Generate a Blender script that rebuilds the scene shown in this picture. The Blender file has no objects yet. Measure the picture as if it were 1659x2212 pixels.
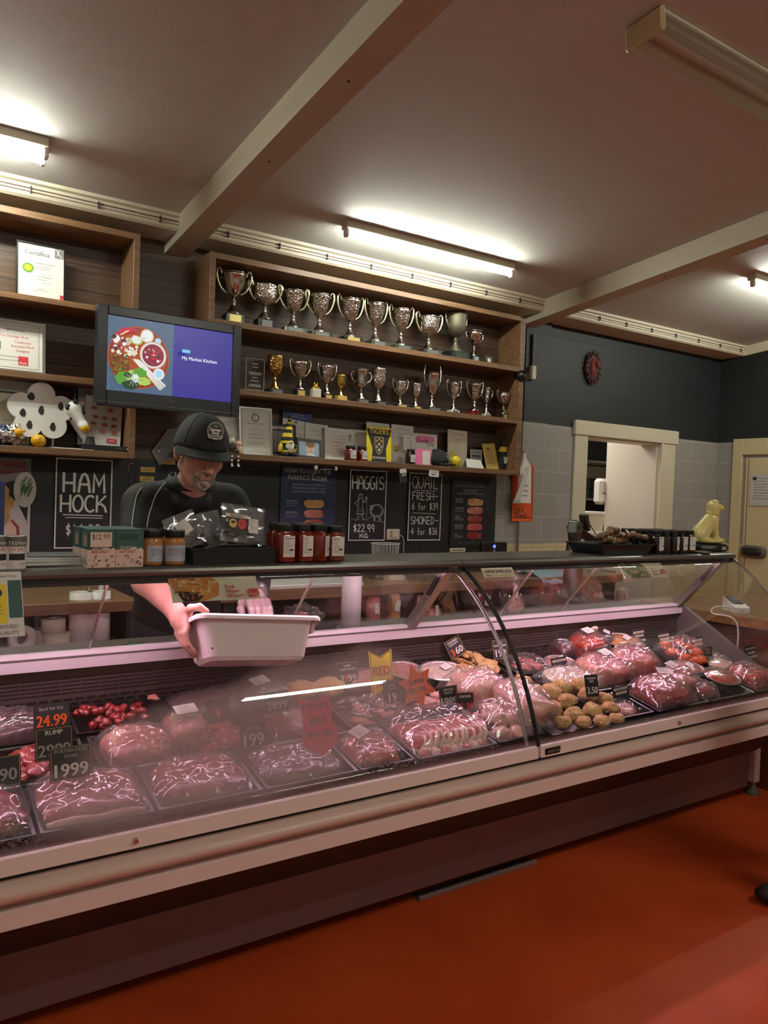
import bpy, math, random
import numpy as np
from mathutils import Vector, Matrix, Euler, noise
PI = math.pi
rnd = random.Random(7)
sc = bpy.context.scene
COL = sc.collection
R = math.radians

# ------------------------------------------------------------------ camera
HC, FPX, IW, IH = 1.45, 1675.0, 1659.0, 2212.0
YAW, PITCH, ROLL = R(33.65), R(-1.4), R(2.0)
_f = Vector((math.sin(YAW)*math.cos(PITCH), math.cos(YAW)*math.cos(PITCH), math.sin(PITCH)))
_r = Vector((math.cos(YAW), -math.sin(YAW), 0)); _u = _r.cross(_f)
CX = _r*math.cos(ROLL)+_u*math.sin(ROLL); CU = -_r*math.sin(ROLL)+_u*math.cos(ROLL)
cd = bpy.data.cameras.new('camera'); cam = bpy.data.objects.new('camera', cd); COL.objects.link(cam)
mw = Matrix.Identity(4)
for i in range(3):
    mw[i][0], mw[i][1], mw[i][2] = CX[i], CU[i], -_f[i]
mw[2][3] = HC
cam.matrix_world = mw
cd.sensor_fit = 'HORIZONTAL'; cd.sensor_width = 36.0; cd.lens = 36.0*FPX/IW
cd.clip_start = 0.05; cd.clip_end = 60
sc.camera = cam

# ------------------------------------------------------------------ world, exposure, light levels
w = bpy.data.worlds.new('world'); sc.world = w; w.use_nodes = True
w.node_tree.nodes['Background'].inputs[0].default_value = (0.55, 0.5, 0.48, 1)
w.node_tree.nodes['Background'].inputs[1].default_value = 0.02
sc.view_settings.view_transform = 'Standard'; sc.view_settings.look = 'None'
sc.view_settings.gamma = 1.0; sc.view_settings.use_curve_mapping = False
sc.view_settings.exposure = 0.3
sc.cycles.use_denoising = True
sc.cycles.max_bounces = 8; sc.cycles.transparent_max_bounces = 24; sc.cycles.diffuse_bounces = 4
sc.cycles.sample_clamp_indirect = 4.0
TUBE_E = 85.0          # fluorescent tubes
TUBE_COL = (0.97, 1.0, 0.88)
CASE_E = 58.0           # pink meat lamps in the case
CASE_COL = (1.0, 0.60, 0.80)
SCREEN_E = 0.75

def ray(u, v):
    return CX*(u-IW/2)-CU*(v-IH/2)+_f*FPX
def at(u, v, Y):            # point of the depth plane y=Y seen at photo pixel (u,v)
    d = ray(u, v); t = Y/d.y; return Vector((d.x*t, Y, HC+d.z*t))
def deckz(y): return .55+.22*(y-1.90)
def deck(u, v, dz=.05):     # point lying dz over the sloping deck of the case
    d = ray(u, v); t = (.55-.22*1.90+dz-HC)/(d.z-.22*d.y); return Vector((d.x*t, d.y*t, HC+d.z*t))

# ------------------------------------------------------------------ materials
def lin(c):
    return tuple(((x/255)/12.92 if x/255 <= .04045 else ((x/255+.055)/1.055)**2.4) for x in c)+(1,)
MATS, SPEC = {}, {}
def MAT(name, col, rough=.5, metal=0, **k): SPEC[name] = (col, rough, metal, k)
def M(name):
    if name in MATS: return MATS[name]
    col, rough, metal, k = SPEC[name]
    m = bpy.data.materials.new(name); m.use_nodes = True
    nt = m.node_tree; N, L = nt.nodes, nt.links
    b = N['Principled BSDF']
    b.inputs['Base Color'].default_value = lin(col)
    b.inputs['Roughness'].default_value = rough; b.inputs['Metallic'].default_value = metal
    if 'spec' in k: b.inputs['Specular IOR Level'].default_value = k['spec']
    if 'coat' in k: b.inputs['Coat Weight'].default_value = k['coat']; b.inputs['Coat Roughness'].default_value = .08
    if 'sss' in k:
        b.inputs['Subsurface Weight'].default_value = k['sss']; b.inputs['Subsurface Radius'].default_value = (.02, .008, .005)
        b.inputs['Subsurface Scale'].default_value = .3
    if 'alpha' in k: b.inputs['Alpha'].default_value = k['alpha']
    if 'emit' in k:
        b.inputs['Emission Color'].default_value = k.get('ecol', lin(col)); b.inputs['Emission Strength'].default_value = k['emit']
    tc = N.new('ShaderNodeTexCoord')
    def noi(scale, det=4, vec=None, stretch=None):
        n = N.new('ShaderNodeTexNoise'); n.inputs['Scale'].default_value = scale; n.inputs['Detail'].default_value = det
        src = vec or tc.outputs['Object']
        if stretch:
            mp = N.new('ShaderNodeMapping'); mp.inputs['Scale'].default_value = stretch; L.new(src, mp.inputs[0]); src = mp.outputs[0]
        L.new(src, n.inputs['Vector']); return n
    def ramp(src, a, b2, ca, cb):
        r = N.new('ShaderNodeValToRGB'); r.color_ramp.elements[0].position = a; r.color_ramp.elements[1].position = b2
        r.color_ramp.elements[0].color = ca; r.color_ramp.elements[1].color = cb; L.new(src, r.inputs[0]); return r
    if 'var' in k:             # (noise scale, second colour, lo, hi, stretch)
        v = k['var']; n = noi(v[0], 5, None, v[4] if len(v) > 4 else None)
        r = ramp(n.outputs['Fac'], v[2], v[3], lin(col), lin(v[1])); L.new(r.outputs[0], b.inputs['Base Color'])
        if 'var2' in k:
            v = k['var2']; n2 = noi(v[0], 3, None, v[4] if len(v) > 4 else None); r2 = ramp(n2.outputs['Fac'], v[2], v[3], (0, 0, 0, 1), (1, 1, 1, 1))
            mx = N.new('ShaderNodeMixRGB'); L.new(r2.outputs[0], mx.inputs[0]); L.new(r.outputs[0], mx.inputs[1]); mx.inputs[2].default_value = lin(v[1])
            L.new(mx.outputs[0], b.inputs['Base Color'])
    if 'bump' in k:
        v = k['bump']; n = noi(v[0], 3, None, v[2] if len(v) > 2 else None); bp = N.new('ShaderNodeBump'); bp.inputs['Strength'].default_value = v[1]
        bp.inputs['Distance'].default_value = .01; L.new(n.outputs['Fac'], bp.inputs['Height']); L.new(bp.outputs[0], b.inputs['Normal'])
    if 'vor' in k:             # embossed cells
        v = k['vor']; n = N.new('ShaderNodeTexVoronoi'); n.inputs['Scale'].default_value = v[0]; L.new(tc.outputs['Object'], n.inputs['Vector'])
        bp = N.new('ShaderNodeBump'); bp.inputs['Strength'].default_value = v[1]; bp.inputs['Distance'].default_value = .004
        L.new(n.outputs['Distance'], bp.inputs['Height']); L.new(bp.outputs[0], b.inputs['Normal'])
    MATS[name] = m; return m
def node_mat(name, fn):
    m = bpy.data.materials.new(name); m.use_nodes = True; fn(m.node_tree, m.node_tree.nodes, m.node_tree.links, m.node_tree.nodes['Principled BSDF'])
    MATS[name] = m; return m
def objc(N, L, order):         # object coordinates shuffled to the wall's own plane
    tc = N.new('ShaderNodeTexCoord'); s = N.new('ShaderNodeSeparateXYZ'); c = N.new('ShaderNodeCombineXYZ')
    L.new(tc.outputs['Object'], s.inputs[0])
    for i, o in enumerate(order): L.new(s.outputs[o], c.inputs[i])
    return c.outputs[0], s
def masonry(name, order):
    def fn(nt, N, L, b):
        vec, s = objc(N, L, order)
        br = N.new('ShaderNodeTexBrick'); br.inputs['Scale'].default_value = 1.0
        br.inputs['Mortar Size'].default_value = .004; br.inputs['Brick Width'].default_value = .40; br.inputs['Row Height'].default_value = .186
        br.inputs['Mortar Smooth'].default_value = .3
        L.new(vec, br.inputs['Vector'])
        def setc(c1, c2, cm):
            br.inputs['Color1'].default_value = lin(c1); br.inputs['Color2'].default_value = lin(c2); br.inputs['Mortar'].default_value = lin(cm)
        setc((158, 154, 148), (150, 147, 142), (178, 174, 166))
        b2 = N.new('ShaderNodeTexBrick'); b2.inputs['Scale'].default_value = 1; b2.inputs['Mortar Size'].default_value = .003
        b2.inputs['Brick Width'].default_value = .40; b2.inputs['Row Height'].default_value = .186
        L.new(vec, b2.inputs['Vector'])
        b2.inputs['Color1'].default_value = lin((33, 37, 38)); b2.inputs['Color2'].default_value = lin((30, 34, 35)); b2.inputs['Mortar'].default_value = lin((44, 48, 48))
        def step(z):
            g = N.new('ShaderNodeMath'); g.operation = 'GREATER_THAN'; L.new(s.outputs[2], g.inputs[0]); g.inputs[1].default_value = z; return g
        mx = N.new('ShaderNodeMixRGB'); L.new(step(2.062).outputs[0], mx.inputs[0]); L.new(br.outputs['Color'], mx.inputs[1]); L.new(b2.outputs['Color'], mx.inputs[2])
        b3 = N.new('ShaderNodeTexBrick'); b3.inputs['Scale'].default_value = 1; b3.inputs['Mortar Size'].default_value = .002; b3.offset = 0
        b3.inputs['Brick Width'].default_value = .15; b3.inputs['Row Height'].default_value = .15; L.new(vec, b3.inputs['Vector'])
        b3.inputs['Color1'].default_value = lin((205, 190, 150)); b3.inputs['Color2'].default_value = lin((200, 186, 148)); b3.inputs['Mortar'].default_value = lin((150, 140, 115))
        my = N.new('ShaderNodeMixRGB'); L.new(step(1.08).outputs[0], my.inputs[0]); L.new(b3.outputs['Color'], my.inputs[1]); L.new(mx.outputs[0], my.inputs[2])
        L.new(my.outputs[0], b.inputs['Base Color']); b.inputs['Roughness'].default_value = .55
        n = N.new('ShaderNodeTexNoise'); n.inputs['Scale'].default_value = 90; tc = N.new('ShaderNodeTexCoord'); L.new(tc.outputs['Object'], n.inputs['Vector'])
        a = N.new('ShaderNodeMath'); a.operation = 'MULTIPLY_ADD'; L.new(n.outputs['Fac'], a.inputs[0]); a.inputs[1].default_value = .25
        inv = N.new('ShaderNodeMath'); inv.operation = 'SUBTRACT'; inv.inputs[0].default_value = 1; L.new(br.outputs['Fac'], inv.inputs[1]); L.new(inv.outputs[0], a.inputs[2])
        bp = N.new('ShaderNodeBump'); bp.inputs['Strength'].default_value = .5; bp.inputs['Distance'].default_value = .006
        L.new(a.outputs[0], bp.inputs['Height']); L.new(bp.outputs[0], b.inputs['Normal'])
    return node_mat(name, fn)
masonry('painted_blocks_back', (0, 2, 1)); masonry('painted_blocks_side', (1, 2, 0))
def planks(nt, N, L, b):
    vec, s = objc(N, L, (0, 2, 1))
    br = N.new('ShaderNodeTexBrick'); br.inputs['Scale'].default_value = 1; br.inputs['Brick Width'].default_value = 2.4; br.inputs['Row Height'].default_value = .14
    br.inputs['Mortar Size'].default_value = .0025; L.new(vec, br.inputs['Vector'])
    br.inputs['Color1'].default_value = (.8, .8, .8, 1); br.inputs['Color2'].default_value = (1.1, 1.1, 1.1, 1); br.inputs['Mortar'].default_value = (.15, .15, .15, 1)
    mp = N.new('ShaderNodeMapping'); mp.inputs['Scale'].default_value = (1.2, 30, 30); L.new(vec, mp.inputs[0])
    n = N.new('ShaderNodeTexNoise'); n.inputs['Scale'].default_value = 2.2; n.inputs['Detail'].default_value = 8; n.inputs['Distortion'].default_value = .6; L.new(mp.outputs[0], n.inputs['Vector'])
    r = N.new('ShaderNodeValToRGB'); r.color_ramp.elements[0].position = .3; r.color_ramp.elements[1].position = .72
    r.color_ramp.elements[0].color = lin((62, 46, 36)); r.color_ramp.elements[1].color = lin((104, 78, 58)); L.new(n.outputs['Fac'], r.inputs[0])
    mx = N.new('ShaderNodeMixRGB'); mx.blend_type = 'MULTIPLY'; mx.inputs[0].default_value = 1; L.new(r.outputs[0], mx.inputs[1]); L.new(br.outputs['Color'], mx.inputs[2])
    L.new(mx.outputs[0], b.inputs['Base Color']); b.inputs['Roughness'].default_value = .42
node_mat('dark_wood_planks', planks)
def glassy(name, alpha_col, refl, rough=.02, fog=None, base=0.0, basecol=(200, 200, 200)):
    # clear sheet: see-through plus a fresnel reflection; optional haze of condensation / film haze
    def fn(nt, N, L, b):
        N.remove(b); out = N['Material Output']
        t = N.new('ShaderNodeBsdfTransparent'); t.inputs[0].default_value = alpha_col
        g = N.new('ShaderNodeBsdfGlossy'); g.inputs['Roughness'].default_value = rough; g.inputs[0].default_value = (1, 1, 1, 1)
        lw = N.new('ShaderNodeLayerWeight'); pw = N.new('ShaderNodeMath'); pw.operation = 'POWER'; pw.inputs[1].default_value = 4.5; L.new(lw.outputs['Facing'], pw.inputs[0])
        mu = N.new('ShaderNodeMath'); mu.operation = 'MULTIPLY_ADD'; mu.use_clamp = True; mu.inputs[1].default_value = .9*min(refl, 1); mu.inputs[2].default_value = .035*refl; L.new(pw.outputs[0], mu.inputs[0])
        m1 = N.new('ShaderNodeMixShader'); L.new(mu.outputs[0], m1.inputs[0])
        src = t.outputs[0]
        if fog or base:
            d = N.new('ShaderNodeBsdfDiffuse'); d.inputs[0].default_value = lin(basecol)
            tr = N.new('ShaderNodeBsdfTranslucent'); tr.inputs[0].default_value = lin(basecol)
            dm = N.new('ShaderNodeMixShader'); dm.inputs[0].default_value = .6; L.new(d.outputs[0], dm.inputs[1]); L.new(tr.outputs[0], dm.inputs[2])
            m2 = N.new('ShaderNodeMixShader'); L.new(src, m2.inputs[1]); L.new(dm.outputs[0], m2.inputs[2])
            if fog: L.new(fog(N, L), m2.inputs[0])
            else: m2.inputs[0].default_value = base
            src = m2.outputs[0]
        L.new(src, m1.inputs[1]); L.new(g.outputs[0], m1.inputs[2]); L.new(m1.outputs[0], out.inputs[0])
    return node_mat(name, fn)
def math_(N, L, op, a, b2=None, clamp=False):
    n = N.new('ShaderNodeMath'); n.operation = op; n.use_clamp = clamp
    for i, x in enumerate((a, b2)):
        if x is None: continue
        if isinstance(x, (int, float)): n.inputs[i].default_value = x
        else: L.new(x, n.inputs[i])
    return n.outputs[0]
def condensation(N, L):        # fogged patch on the lower left of the front pane, with a beaded lower edge
    tc = N.new('ShaderNodeTexCoord'); s = N.new('ShaderNodeSeparateXYZ'); L.new(tc.outputs['Object'], s.inputs[0])
    X, Z = s.outputs[0], s.outputs[2]
    n = N.new('ShaderNodeTexNoise'); n.inputs['Scale'].default_value = 5; n.inputs['Detail'].default_value = 4; L.new(tc.outputs['Object'], n.inputs['Vector'])
    n2 = N.new('ShaderNodeTexNoise'); n2.inputs['Scale'].default_value = 130; n2.inputs['Detail'].default_value = 2; L.new(tc.outputs['Object'], n2.inputs['Vector'])
    nf = math_(N, L, 'SUBTRACT', n.outputs['Fac'], .5)
    # ellipse-like patch centred x=.92 z=.755
    ex = math_(N, L, 'DIVIDE', math_(N, L, 'SUBTRACT', X, .92), .56); ez = math_(N, L, 'DIVIDE', math_(N, L, 'SUBTRACT', Z, math_(N, L, 'ADD', math_(N, L, 'MULTIPLY', X, .14), .625)), .165)
    d = math_(N, L, 'ADD', math_(N, L, 'POWER', math_(N, L, 'ABSOLUTE', ex), 3.0), math_(N, L, 'POWER', math_(N, L, 'ABSOLUTE', ez), 3.0))
    d = math_(N, L, 'ADD', d, math_(N, L, 'MULTIPLY', nf, 1.5))
    f = math_(N, L, 'MULTIPLY', math_(N, L, 'SUBTRACT', 1.25, d, False), 1.3, True)
    f = math_(N, L, 'MULTIPLY', f, .39)
    # damp strip right above the bottom rail
    lo = math_(N, L, 'MULTIPLY', math_(N, L, 'SUBTRACT', .632, Z), 60, True)
    sp = math_(N, L, 'GREATER_THAN', n2.outputs['Fac'], .55)
    lo2 = math_(N, L, 'MULTIPLY', math_(N, L, 'MULTIPLY', math_(N, L, 'SUBTRACT', .67, Z), 40, True), math_(N, L, 'MULTIPLY', sp, .22))
    lo2 = math_(N, L, 'MULTIPLY', lo2, math_(N, L, 'MULTIPLY', math_(N, L, 'SUBTRACT', 1.7, X), 4, True))
    f = math_(N, L, 'MAXIMUM', f, math_(N, L, 'MULTIPLY', lo, .3)); f = math_(N, L, 'MAXIMUM', f, lo2)
    return math_(N, L, 'MINIMUM', f, .9)
glassy('curved_glass', (.96, .97, .96, 1), 1.0, .015, condensation, basecol=(196, 184, 174))
glassy('clear_glass', (.95, .97, .96, 1), .9)
glassy('picture_glass', (1, 1, 1, 1), .5)
glassy('cling_film', (.97, .97, .97, 1), 2.8, .12, None, .12, (235, 225, 228))
glassy('clear_plastic', (.93, .93, .93, 1), 2.2, .10, None, .10, (220, 220, 220))
glassy('hazy_plastic', (.85, .87, .9, 1), 1.5, .2, None, .38, (205, 212, 220))
glassy('lamp_diffuser', (.9, .9, .88, 1), 1.2, .15, None, .55, (190, 178, 160))

MAT('ceiling_paint', (196, 194, 188), .7, bump=(160, .15)); MAT('trim_cream', (208, 200, 176), .45)
MAT('beam_paint', (192, 184, 162), .5); MAT('door_cream', (205, 192, 152), .42); MAT('white_door', (214, 204, 192), .5)
MAT('floor_orange', (200, 78, 32), .5, var=(3.5, (184, 66, 26), .35, .7), var2=(38, (224, 150, 110), .76, .80), bump=(12, .12), spec=.3)
MAT('floor_kitchen', (120, 112, 104), .5); MAT('black_panel', (24, 25, 26), .5, var=(2, (30, 30, 31), .3, .7)); MAT('black_wall', (26, 27, 27), .6)
MAT('shelf_wood', (134, 98, 66), .45, var=(3, (98, 70, 48), .3, .7, (1.5, 18, 18)))
MAT('bench_wood', (148, 112, 80), .4, var=(3, (122, 90, 62), .3, .7, (1.2, 14, 14)))
MAT('counter_wood', (168, 122, 72), .38, var=(3, (138, 92, 52), .3, .7, (1.2, 12, 12))); MAT('red_brown_wood', (122, 66, 38), .45, var=(2, (98, 50, 30), .3, .7, (1.2, 10, 10)))
MAT('steel', (190, 188, 184), .28, 1); MAT('steel_dark', (96, 94, 92), .35, .9); MAT('brushed_steel', (170, 166, 160), .38, 1, bump=(60, .1, (1, 40, 40))); MAT('aluminium', (205, 196, 190), .33, .85)
MAT('case_white', (240, 218, 212), .38); MAT('case_grey', (92, 86, 80), .45); MAT('case_dark', (44, 40, 42), .5); MAT('case_panel', (128, 100, 100), .5)
MAT('bumper_rubber', (218, 188, 176), .36); MAT('black_gap', (10, 9, 9), .5); MAT('case_top', (118, 116, 110), .28, .75)
MAT('vent_metal', (84, 72, 70), .4, .5); MAT('well_lining', (36, 32, 36), .45)
MAT('black_plastic', (18, 18, 20), .33); MAT('black_matte', (22, 22, 23), .6); MAT('dark_grey', (58, 58, 60), .5); MAT('mid_grey', (120, 120, 120), .5)
MAT('white_plastic', (232, 226, 220), .38); MAT('tub_white', (248, 232, 232), .35); MAT('white_paper', (226, 222, 214), .6); MAT('cream_paper', (222, 214, 190), .6); MAT('white', (236, 234, 228), .5)
MAT('paper_grey', (196, 192, 186), .6); MAT('ink', (38, 38, 40), .6); MAT('ink_grey', (128, 126, 124), .6); MAT('ink_light', (168, 166, 162), .6)
MAT('red_ink', (196, 44, 50), .5); MAT('red_sq', (206, 52, 62), .5); MAT('chalk', (232, 232, 228), .8); MAT('board_black', (20, 21, 22), .55)
MAT('navy', (30, 42, 78), .5); MAT('blue_ink', (44, 66, 118), .5); MAT('yellow', (240, 214, 40), .5); MAT('gold', (212, 170, 70), .3, .9); MAT('gold_paper', (206, 176, 92), .5)
MAT('silver', (214, 208, 200), .13, 1); MAT('silver_embossed', (206, 200, 192), .14, 1, vor=(95, .8)); MAT('silver_hammered', (206, 198, 190), .16, 1, vor=(60, .6))
MAT('gold_metal', (214, 180, 92), .2, 1); MAT('gold_embossed', (196, 160, 90), .2, 1, vor=(80, .9)); MAT('pewter', (126, 120, 100), .45, .8)
MAT('handle_cream', (222, 214, 180), .18, .85); MAT('trophy_base', (34, 36, 40), .25); MAT('marble_green', (62, 72, 62), .2, var=(14, (44, 54, 46), .3, .7)); MAT('white_marble', (214, 208, 190), .25)
MAT('red_base', (120, 28, 38), .25); MAT('plaque_gold', (220, 200, 120), .3, .5); MAT('plaque_silver', (120, 122, 118), .35, .6)
MAT('green_enamel', (40, 110, 70), .2, .3)
MAT('tv_plastic', (30, 32, 38), .3); MAT('orange_card', (236, 96, 30), .5); MAT('star_orange', (255, 100, 20), .45, sss=0); MAT('pink_card', (236, 120, 170), .5); MAT('neon_pink', (255, 28, 76), .45)
MAT('terracotta', (176, 98, 60), .4); MAT('leaf_green', (88, 150, 46), .45); MAT('dark_green', (44, 82, 40), .5); MAT('teal_box', (58, 96, 88), .5); MAT('salt_pink', (226, 202, 188), .5)
MAT('sauce_red', (104, 24, 16), .08, coat=.6, var=(18, (132, 36, 22), .3, .7)); MAT('peanut', (178, 122, 68), .2, coat=.6); MAT('jar_dark', (26, 20, 20), .08, coat=.8)
MAT('label_blue', (176, 184, 204), .5); MAT('yellow_fruit', (222, 206, 44), .35); MAT('lemon', (220, 168, 34), .4, bump=(60, .3))
MAT('dog_yellow', (222, 206, 132), .3, coat=.3); MAT('skin', (206, 158, 140), .5, sss=.12, var=(14, (192, 134, 120), .35, .75)); MAT('shirt_black', (17, 19, 20), .75, bump=(120, .2)); MAT('cap_black', (30, 33, 36), .8, bump=(300, .3))
MAT('piping', (190, 188, 180), .5); MAT('beard', (206, 192, 176), .8, var=(55, (138, 104, 82), .42, .66), bump=(240, .9)); MAT('trouser', (30, 32, 38), .8); MAT('shoe', (28, 24, 22), .5)
MAT('eye_white', (220, 214, 206), .2); MAT('iris', (52, 56, 60), .2)
# meats
def meat(name, c1, c2, c3, s1=9, s2=26, lo2=.58, coat=.5, rough=.3, bump=(70, .35)):
    MAT(name, c1, rough, 0, var=(s1, c2, .35, .65), var2=(s2, c3, lo2-.04, lo2+.16, (1, 2.6, 1)), coat=coat, bump=bump, sss=.08)
meat('beef', (150, 34, 36), (104, 20, 24), (216, 160, 146), 10, 40, .62); meat('beef_dark', (84, 26, 28), (52, 16, 20), (150, 90, 84), 8, 30, .66)
meat('rump', (158, 62, 50), (128, 40, 36), (206, 150, 118), 7, 22, .6); meat('mince', (182, 60, 52), (128, 34, 34), (220, 150, 136), 60, 90, .55)
meat('pork', (216, 140, 128), (196, 106, 98), (240, 206, 190), 8, 20, .56); meat('chop_lean', (196, 92, 88), (172, 66, 66), (228, 170, 158), 10, 30, .66)
meat('fat', (232, 200, 178), (226, 190, 172), (220, 160, 140), 12, 30, .7); meat('chicken', (232, 182, 164), (214, 150, 136), (244, 220, 200), 6, 16, .58)
meat('crumbed', (222, 186, 126), (196, 150, 92), (240, 220, 178), 30, 90, .56, .0, .85, (130, .9)); meat('schnitzel', (214, 162, 104), (188, 130, 78), (234, 200, 150), 24, 90, .56, .0, .85, (130, .9))
meat('marinade_red', (188, 44, 20), (146, 24, 14), (236, 132, 50), 14, 40, .6, .9, .15); meat('marinade_orange', (226, 92, 30), (196, 62, 20), (246, 150, 60), 14, 40, .6, .9, .2)
meat('baked', (222, 150, 60), (180, 88, 34), (250, 222, 150), 16, 36, .56, .3, .5); meat('pasta', (226, 200, 130), (206, 170, 96), (244, 232, 196), 24, 60, .5, .3, .5)
meat('coleslaw', (222, 200, 176), (206, 160, 150), (240, 236, 214), 40, 80, .5, .4, .5, (60, 1)); meat('ham', (206, 130, 118), (168, 84, 76), (236, 200, 180), 5, 18, .6)
meat('jerky', (44, 26, 22), (26, 16, 14), (80, 44, 34), 30, 60, .6, .3, .4, (60, 1)); meat('dried_bone', (150, 116, 84), (92, 62, 42), (206, 180, 140), 14, 40, .58, .2, .5, (60, .8))
meat('liver', (96, 28, 34), (66, 18, 24), (140, 70, 70), 6, 30, .7, .9, .12)
MAT('foil', (196, 190, 184), .25, 1, bump=(50, .6)); MAT('tray_black', (20, 18, 22), .28); MAT('pink_board', (220, 100, 110), .4)
MAT('rope_red', (150, 40, 34), .7); MAT('carved_dark', (74, 36, 34), .6); MAT('rail_metal', (222, 212, 214), .34, .25); MAT('blue_cloth', (150, 176, 200), .8); MAT('herb', (96, 110, 70), .7); MAT('rib_dish', (70, 58, 56), .4, vor=(60, .5))
for nm, e, c in (('tube_glow', TUBE_E, TUBE_COL), ('case_glow', CASE_E, CASE_COL)):
    MAT(nm, (255, 255, 255), .5, emit=e, ecol=(*c, 1))
for nm, c in (('scr_purple', (58, 48, 148)), ('scr_white', (236, 240, 246)), ('scr_slate', (78, 100, 128)), ('scr_orange', (172, 74, 34)), ('scr_tan', (206, 176, 146)), ('scr_green', (90, 160, 50)),
              ('scr_dkgreen', (34, 64, 32)), ('scr_red', (200, 24, 50)), ('scr_crimson', (140, 26, 60)), ('scr_cyan', (50, 180, 220)), ('scr_cream', (232, 226, 200)), ('scr_brown', (84, 36, 30)), ('scr_lime', (176, 208, 96)), ('scr_cyan_l', (170, 222, 240))):
    MAT(nm, (10, 10, 12), .3, emit=SCREEN_E, ecol=lin(c))
MAT('led_blue', (20, 20, 80), .4, emit=4.0, ecol=(.05, .08, 1, 1)); MAT('led_red', (80, 10, 10), .4, emit=2, ecol=(1, .1, .1, 1))

# ------------------------------------------------------------------ mesh builder
def T(x=0, y=0, z=0, rx=0, ry=0, rz=0, s=None):
    m = Matrix.Translation((x, y, z)) @ Euler((rx, ry, rz)).to_matrix().to_4x4()
    if s is not None:
        s = (s, s, s) if isinstance(s, (int, float)) else s
        m = m @ Matrix.Diagonal((*s, 1))
    return m
_txt = {}
def text_mesh(s):
    if s in _txt: return _txt[s]
    cu = bpy.data.curves.new('t', 'FONT'); cu.body = s; cu.size = 1; cu.resolution_u = 2; cu.fill_mode = 'FRONT'
    o = bpy.data.objects.new('t', cu); COL.objects.link(o)
    dg = bpy.context.evaluated_depsgraph_get(); me = bpy.data.meshes.new_from_object(o.evaluated_get(dg))
    V = [tuple(v.co) for v in me.vertices]; F = [tuple(p.vertices) for p in me.polygons]
    bpy.data.objects.remove(o); bpy.data.curves.remove(cu); bpy.data.meshes.remove(me)
    _txt[s] = (V, F); return V, F
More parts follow.
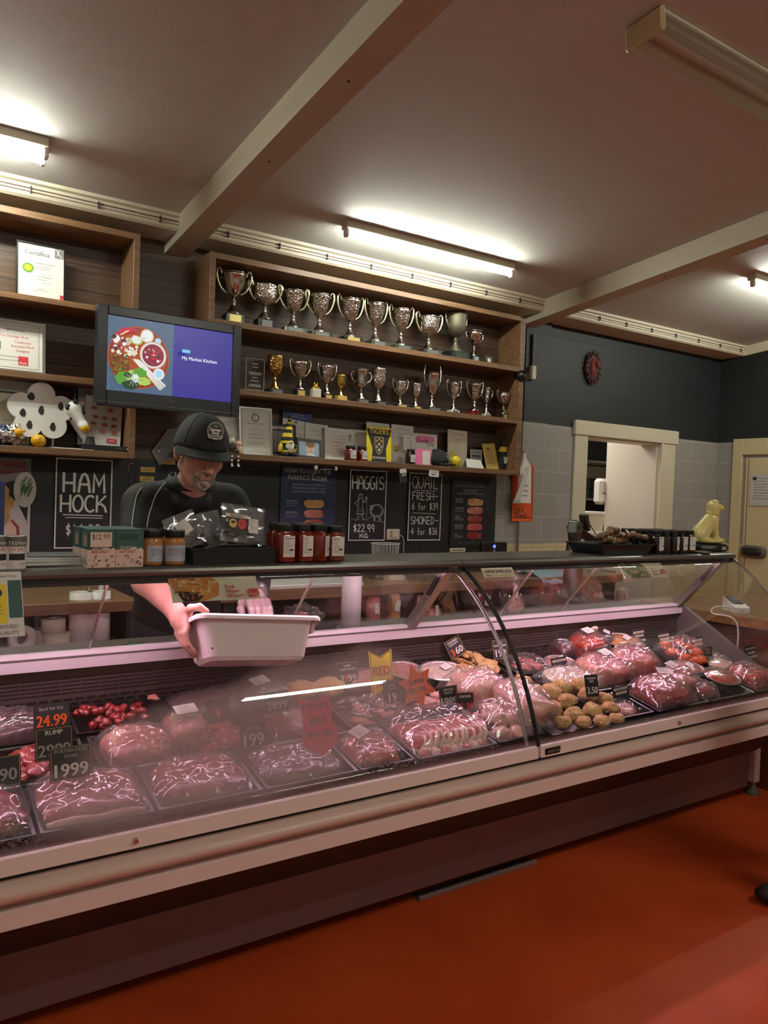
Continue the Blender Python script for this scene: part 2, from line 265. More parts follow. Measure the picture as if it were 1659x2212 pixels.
class MB:
    def __init__(s, M0=None): s.V = []; s.F = []; s.MI = []; s.SM = []; s.mats = []; s.M = M0 or Matrix.Identity(4); s.st = []
    def push(s, m): s.st.append(s.M); s.M = s.M @ m; return s
    def pop(s): s.M = s.st.pop(); return s
    def mi(s, m):
        if m not in s.mats: s.mats.append(m)
        return s.mats.index(m)
    def add(s, V, F, m, smooth=False):
        b = len(s.V); s.V += [tuple(s.M @ Vector(v)) for v in V]; i = s.mi(m)
        for f in F: s.F.append(tuple(a+b for a in f)); s.MI.append(i); s.SM.append(smooth)
        return s
    def box(s, x0, y0, z0, x1, y1, z1, m):
        V = [(x, y, z) for z in (z0, z1) for y in (y0, y1) for x in (x0, x1)]
        return s.add(V, [(0, 2, 3, 1), (4, 5, 7, 6), (0, 1, 5, 4), (2, 6, 7, 3), (0, 4, 6, 2), (1, 3, 7, 5)], m)
    def bbox(s, x0, y0, z0, x1, y1, z1, m, b=.004):       # box with bevelled edges
        P = []
        ext = ((x0, x1), (y0, y1), (z0, z1)); c = [(a+d)/2 for a, d in ext]; h = [(d-a)/2 for a, d in ext]; b = min([b]+[x*.9 for x in h])
        idx = {}
        V = []
        for sx in (-1, 1):
            for sy in (-1, 1):
                for sz in (-1, 1):
                    for ax in range(3):
                        S = (sx, sy, sz); p = [c[i]+S[i]*(h[i]-(0 if i == ax else b)) for i in range(3)]
                        idx[(S, ax)] = len(V); V.append(tuple(p))
        F = []
        for ax in range(3):
            o = [i for i in range(3) if i != ax]
            for sg in (-1, 1):
                q = []
                for a, d in ((-1, -1), (1, -1), (1, 1), (-1, 1)):
                    S = [0, 0, 0]; S[ax] = sg; S[o[0]] = a; S[o[1]] = d; q.append(idx[(tuple(S), ax)])
                F.append(tuple(q))
        for ax in range(3):                              # edges along ax
            o = [i for i in range(3) if i != ax]
            for a in (-1, 1):
                for d in (-1, 1):
                    S0 = [0]*3; S0[ax] = -1; S0[o[0]] = a; S0[o[1]] = d; S1 = list(S0); S1[ax] = 1
                    F.append((idx[(tuple(S0), o[0])], idx[(tuple(S1), o[0])], idx[(tuple(S1), o[1])], idx[(tuple(S0), o[1])]))
        for sx in (-1, 1):
            for sy in (-1, 1):
                for sz in (-1, 1): F.append(tuple(idx[((sx, sy, sz), a)] for a in range(3)))
        return s.add(V, F, m)
    def lathe(s, prof, m, n=20, sx=1, sy=1, cap=True, smooth=True):
        V = []; F = []
        for r, z in prof:
            for i in range(n): a = 2*PI*i/n; V.append((r*math.cos(a)*sx, r*math.sin(a)*sy, z))
        for j in range(len(prof)-1):
            for i in range(n): F.append((j*n+i, j*n+(i+1) % n, (j+1)*n+(i+1) % n, (j+1)*n+i))
        s.add(V, F, m, smooth)
        if cap:
            for j, rev in ((0, True), (len(prof)-1, False)):
                if prof[j][0] > 1e-5:
                    q = [V[j*n+i] for i in range(n)]; s.add(q, [tuple(range(n))[::-1] if rev else tuple(range(n))], m)
        return s
    def cyl(s, a, b, r, m, n=14, r2=None, smooth=True):
        a, b = Vector(a), Vector(b); d = b-a; q = d.to_track_quat('Z', 'Y').to_matrix().to_4x4()
        s.push(Matrix.Translation(a) @ q); s.lathe([(r, 0), (r if r2 is None else r2, d.length)], m, n, smooth=smooth); return s.pop()
    def tube(s, pts, r, m, n=8, closed=False):
        pts = [Vector(p) for p in pts]; V = []; F = []; N = len(pts)
        rr = r if isinstance(r, (list, tuple)) else [r]*N
        pv = None
        for i, p in enumerate(pts):
            t = (pts[min(i+1, N-1)]-pts[max(i-1, 0)]).normalized() if not closed else (pts[(i+1) % N]-pts[i-1]).normalized()
            if pv is None: pv = t.orthogonal().normalized()
            pv = (pv-t*pv.dot(t)).normalized(); bt = t.cross(pv)
            for k in range(n): a = 2*PI*k/n; V.append(tuple(p+(pv*math.cos(a)+bt*math.sin(a))*rr[i]))
        for i in range(N if closed else N-1):
            j = (i+1) % N
            for k in range(n): F.append((i*n+k, i*n+(k+1) % n, j*n+(k+1) % n, j*n+k))
        if not closed: F += [tuple(range(n))[::-1], tuple((N-1)*n+k for k in range(n))]
        return s.add(V, F, m, True)
    def prism(s, pts, y0, y1, m, m_side=None):            # outline in x,z extruded along y
        n = len(pts); V = [(x, y0, z) for x, z in pts]+[(x, y1, z) for x, z in pts]
        s.add(V, [tuple(range(n)), tuple(range(n, 2*n))[::-1]], m)
        return s.add(V, [(i, i+n, (i+1) % n+n, (i+1) % n) for i in range(n)], m_side or m)
    def extr(s, pts, x0, x1, m, smooth=False):            # outline in y,z extruded along x
        n = len(pts); V = [(x0, y, z) for y, z in pts]+[(x1, y, z) for y, z in pts]
        s.add(V, [tuple(range(n))[::-1], tuple(range(n, 2*n))], m)
        return s.add(V, [(i, (i+1) % n, (i+1) % n+n, i+n) for i in range(n)], m, smooth)
    def blob(s, c, r, m, nz=.12, fr=6, seed=0, nu=20, nv=12, flat=None, pw=1.0):
        V = []; F = []; o = Vector((seed*3.1, seed*1.7, seed*.9))
        sp = lambda t: math.copysign(abs(t)**pw, t)
        for j in range(nv+1):
            th = PI*j/nv
            for i in range(nu):
                a = 2*PI*i/nu; d = Vector((sp(math.sin(th)*math.cos(a)), sp(math.sin(th)*math.sin(a)), sp(math.cos(th))))
                k = 1+nz*noise.noise(d*fr*.35+o)*1.8+nz*.6*noise.noise(d*fr+o)
                p = [c[q]+d[q]*r[q]*k for q in range(3)]
                if flat is not None: p[2] = max(p[2], flat)
                V.append(tuple(p))
        for j in range(nv):
            for i in range(nu): F.append((j*nu+i, (j+1)*nu+i, (j+1)*nu+(i+1) % nu, j*nu+(i+1) % nu))
        return s.add(V, F, m, True)
    def grid(s, fn, nu, nv, m, smooth=True):
        V = [fn(i/nu, j/nv) for j in range(nv+1) for i in range(nu+1)]
        return s.add(V, [(j*(nu+1)+i, j*(nu+1)+i+1, (j+1)*(nu+1)+i+1, (j+1)*(nu+1)+i) for j in range(nv) for i in range(nu)], m, smooth)
    def build(s, name, parent=None, solid=0):
        me = bpy.data.meshes.new(name); me.from_pydata(s.V, [], s.F)
        for m in s.mats: me.materials.append(M(m))
        me.polygons.foreach_set('material_index', s.MI); me.polygons.foreach_set('use_smooth', s.SM); me.update()
        o = bpy.data.objects.new(name, me); COL.objects.link(o)
        if parent: o.parent = parent
        if solid:
            md = o.modifiers.new('t', 'SOLIDIFY'); md.thickness = solid; md.offset = 0
        return o
def tag(o, label, cat, group=None, kind=None):
    o['label'] = label; o['category'] = cat
    if group: o['group'] = group
    if kind: o['kind'] = kind
    return o
def thing(name, label, cat, loc=(0, 0, 0), rot=(0, 0, 0), group=None):
    o = bpy.data.objects.new(name, None); o.empty_display_size = .05; COL.objects.link(o); o.location = loc
    o.rotation_euler = rot if isinstance(rot, (tuple, list)) else (0, 0, rot)
    return tag(o, label, cat, group)
def one(mb, name, label, cat, loc=(0, 0, 0), rot=(0, 0, 0), group=None, kind=None):
    o = mb.build(name); o.location = loc; o.rotation_euler = rot if isinstance(rot, (tuple, list)) else (0, 0, rot)
    return tag(o, label, cat, group, kind)
def struct(name, mb, label=None):
    o = mb.build(name); o['kind'] = 'structure'
    if label: o['label'] = label
    return o
def copy_tree(o, loc, rot=None, label=None):
    c = o.copy(); COL.objects.link(c); c.location = loc
    if rot is not None: c.rotation_euler = rot
    if label: c['label'] = label
    for ch in list(o.children):
        d = ch.copy(); COL.objects.link(d); d.parent = c
        for g in list(ch.children):
            e = g.copy(); COL.objects.link(e); e.parent = d
    return c

# stroke lettering for chalk and marker handwriting
def _arc(cx, cy, rx, ry, a0, a1, n=14): return [(cx+rx*math.cos(R(a0+(a1-a0)*i/n)), cy+ry*math.sin(R(a0+(a1-a0)*i/n))) for i in range(n+1)]
STK = {
 'H': [[(0, 0), (0, 1)], [(.95, 0), (.95, 1)], [(0, .48), (.95, .48)]], 'A': [[(0, 0), (.12, .6), (.3, .92), (.5, 1), (.7, .92), (.88, .6), (1, 0)], [(.08, .42), (.93, .42)]],
 'M': [[(0, 0), (.04, 1), (.5, .4), (.95, 1), (1, 0)]], 'O': [_arc(.5, .5, .5, .5, 0, 360, 20)], 'C': [_arc(.55, .5, .55, .5, 55, 310)],
 'K': [[(0, 0), (0, 1)], [(.9, 1), (.05, .45), (.5, .5), (.85, .3), (1, 0)]], 'G': [_arc(.5, .5, .5, .5, 60, 330)+[(.95, .45), (.6, .45)]], 'I': [[(.3, 0), (.3, 1)]],
 'S': [_arc(.5, .74, .42, .26, 30, 260, 10)+_arc(.5, .25, .45, .25, 90, -150, 10)], 'Q': [_arc(.5, .5, .5, .5, 0, 360, 20), [(.6, .25), (1.05, -.08)]],
 'U': [[(0, 1), (0, .4)]+_arc(.45, .4, .45, .4, 180, 360, 8)+[(.9, 1)]], 'L': [[(0, 1), (0, 0), (.8, 0)]], 'F': [[(0, 0), (0, 1), (.8, 1)], [(0, .55), (.7, .55)]],
 'R': [[(0, 0), (0, 1), (.6, .95), (.8, .75), (.6, .52), (0, .5), (.9, 0)]], 'E': [[(.8, 1), (0, 1), (0, 0), (.8, 0)], [(0, .5), (.7, .5)]], 'D': [[(0, 0), (0, 1), (.5, .92), (.85, .5), (.5, .05), (0, 0)]],
 '0': [_arc(.45, .5, .42, .5, 0, 360)], '1': [[(.2, .8), (.45, 1), (.45, 0)]], '2': [_arc(.42, .72, .38, .28, 160, -30, 8)+[(.05, 0), (.9, .02)]], '3': [_arc(.4, .75, .38, .25, 140, -80, 8)+_arc(.4, .26, .42, .26, 80, -140, 8)],
 '4': [[(.6, 0), (.6, 1), (.0, .35), (.95, .35)]], '5': [[(.8, 1), (.15, 1), (.1, .55)]+_arc(.4, .32, .42, .32, 110, -140, 8)], '6': [[(.7, 1), (.2, .6)]+_arc(.45, .28, .4, .28, 140, 500, 14)], '9': [_arc(.42, .7, .38, .3, 0, 360, 12)+[(.8, .7), (.72, 0)]],
 '$': [_arc(.5, .68, .34, .2, 30, 260, 8)+_arc(.5, .3, .36, .2, 90, -150, 8), [(.5, 1.08), (.5, -.1)]], '.': [[(.1, 0), (.2, .04)]], '-': [[(.1, .5), (.95, .52)]],
 'f': [[(.7, .9), (.45, .95), (.35, .7), (.35, -.05)], [(.1, .5), (.65, .52)]], 'o': [_arc(.4, .25, .35, .27, 0, 360, 12)], 'r': [[(.15, 0), (.15, .5)], [(.15, .35), (.4, .55), (.65, .5)]],
 'P': [[(0, 0), (0, 1), (.6, .95), (.75, .75), (.6, .5), (0, .45)]], 'i': [[(.3, 0), (.3, .5)]], 'e': [[(.05, .28), (.7, .3)]+_arc(.38, .27, .34, .27, 10, 320, 10)], 'n': [[(.1, 0), (.1, .5)], [(.1, .35), (.4, .55), (.65, .4), (.65, 0)]], 'c': [_arc(.4, .26, .34, .26, 50, 310, 8)],
 'h': [[(.1, 0), (.1, 1)], [(.1, .35), (.4, .55), (.65, .4), (.65, 0)]], 'a': [_arc(.38, .26, .32, .26, 30, 390, 10), [(.7, .5), (.7, 0)]], 'k': [[(.1, 0), (.1, 1)], [(.6, .55), (.12, .28), (.65, 0)]], 'Y': [[(0, 1), (.45, .5), (.9, 1)], [(.45, .5), (.4, -.1)]], 'T': [[(0, 1), (1, 1)], [(.5, 1), (.45, 0)]], 'u': [[(.1, .5), (.1, .15), (.35, 0), (.6, .15), (.62, .5), (.68, 0)]], ' ': []}
NARROW = {'I': .5, '1': .7, '.': .35, 'i': .5, 'r': .75, 'f': .8}
class Sheet(MB):
    """flat item standing in x,z facing -y; art in fractions (x right, y down) of its width and height"""
    def __init__(s, w, h, t=.003, m='white_paper', ms=None, frame=0, fm='black_plastic', M0=None):
        super().__init__(M0); s.w, s.h, s.t, s.ly = w, h, t, 0; s.box(-w/2, -t/2, 0, w/2, t/2, h, m)
        if frame:
            d = t/2+.008
            for a in ((-w/2-frame, -frame, w/2+frame, 0), (-w/2-frame, h, w/2+frame, h+frame), (-w/2-frame, 0, -w/2, h), (w/2, 0, w/2+frame, h)):
                s.box(a[0], -d, a[1], a[2], d, a[3], fm)
    def y(s): s.ly += 1; return -s.t/2-.0004-.00012*s.ly
    def P(s, x, y): return ((x-.5)*s.w, (1-y)*s.h)
    def rect(s, x0, y0, x1, y1, m):
        a, b = s.P(x0, y0), s.P(x1, y1); Y = s.y(); return s.add([(a[0], Y, b[1]), (b[0], Y, b[1]), (b[0], Y, a[1]), (a[0], Y, a[1])], [(0, 1, 2, 3)], m)
    def poly(s, pts, m): Y = s.y(); return s.add([(s.P(*p)[0], Y, s.P(*p)[1]) for p in pts], [tuple(range(len(pts)))], m)
    def ell(s, x, y, rx, ry, m, n=24, jag=0):
        return s.poly([(x+rx*math.cos(2*PI*i/n)*(1+jag*(i % 2)), y+ry*math.sin(2*PI*i/n)*(1+jag*(i % 2))) for i in range(n)], m)
    def outline(s, x0, y0, x1, y1, m, wd=.002): return s.line([(x0, y0), (x1, y0), (x1, y1), (x0, y1), (x0, y0)], m, wd)
    def line(s, pts, m, wd=.002):
        Y = s.y(); P = [Vector(s.P(*p)) for p in pts]; s._rib(P, wd, m, Y); return s
    def _rib(s, P, wd, m, Y):     # one mitred ribbon per stroke, so nothing overlaps in its own plane
        Q = [P[0]]
        for p in P[1:]:
            if (p-Q[-1]).length > 1e-5: Q.append(p)
        if len(Q) < 2: return
        closed = len(Q) > 3 and (Q[0]-Q[-1]).length < 1e-5
        if closed: Q = Q[:-1]
        n = len(Q); V = []
        for i in range(n):
            a = Q[i-1] if (i or closed) else None; c = Q[(i+1) % n] if (i < n-1 or closed) else None
            d0 = (Q[i]-a).normalized() if a is not None else None; d1 = (c-Q[i]).normalized() if c is not None else None
            t = (d0+d1) if (d0 is not None and d1 is not None) else (d0 if d0 is not None else d1)
            if t.length < .1: t = d1
            t = t.normalized(); nn = Vector((-t.y, t.x)); k = 1/max(.5, abs(nn.dot(Vector((-d1.y, d1.x))))) if (d0 is not None and d1 is not None) else 1
            p = Q[i] if (a is not None and c is not None) else (Q[i]-t*wd*.3 if a is None else Q[i]+t*wd*.3)
            for sg in (-1, 1): q = p+nn*wd/2*k*sg; V.append((q.x, Y, q.y))
        s.add(V, [(2*i, 2*((i+1) % n), 2*((i+1) % n)+1, 2*i+1) for i in range(n if closed else n-1)], m)
    def text(s, t, x, y, h, m, al='C', wmax=None, bold=0):
        V, F = text_mesh(t)
        if not V: return s
        x0 = min(v[0] for v in V); x1 = max(v[0] for v in V); k = h*s.h/.70; kx = k
        if wmax and (x1-x0)*k > wmax*s.w: kx = wmax*s.w/(x1-x0)
        cx, cz = s.P(x, y); ox = {'C': -(x0+x1)/2, 'L': -x0, 'R': -x1}[al]*kx; cz -= h*s.h/2
        for d in ([0] if not bold else [-bold, 0, bold]):
            Y = s.y(); s.add([(cx+ox+v[0]*kx+d*h*s.h, Y, cz+v[1]*k) for v in V], F, m)
        return s
    def hand(s, t, x, y, h, m, w=None, wd=.006, gap=.28, al='C', slant=0):
        adv = [NARROW.get(c, 1)+gap for c in t]; tot = sum(adv)-gap; H = h*s.h; cw = H*.55 if w is None else w*s.w/tot
        cx, cz = s.P(x, y); px = cx-(tot*cw/2 if al == 'C' else 0); cz -= H/2; Y = s.y(); s.ly += 3
        for c, a in zip(t, adv):
            for si, st in enumerate(STK.get(c, [])): s._rib([Vector((px+(p[0]*NARROW.get(c, 1) if c not in 'I1.i' else p[0]*NARROW.get(c, 1))*cw+slant*p[1]*H, cz+p[1]*H)) for p in st], wd, m, Y-.00012*si)
            px += a*cw
        return s
    def scrib(s, x0, x1, y, m='ink_light', h=.01, al=None): return s.rect(x0, y-h/2, x1, y+h/2, m)

# ------------------------------------------------------------------ smooth-union bodies (surface nets)
def sdf_mesh(prims, res, k=.02):
    """prims: (kind, params..., k, sign) ; 'e' centre radii rot(Matrix3|None) ; 'c' a b ra rb ; 'x' centre half-size rounding rot"""
    lo = np.full(3, 1e9); hi = np.full(3, -1e9)
    def bb(p):
        if p[0] == 'e': c = np.array(p[1]); r = max(p[2]) if p[3] is not None else np.array(p[2]); return c-r, c+r
        if p[0] == 'c': a, b, ra, rb = np.array(p[1]), np.array(p[2]), p[3], p[4]; return np.minimum(a-ra, b-rb), np.maximum(a+ra, b+rb)
        if p[0] == 'x': c = np.array(p[1]); r = np.linalg.norm(p[2])+p[3]; return c-r, c+r
    for p in prims:
        if p[-1] < 0: continue
        a, b = bb(p); lo = np.minimum(lo, a); hi = np.maximum(hi, b)
    lo -= 3*res+k; hi += 3*res+k; n = np.ceil((hi-lo)/res).astype(int)+1; G = np.full(n, 1.0, dtype=np.float32)
    for p in prims:
        kk = p[-2] if p[-2] is not None else k; a, b = bb(p); pad = kk*1.5+3*res
        i0 = np.clip(np.floor((a-pad-lo)/res).astype(int), 0, n-1); i1 = np.clip(np.ceil((b+pad-lo)/res).astype(int)+1, 1, n)
        ax = [lo[q]+res*np.arange(i0[q], i1[q]) for q in range(3)]; X, Y, Z = np.meshgrid(*ax, indexing='ij')
        if p[0] == 'e':
            q = [X-p[1][0], Y-p[1][1], Z-p[1][2]]
            if p[3] is not None:
                Rm = np.array(p[3]); q = [Rm[0][i]*q[0]+Rm[1][i]*q[1]+Rm[2][i]*q[2] for i in range(3)]
            r = p[2]; k0 = np.sqrt(sum((q[i]/r[i])**2 for i in range(3))); k1 = np.sqrt(sum((q[i]/r[i]**2)**2 for i in range(3)))+1e-9; d = k0*(k0-1)/k1
        elif p[0] == 'c':
            A, B = np.array(p[1]), np.array(p[2]); ba = B-A; L2 = float(ba@ba)+1e-12
            h = np.clip(((X-A[0])*ba[0]+(Y-A[1])*ba[1]+(Z-A[2])*ba[2])/L2, 0, 1)
            d = np.sqrt((X-A[0]-h*ba[0])**2+(Y-A[1]-h*ba[1])**2+(Z-A[2]-h*ba[2])**2)-(p[3]+(p[4]-p[3])*h)
        else:
            q = [X-p[1][0], Y-p[1][1], Z-p[1][2]]
            if p[4] is not None:
                Rm = np.array(p[4]); q = [Rm[0][i]*q[0]+Rm[1][i]*q[1]+Rm[2][i]*q[2] for i in range(3)]
            e = [np.abs(q[i])-p[2][i] for i in range(3)]
            d = np.sqrt(sum(np.maximum(x, 0)**2 for x in e))+np.minimum(np.maximum(np.maximum(e[0], e[1]), e[2]), 0)-p[3]
        sl = tuple(slice(i0[q], i1[q]) for q in range(3)); g = G[sl]
        if p[-1] > 0:
            h = np.clip(.5+.5*(g-d)/kk, 0, 1); G[sl] = g*(1-h)+d*h-kk*h*(1-h)
        else:
            h = np.clip(.5-.5*(g+d)/kk, 0, 1); G[sl] = g*(1-h)-d*h+kk*h*(1-h)
    S = G < 0; nx, ny, nz = n
    c = np.zeros((nx-1, ny-1, nz-1), dtype=int)
    for dx in (0, 1):
        for dy in (0, 1):
            for dz in (0, 1): c += S[dx:nx-1+dx, dy:ny-1+dy, dz:nz-1+dz]
    act = (c > 0) & (c < 8); ids = np.full(act.shape, -1); I = np.argwhere(act); ids[tuple(I.T)] = np.arange(len(I))
    acc = np.zeros((len(I), 3)); cnt = np.zeros(len(I))
    co = [(a, b, d) for a in (0, 1) for b in (0, 1) for d in (0, 1)]
    for p in co:
        for q in range(3):
            if p[q] == 0:
                r = list(p); r[q] = 1; ga = G[I[:, 0]+p[0], I[:, 1]+p[1], I[:, 2]+p[2]]; gb = G[I[:, 0]+r[0], I[:, 1]+r[1], I[:, 2]+r[2]]
                m = (ga < 0) != (gb < 0); t = np.where(m, ga/(ga-gb+1e-12), 0); pt = np.tile(np.array(p, float), (len(I), 1)); pt[:, q] += t
                acc[m] += pt[m]; cnt[m] += 1
    V = lo+res*(I+acc/np.maximum(cnt, 1)[:, None]); F = []
    for q in range(3):
        a1, a2 = [x for x in range(3) if x != q]
        sl0 = [slice(None)]*3; sl1 = [slice(None)]*3; sl0[q] = slice(0, n[q]-1); sl1[q] = slice(1, n[q])
        E = np.argwhere(S[tuple(sl0)] != S[tuple(sl1)]); E = E[(E[:, a1] > 0) & (E[:, a2] > 0) & (E[:, a1] < n[a1]-1) & (E[:, a2] < n[a2]-1)]
        if not len(E): continue
        def idd(o1, o2): e = E.copy(); e[:, a1] += o1; e[:, a2] += o2; return ids[tuple(e.T)]
        Q = np.stack([idd(-1, -1), idd(0, -1), idd(0, 0), idd(-1, 0)], 1); inside = S[tuple(E.T)]
        fl = inside if q != 1 else ~inside
        Q[~fl] = Q[~fl][:, ::-1]; F += Q.tolist()
    return V, F
def body_mesh(mb, prims, res, m, k=.02):
    V, F = sdf_mesh(prims, res, k); b = len(mb.V); mb.V += [tuple(mb.M @ Vector(v)) for v in V]; i = mb.mi(m)
    mb.F += [tuple(a+b for a in f) for f in F]; mb.MI += [i]*len(F); mb.SM += [True]*len(F); return mb
def E_(c, r, rot=None, k=None, s=1): return ('e', tuple(c), (r, r, r) if isinstance(r, (int, float)) else r, rot, k, s)
def C_(a, b, ra, rb=None, k=None, s=1): return ('c', tuple(a), tuple(b), ra, ra if rb is None else rb, k, s)

# ================================================================== the room
def ceilz(y): return 2.975+.1*(4.335-y)
X0, X1, Y0, YW = -1.8, 7.0, -3.2, 4.6
b = MB(); b.box(X0, Y0, -.1, X1, YW, 0, 'floor_orange'); struct('floor', b)
b = MB(); b.box(4.4, YW, -.1, 7.6, 6.9, 0, 'floor_kitchen'); struct('floor_kitchen', b)
b = MB(); b.extr([(Y0-.2, ceilz(Y0-.2)), (Y0-.2, ceilz(Y0-.2)+.12), (YW, ceilz(YW)+.12), (YW, ceilz(YW))], X0, X1, 'ceiling_paint')
b.box(X0, 1.2, ceilz(1.2)-.003, X1, 1.206, ceilz(1.2)+.01, 'trim_cream'); struct('ceiling', b)
b = MB(); Z = 3.1
for x0, x1, z0, z1 in ((X0, 5.118, -.1, Z), (5.118, 6.115, 2.0, Z), (6.115, X1+.2, -.1, Z)): b.box(x0, YW, z0, x1, YW+.2, z1, 'painted_blocks_back')
struct('wall_back', b)
b = MB(); b.box(4.35, YW-.03, 0, 4.626, YW, 2.89, 'painted_blocks_back'); struct('wall_pillar', b)
b = MB(); b.box(X1, Y0, -.1, X1+.2, YW, 4.0, 'painted_blocks_side'); struct('wall_right', b)
b = MB(); b.box(X0-.2, Y0, -.1, X0, YW, 4.0, 'ceiling_paint'); struct('wall_left', b)
b = MB(); b.box(X0, Y0-.2, -.1, X1, Y0, 4.0, 'ceiling_paint'); struct('wall_front', b)
b = MB(); b.box(X0, YW-.02, 1.60, 4.10, YW, 2.89, 'dark_wood_planks'); struct('wall_panelling', b)
b = MB(); b.box(X0, YW-.02, 0, 4.10, YW, 1.60, 'black_panel')
for x in (.62, 1.26, 1.30, 3.37): b.box(x, YW-.024, 0, x+.006, YW-.02, 1.60, 'case_dark')
b.box(X0, YW-.024, 1.17, 4.1, YW-.02, 1.175, 'case_dark'); struct('wall_black_panelling', b)
# cornice boxes, each with its own stepped face and thin cable strip
def cornice(n, x0, x1):
    b = MB(); zb = 2.885
    b.extr([(4.335, zb+.012), (4.335, ceilz(4.335)-.022), (4.315, ceilz(4.315)-.018), (4.315, ceilz(4.315)), (YW, ceilz(YW)), (YW, zb), (4.35, zb)], x0, x1, 'trim_cream')
    b.box(x0, 4.322, zb+.030, x1, 4.335, zb+.036, 'trim_cream'); b.box(x0, 4.326, zb+.046, x1, 4.335, zb+.050, 'case_panel')
    x = x0+.15
    while x < x1: b.box(x, 4.316, zb+.022, x+.006, 4.335, zb+.056, 'dark_grey'); x += .33
    struct('trim_%d' % n, b)
cornice(1, X0, 1.43); cornice(2, 1.57, 4.29); cornice(3, 4.43, X1)
b = MB(); b.extr([(Y0, ceilz(Y0)-.09), (Y0, ceilz(Y0)), (4.335, ceilz(4.335)), (4.335, ceilz(4.335)-.09)], X1-.03, X1, 'trim_cream'); struct('trim_4', b)
for n, x in ((1, 1.43), (2, 4.29)):
    b = MB(); ye = YW-.02; b.extr([(Y0, ceilz(Y0)-.135), (Y0, ceilz(Y0)), (ye, ceilz(ye)), (ye, ceilz(ye)-.135)], x, x+.14, 'beam_paint')
    for y in (1.9, 2.6, 3.3): b.cyl((x+.07, y, ceilz(y)-.136), (x+.07, y, ceilz(y)-.134), .008, 'dark_grey', 8)
    o = struct('ceiling_beam', b)
# door 1: cased opening into the back room, side lining behind it
b = MB()
b.bbox(4.946, YW-.035, 2.0, 6.343, YW, 2.125, 'trim_cream', .005); b.bbox(4.962, YW-.022, 0, 5.118, YW, 2.0, 'trim_cream', .004); b.bbox(6.135, YW-.022, 0, 6.318, YW, 2.0, 'trim_cream', .004)
b.box(5.118, YW-.015, 0, 5.126, YW+.2, 2.0, 'trim_cream'); b.box(6.105, YW-.03, 0, 6.135, YW+.02, 2.0, 'trim_cream'); b.box(5.118, YW, 1.985, 6.115, YW+.2, 2.0, 'trim_cream')
struct('door_1', b)
b = MB(); b.box(6.09, YW+.02, 0, 6.13, 5.2, 2.62, 'white_door'); struct('wall_lining', b)
b = MB(); b.box(4.4, 6.7, 0, 7.6, 6.9, 2.7, 'black_wall'); b.box(4.4, YW+.2, 0, 4.6, 6.7, 2.7, 'white_door'); b.box(7.4, YW+.2, 0, 7.6, 6.7, 2.7, 'white_door'); struct('wall_kitchen', b)
b = MB(); b.box(4.4, YW+.2, 2.62, 7.6, 6.9, 2.72, 'ceiling_paint'); struct('ceiling_kitchen', b)
# door 2 on the right wall
d2 = bpy.data.objects.new('door_2', None); COL.objects.link(d2); d2['kind'] = 'structure'
b = MB(); b.bbox(X1-.03, 4.31, 0, X1, 4.41, 2.09, 'door_cream', .004); b.bbox(X1-.03, 3.0, 1.935, X1, 4.31, 2.09, 'door_cream', .004); b.bbox(X1-.03, 3.0, 0, X1, 3.1, 1.935, 'door_cream', .004); b.build('door_frame', d2)
b = MB(); b.bbox(X1-.022, 3.13, .01, X1, 4.275, 1.905, 'door_cream', .004); b.box(X1-.026, 4.24, .01, X1-.02, 4.246, 1.9, 'bench_wood'); b.build('door_leaf', d2)
p = atx = ray(1628, 1192); t = (X1-.02)/p.x; hz = HC+p.z*t; hy = p.y*t
b = MB(); b.push(T(X1-.03, hy, hz)); b.blob((0, 0, 0), (.03, .13, .06), 'case_grey', 0, pw=.6); b.blob((-.02, 0, 0), (.03, .095, .038), 'black_plastic', 0, pw=.6); b.pop(); b.build('door_handle', d2)
p = ray(1653, 1065); t = (X1-.03)/p.x
sh = Sheet(.30, .30, .002, 'paper_grey', M0=T(X1-.032, p.y*t, HC+p.z*t-.12, 0, 0, PI/2*-1)); 
for i in range(8): sh.scrib(.12, .5+.35*rnd.random(), .15+i*.09, 'ink_grey', .02)
sh.rect(.08, .1, .2, .2, 'ink')
o = sh.build('notice'); tag(o, 'grey paper notice taped to cream door at right edge', 'notice')

# ================================================================== lights
def batten(name, label, xa, xb, y, ntube, lit=True, shade=False, zoff=0):
    t = thing(name, label, 'ceiling light', ((xa+xb)/2, y, ceilz(y)+zoff), (math.atan(-.1), 0, 0)); L = (xb-xa)/2
    if shade:
        b = MB(); b.bbox(-L, -.07, -.02, L, .07, 0, 'trim_cream'); b.build('housing', t)
        for sx in (-1, 1): b = MB(); b.bbox(sx*L-.012, -.085, -.095, sx*L+.012, .085, 0, 'door_cream', .01); b.build('end_cap', t)
        b = MB(); b.extr([(-.078, -.02), (-.078, -.075), (-.06, -.09), (.06, -.09), (.078, -.075), (.078, -.02)], -L+.01, L-.01, 'lamp_diffuser'); b.build('diffuser', t)
        b = MB(); b.cyl((-L+.03, 0, -.045), (L-.03, 0, -.045), .014, 'white_plastic'); b.build('tube', t); return t
    w = .035 if ntube == 1 else .06
    b = MB(); b.bbox(-L, -w, -.045, L, w, 0, 'trim_cream'); b.build('housing', t)
    for i in range(ntube):
        ty = (i-(ntube-1)/2)*.07
        b = MB(); b.cyl((-L+.03, ty, -.07), (L-.03, ty, -.07), .014, 'tube_glow' if lit else 'white_plastic', 12); b.build('tube', t)
        for sx in (-1, 1): b = MB(); b.bbox(sx*(L-.012)-.012, ty-.018, -.092, sx*(L-.012)+.012, ty+.018, -.04, 'white_plastic', .006); b.build('tube_holder', t)
    return t
batten('ceiling_light', 'long glowing tube light on ceiling above the trophy shelves', 2.27, 3.58, 3.93, 1)
batten('ceiling_light', 'glowing twin tube light at the left edge of the ceiling', -.75, .665, 3.93, 2)
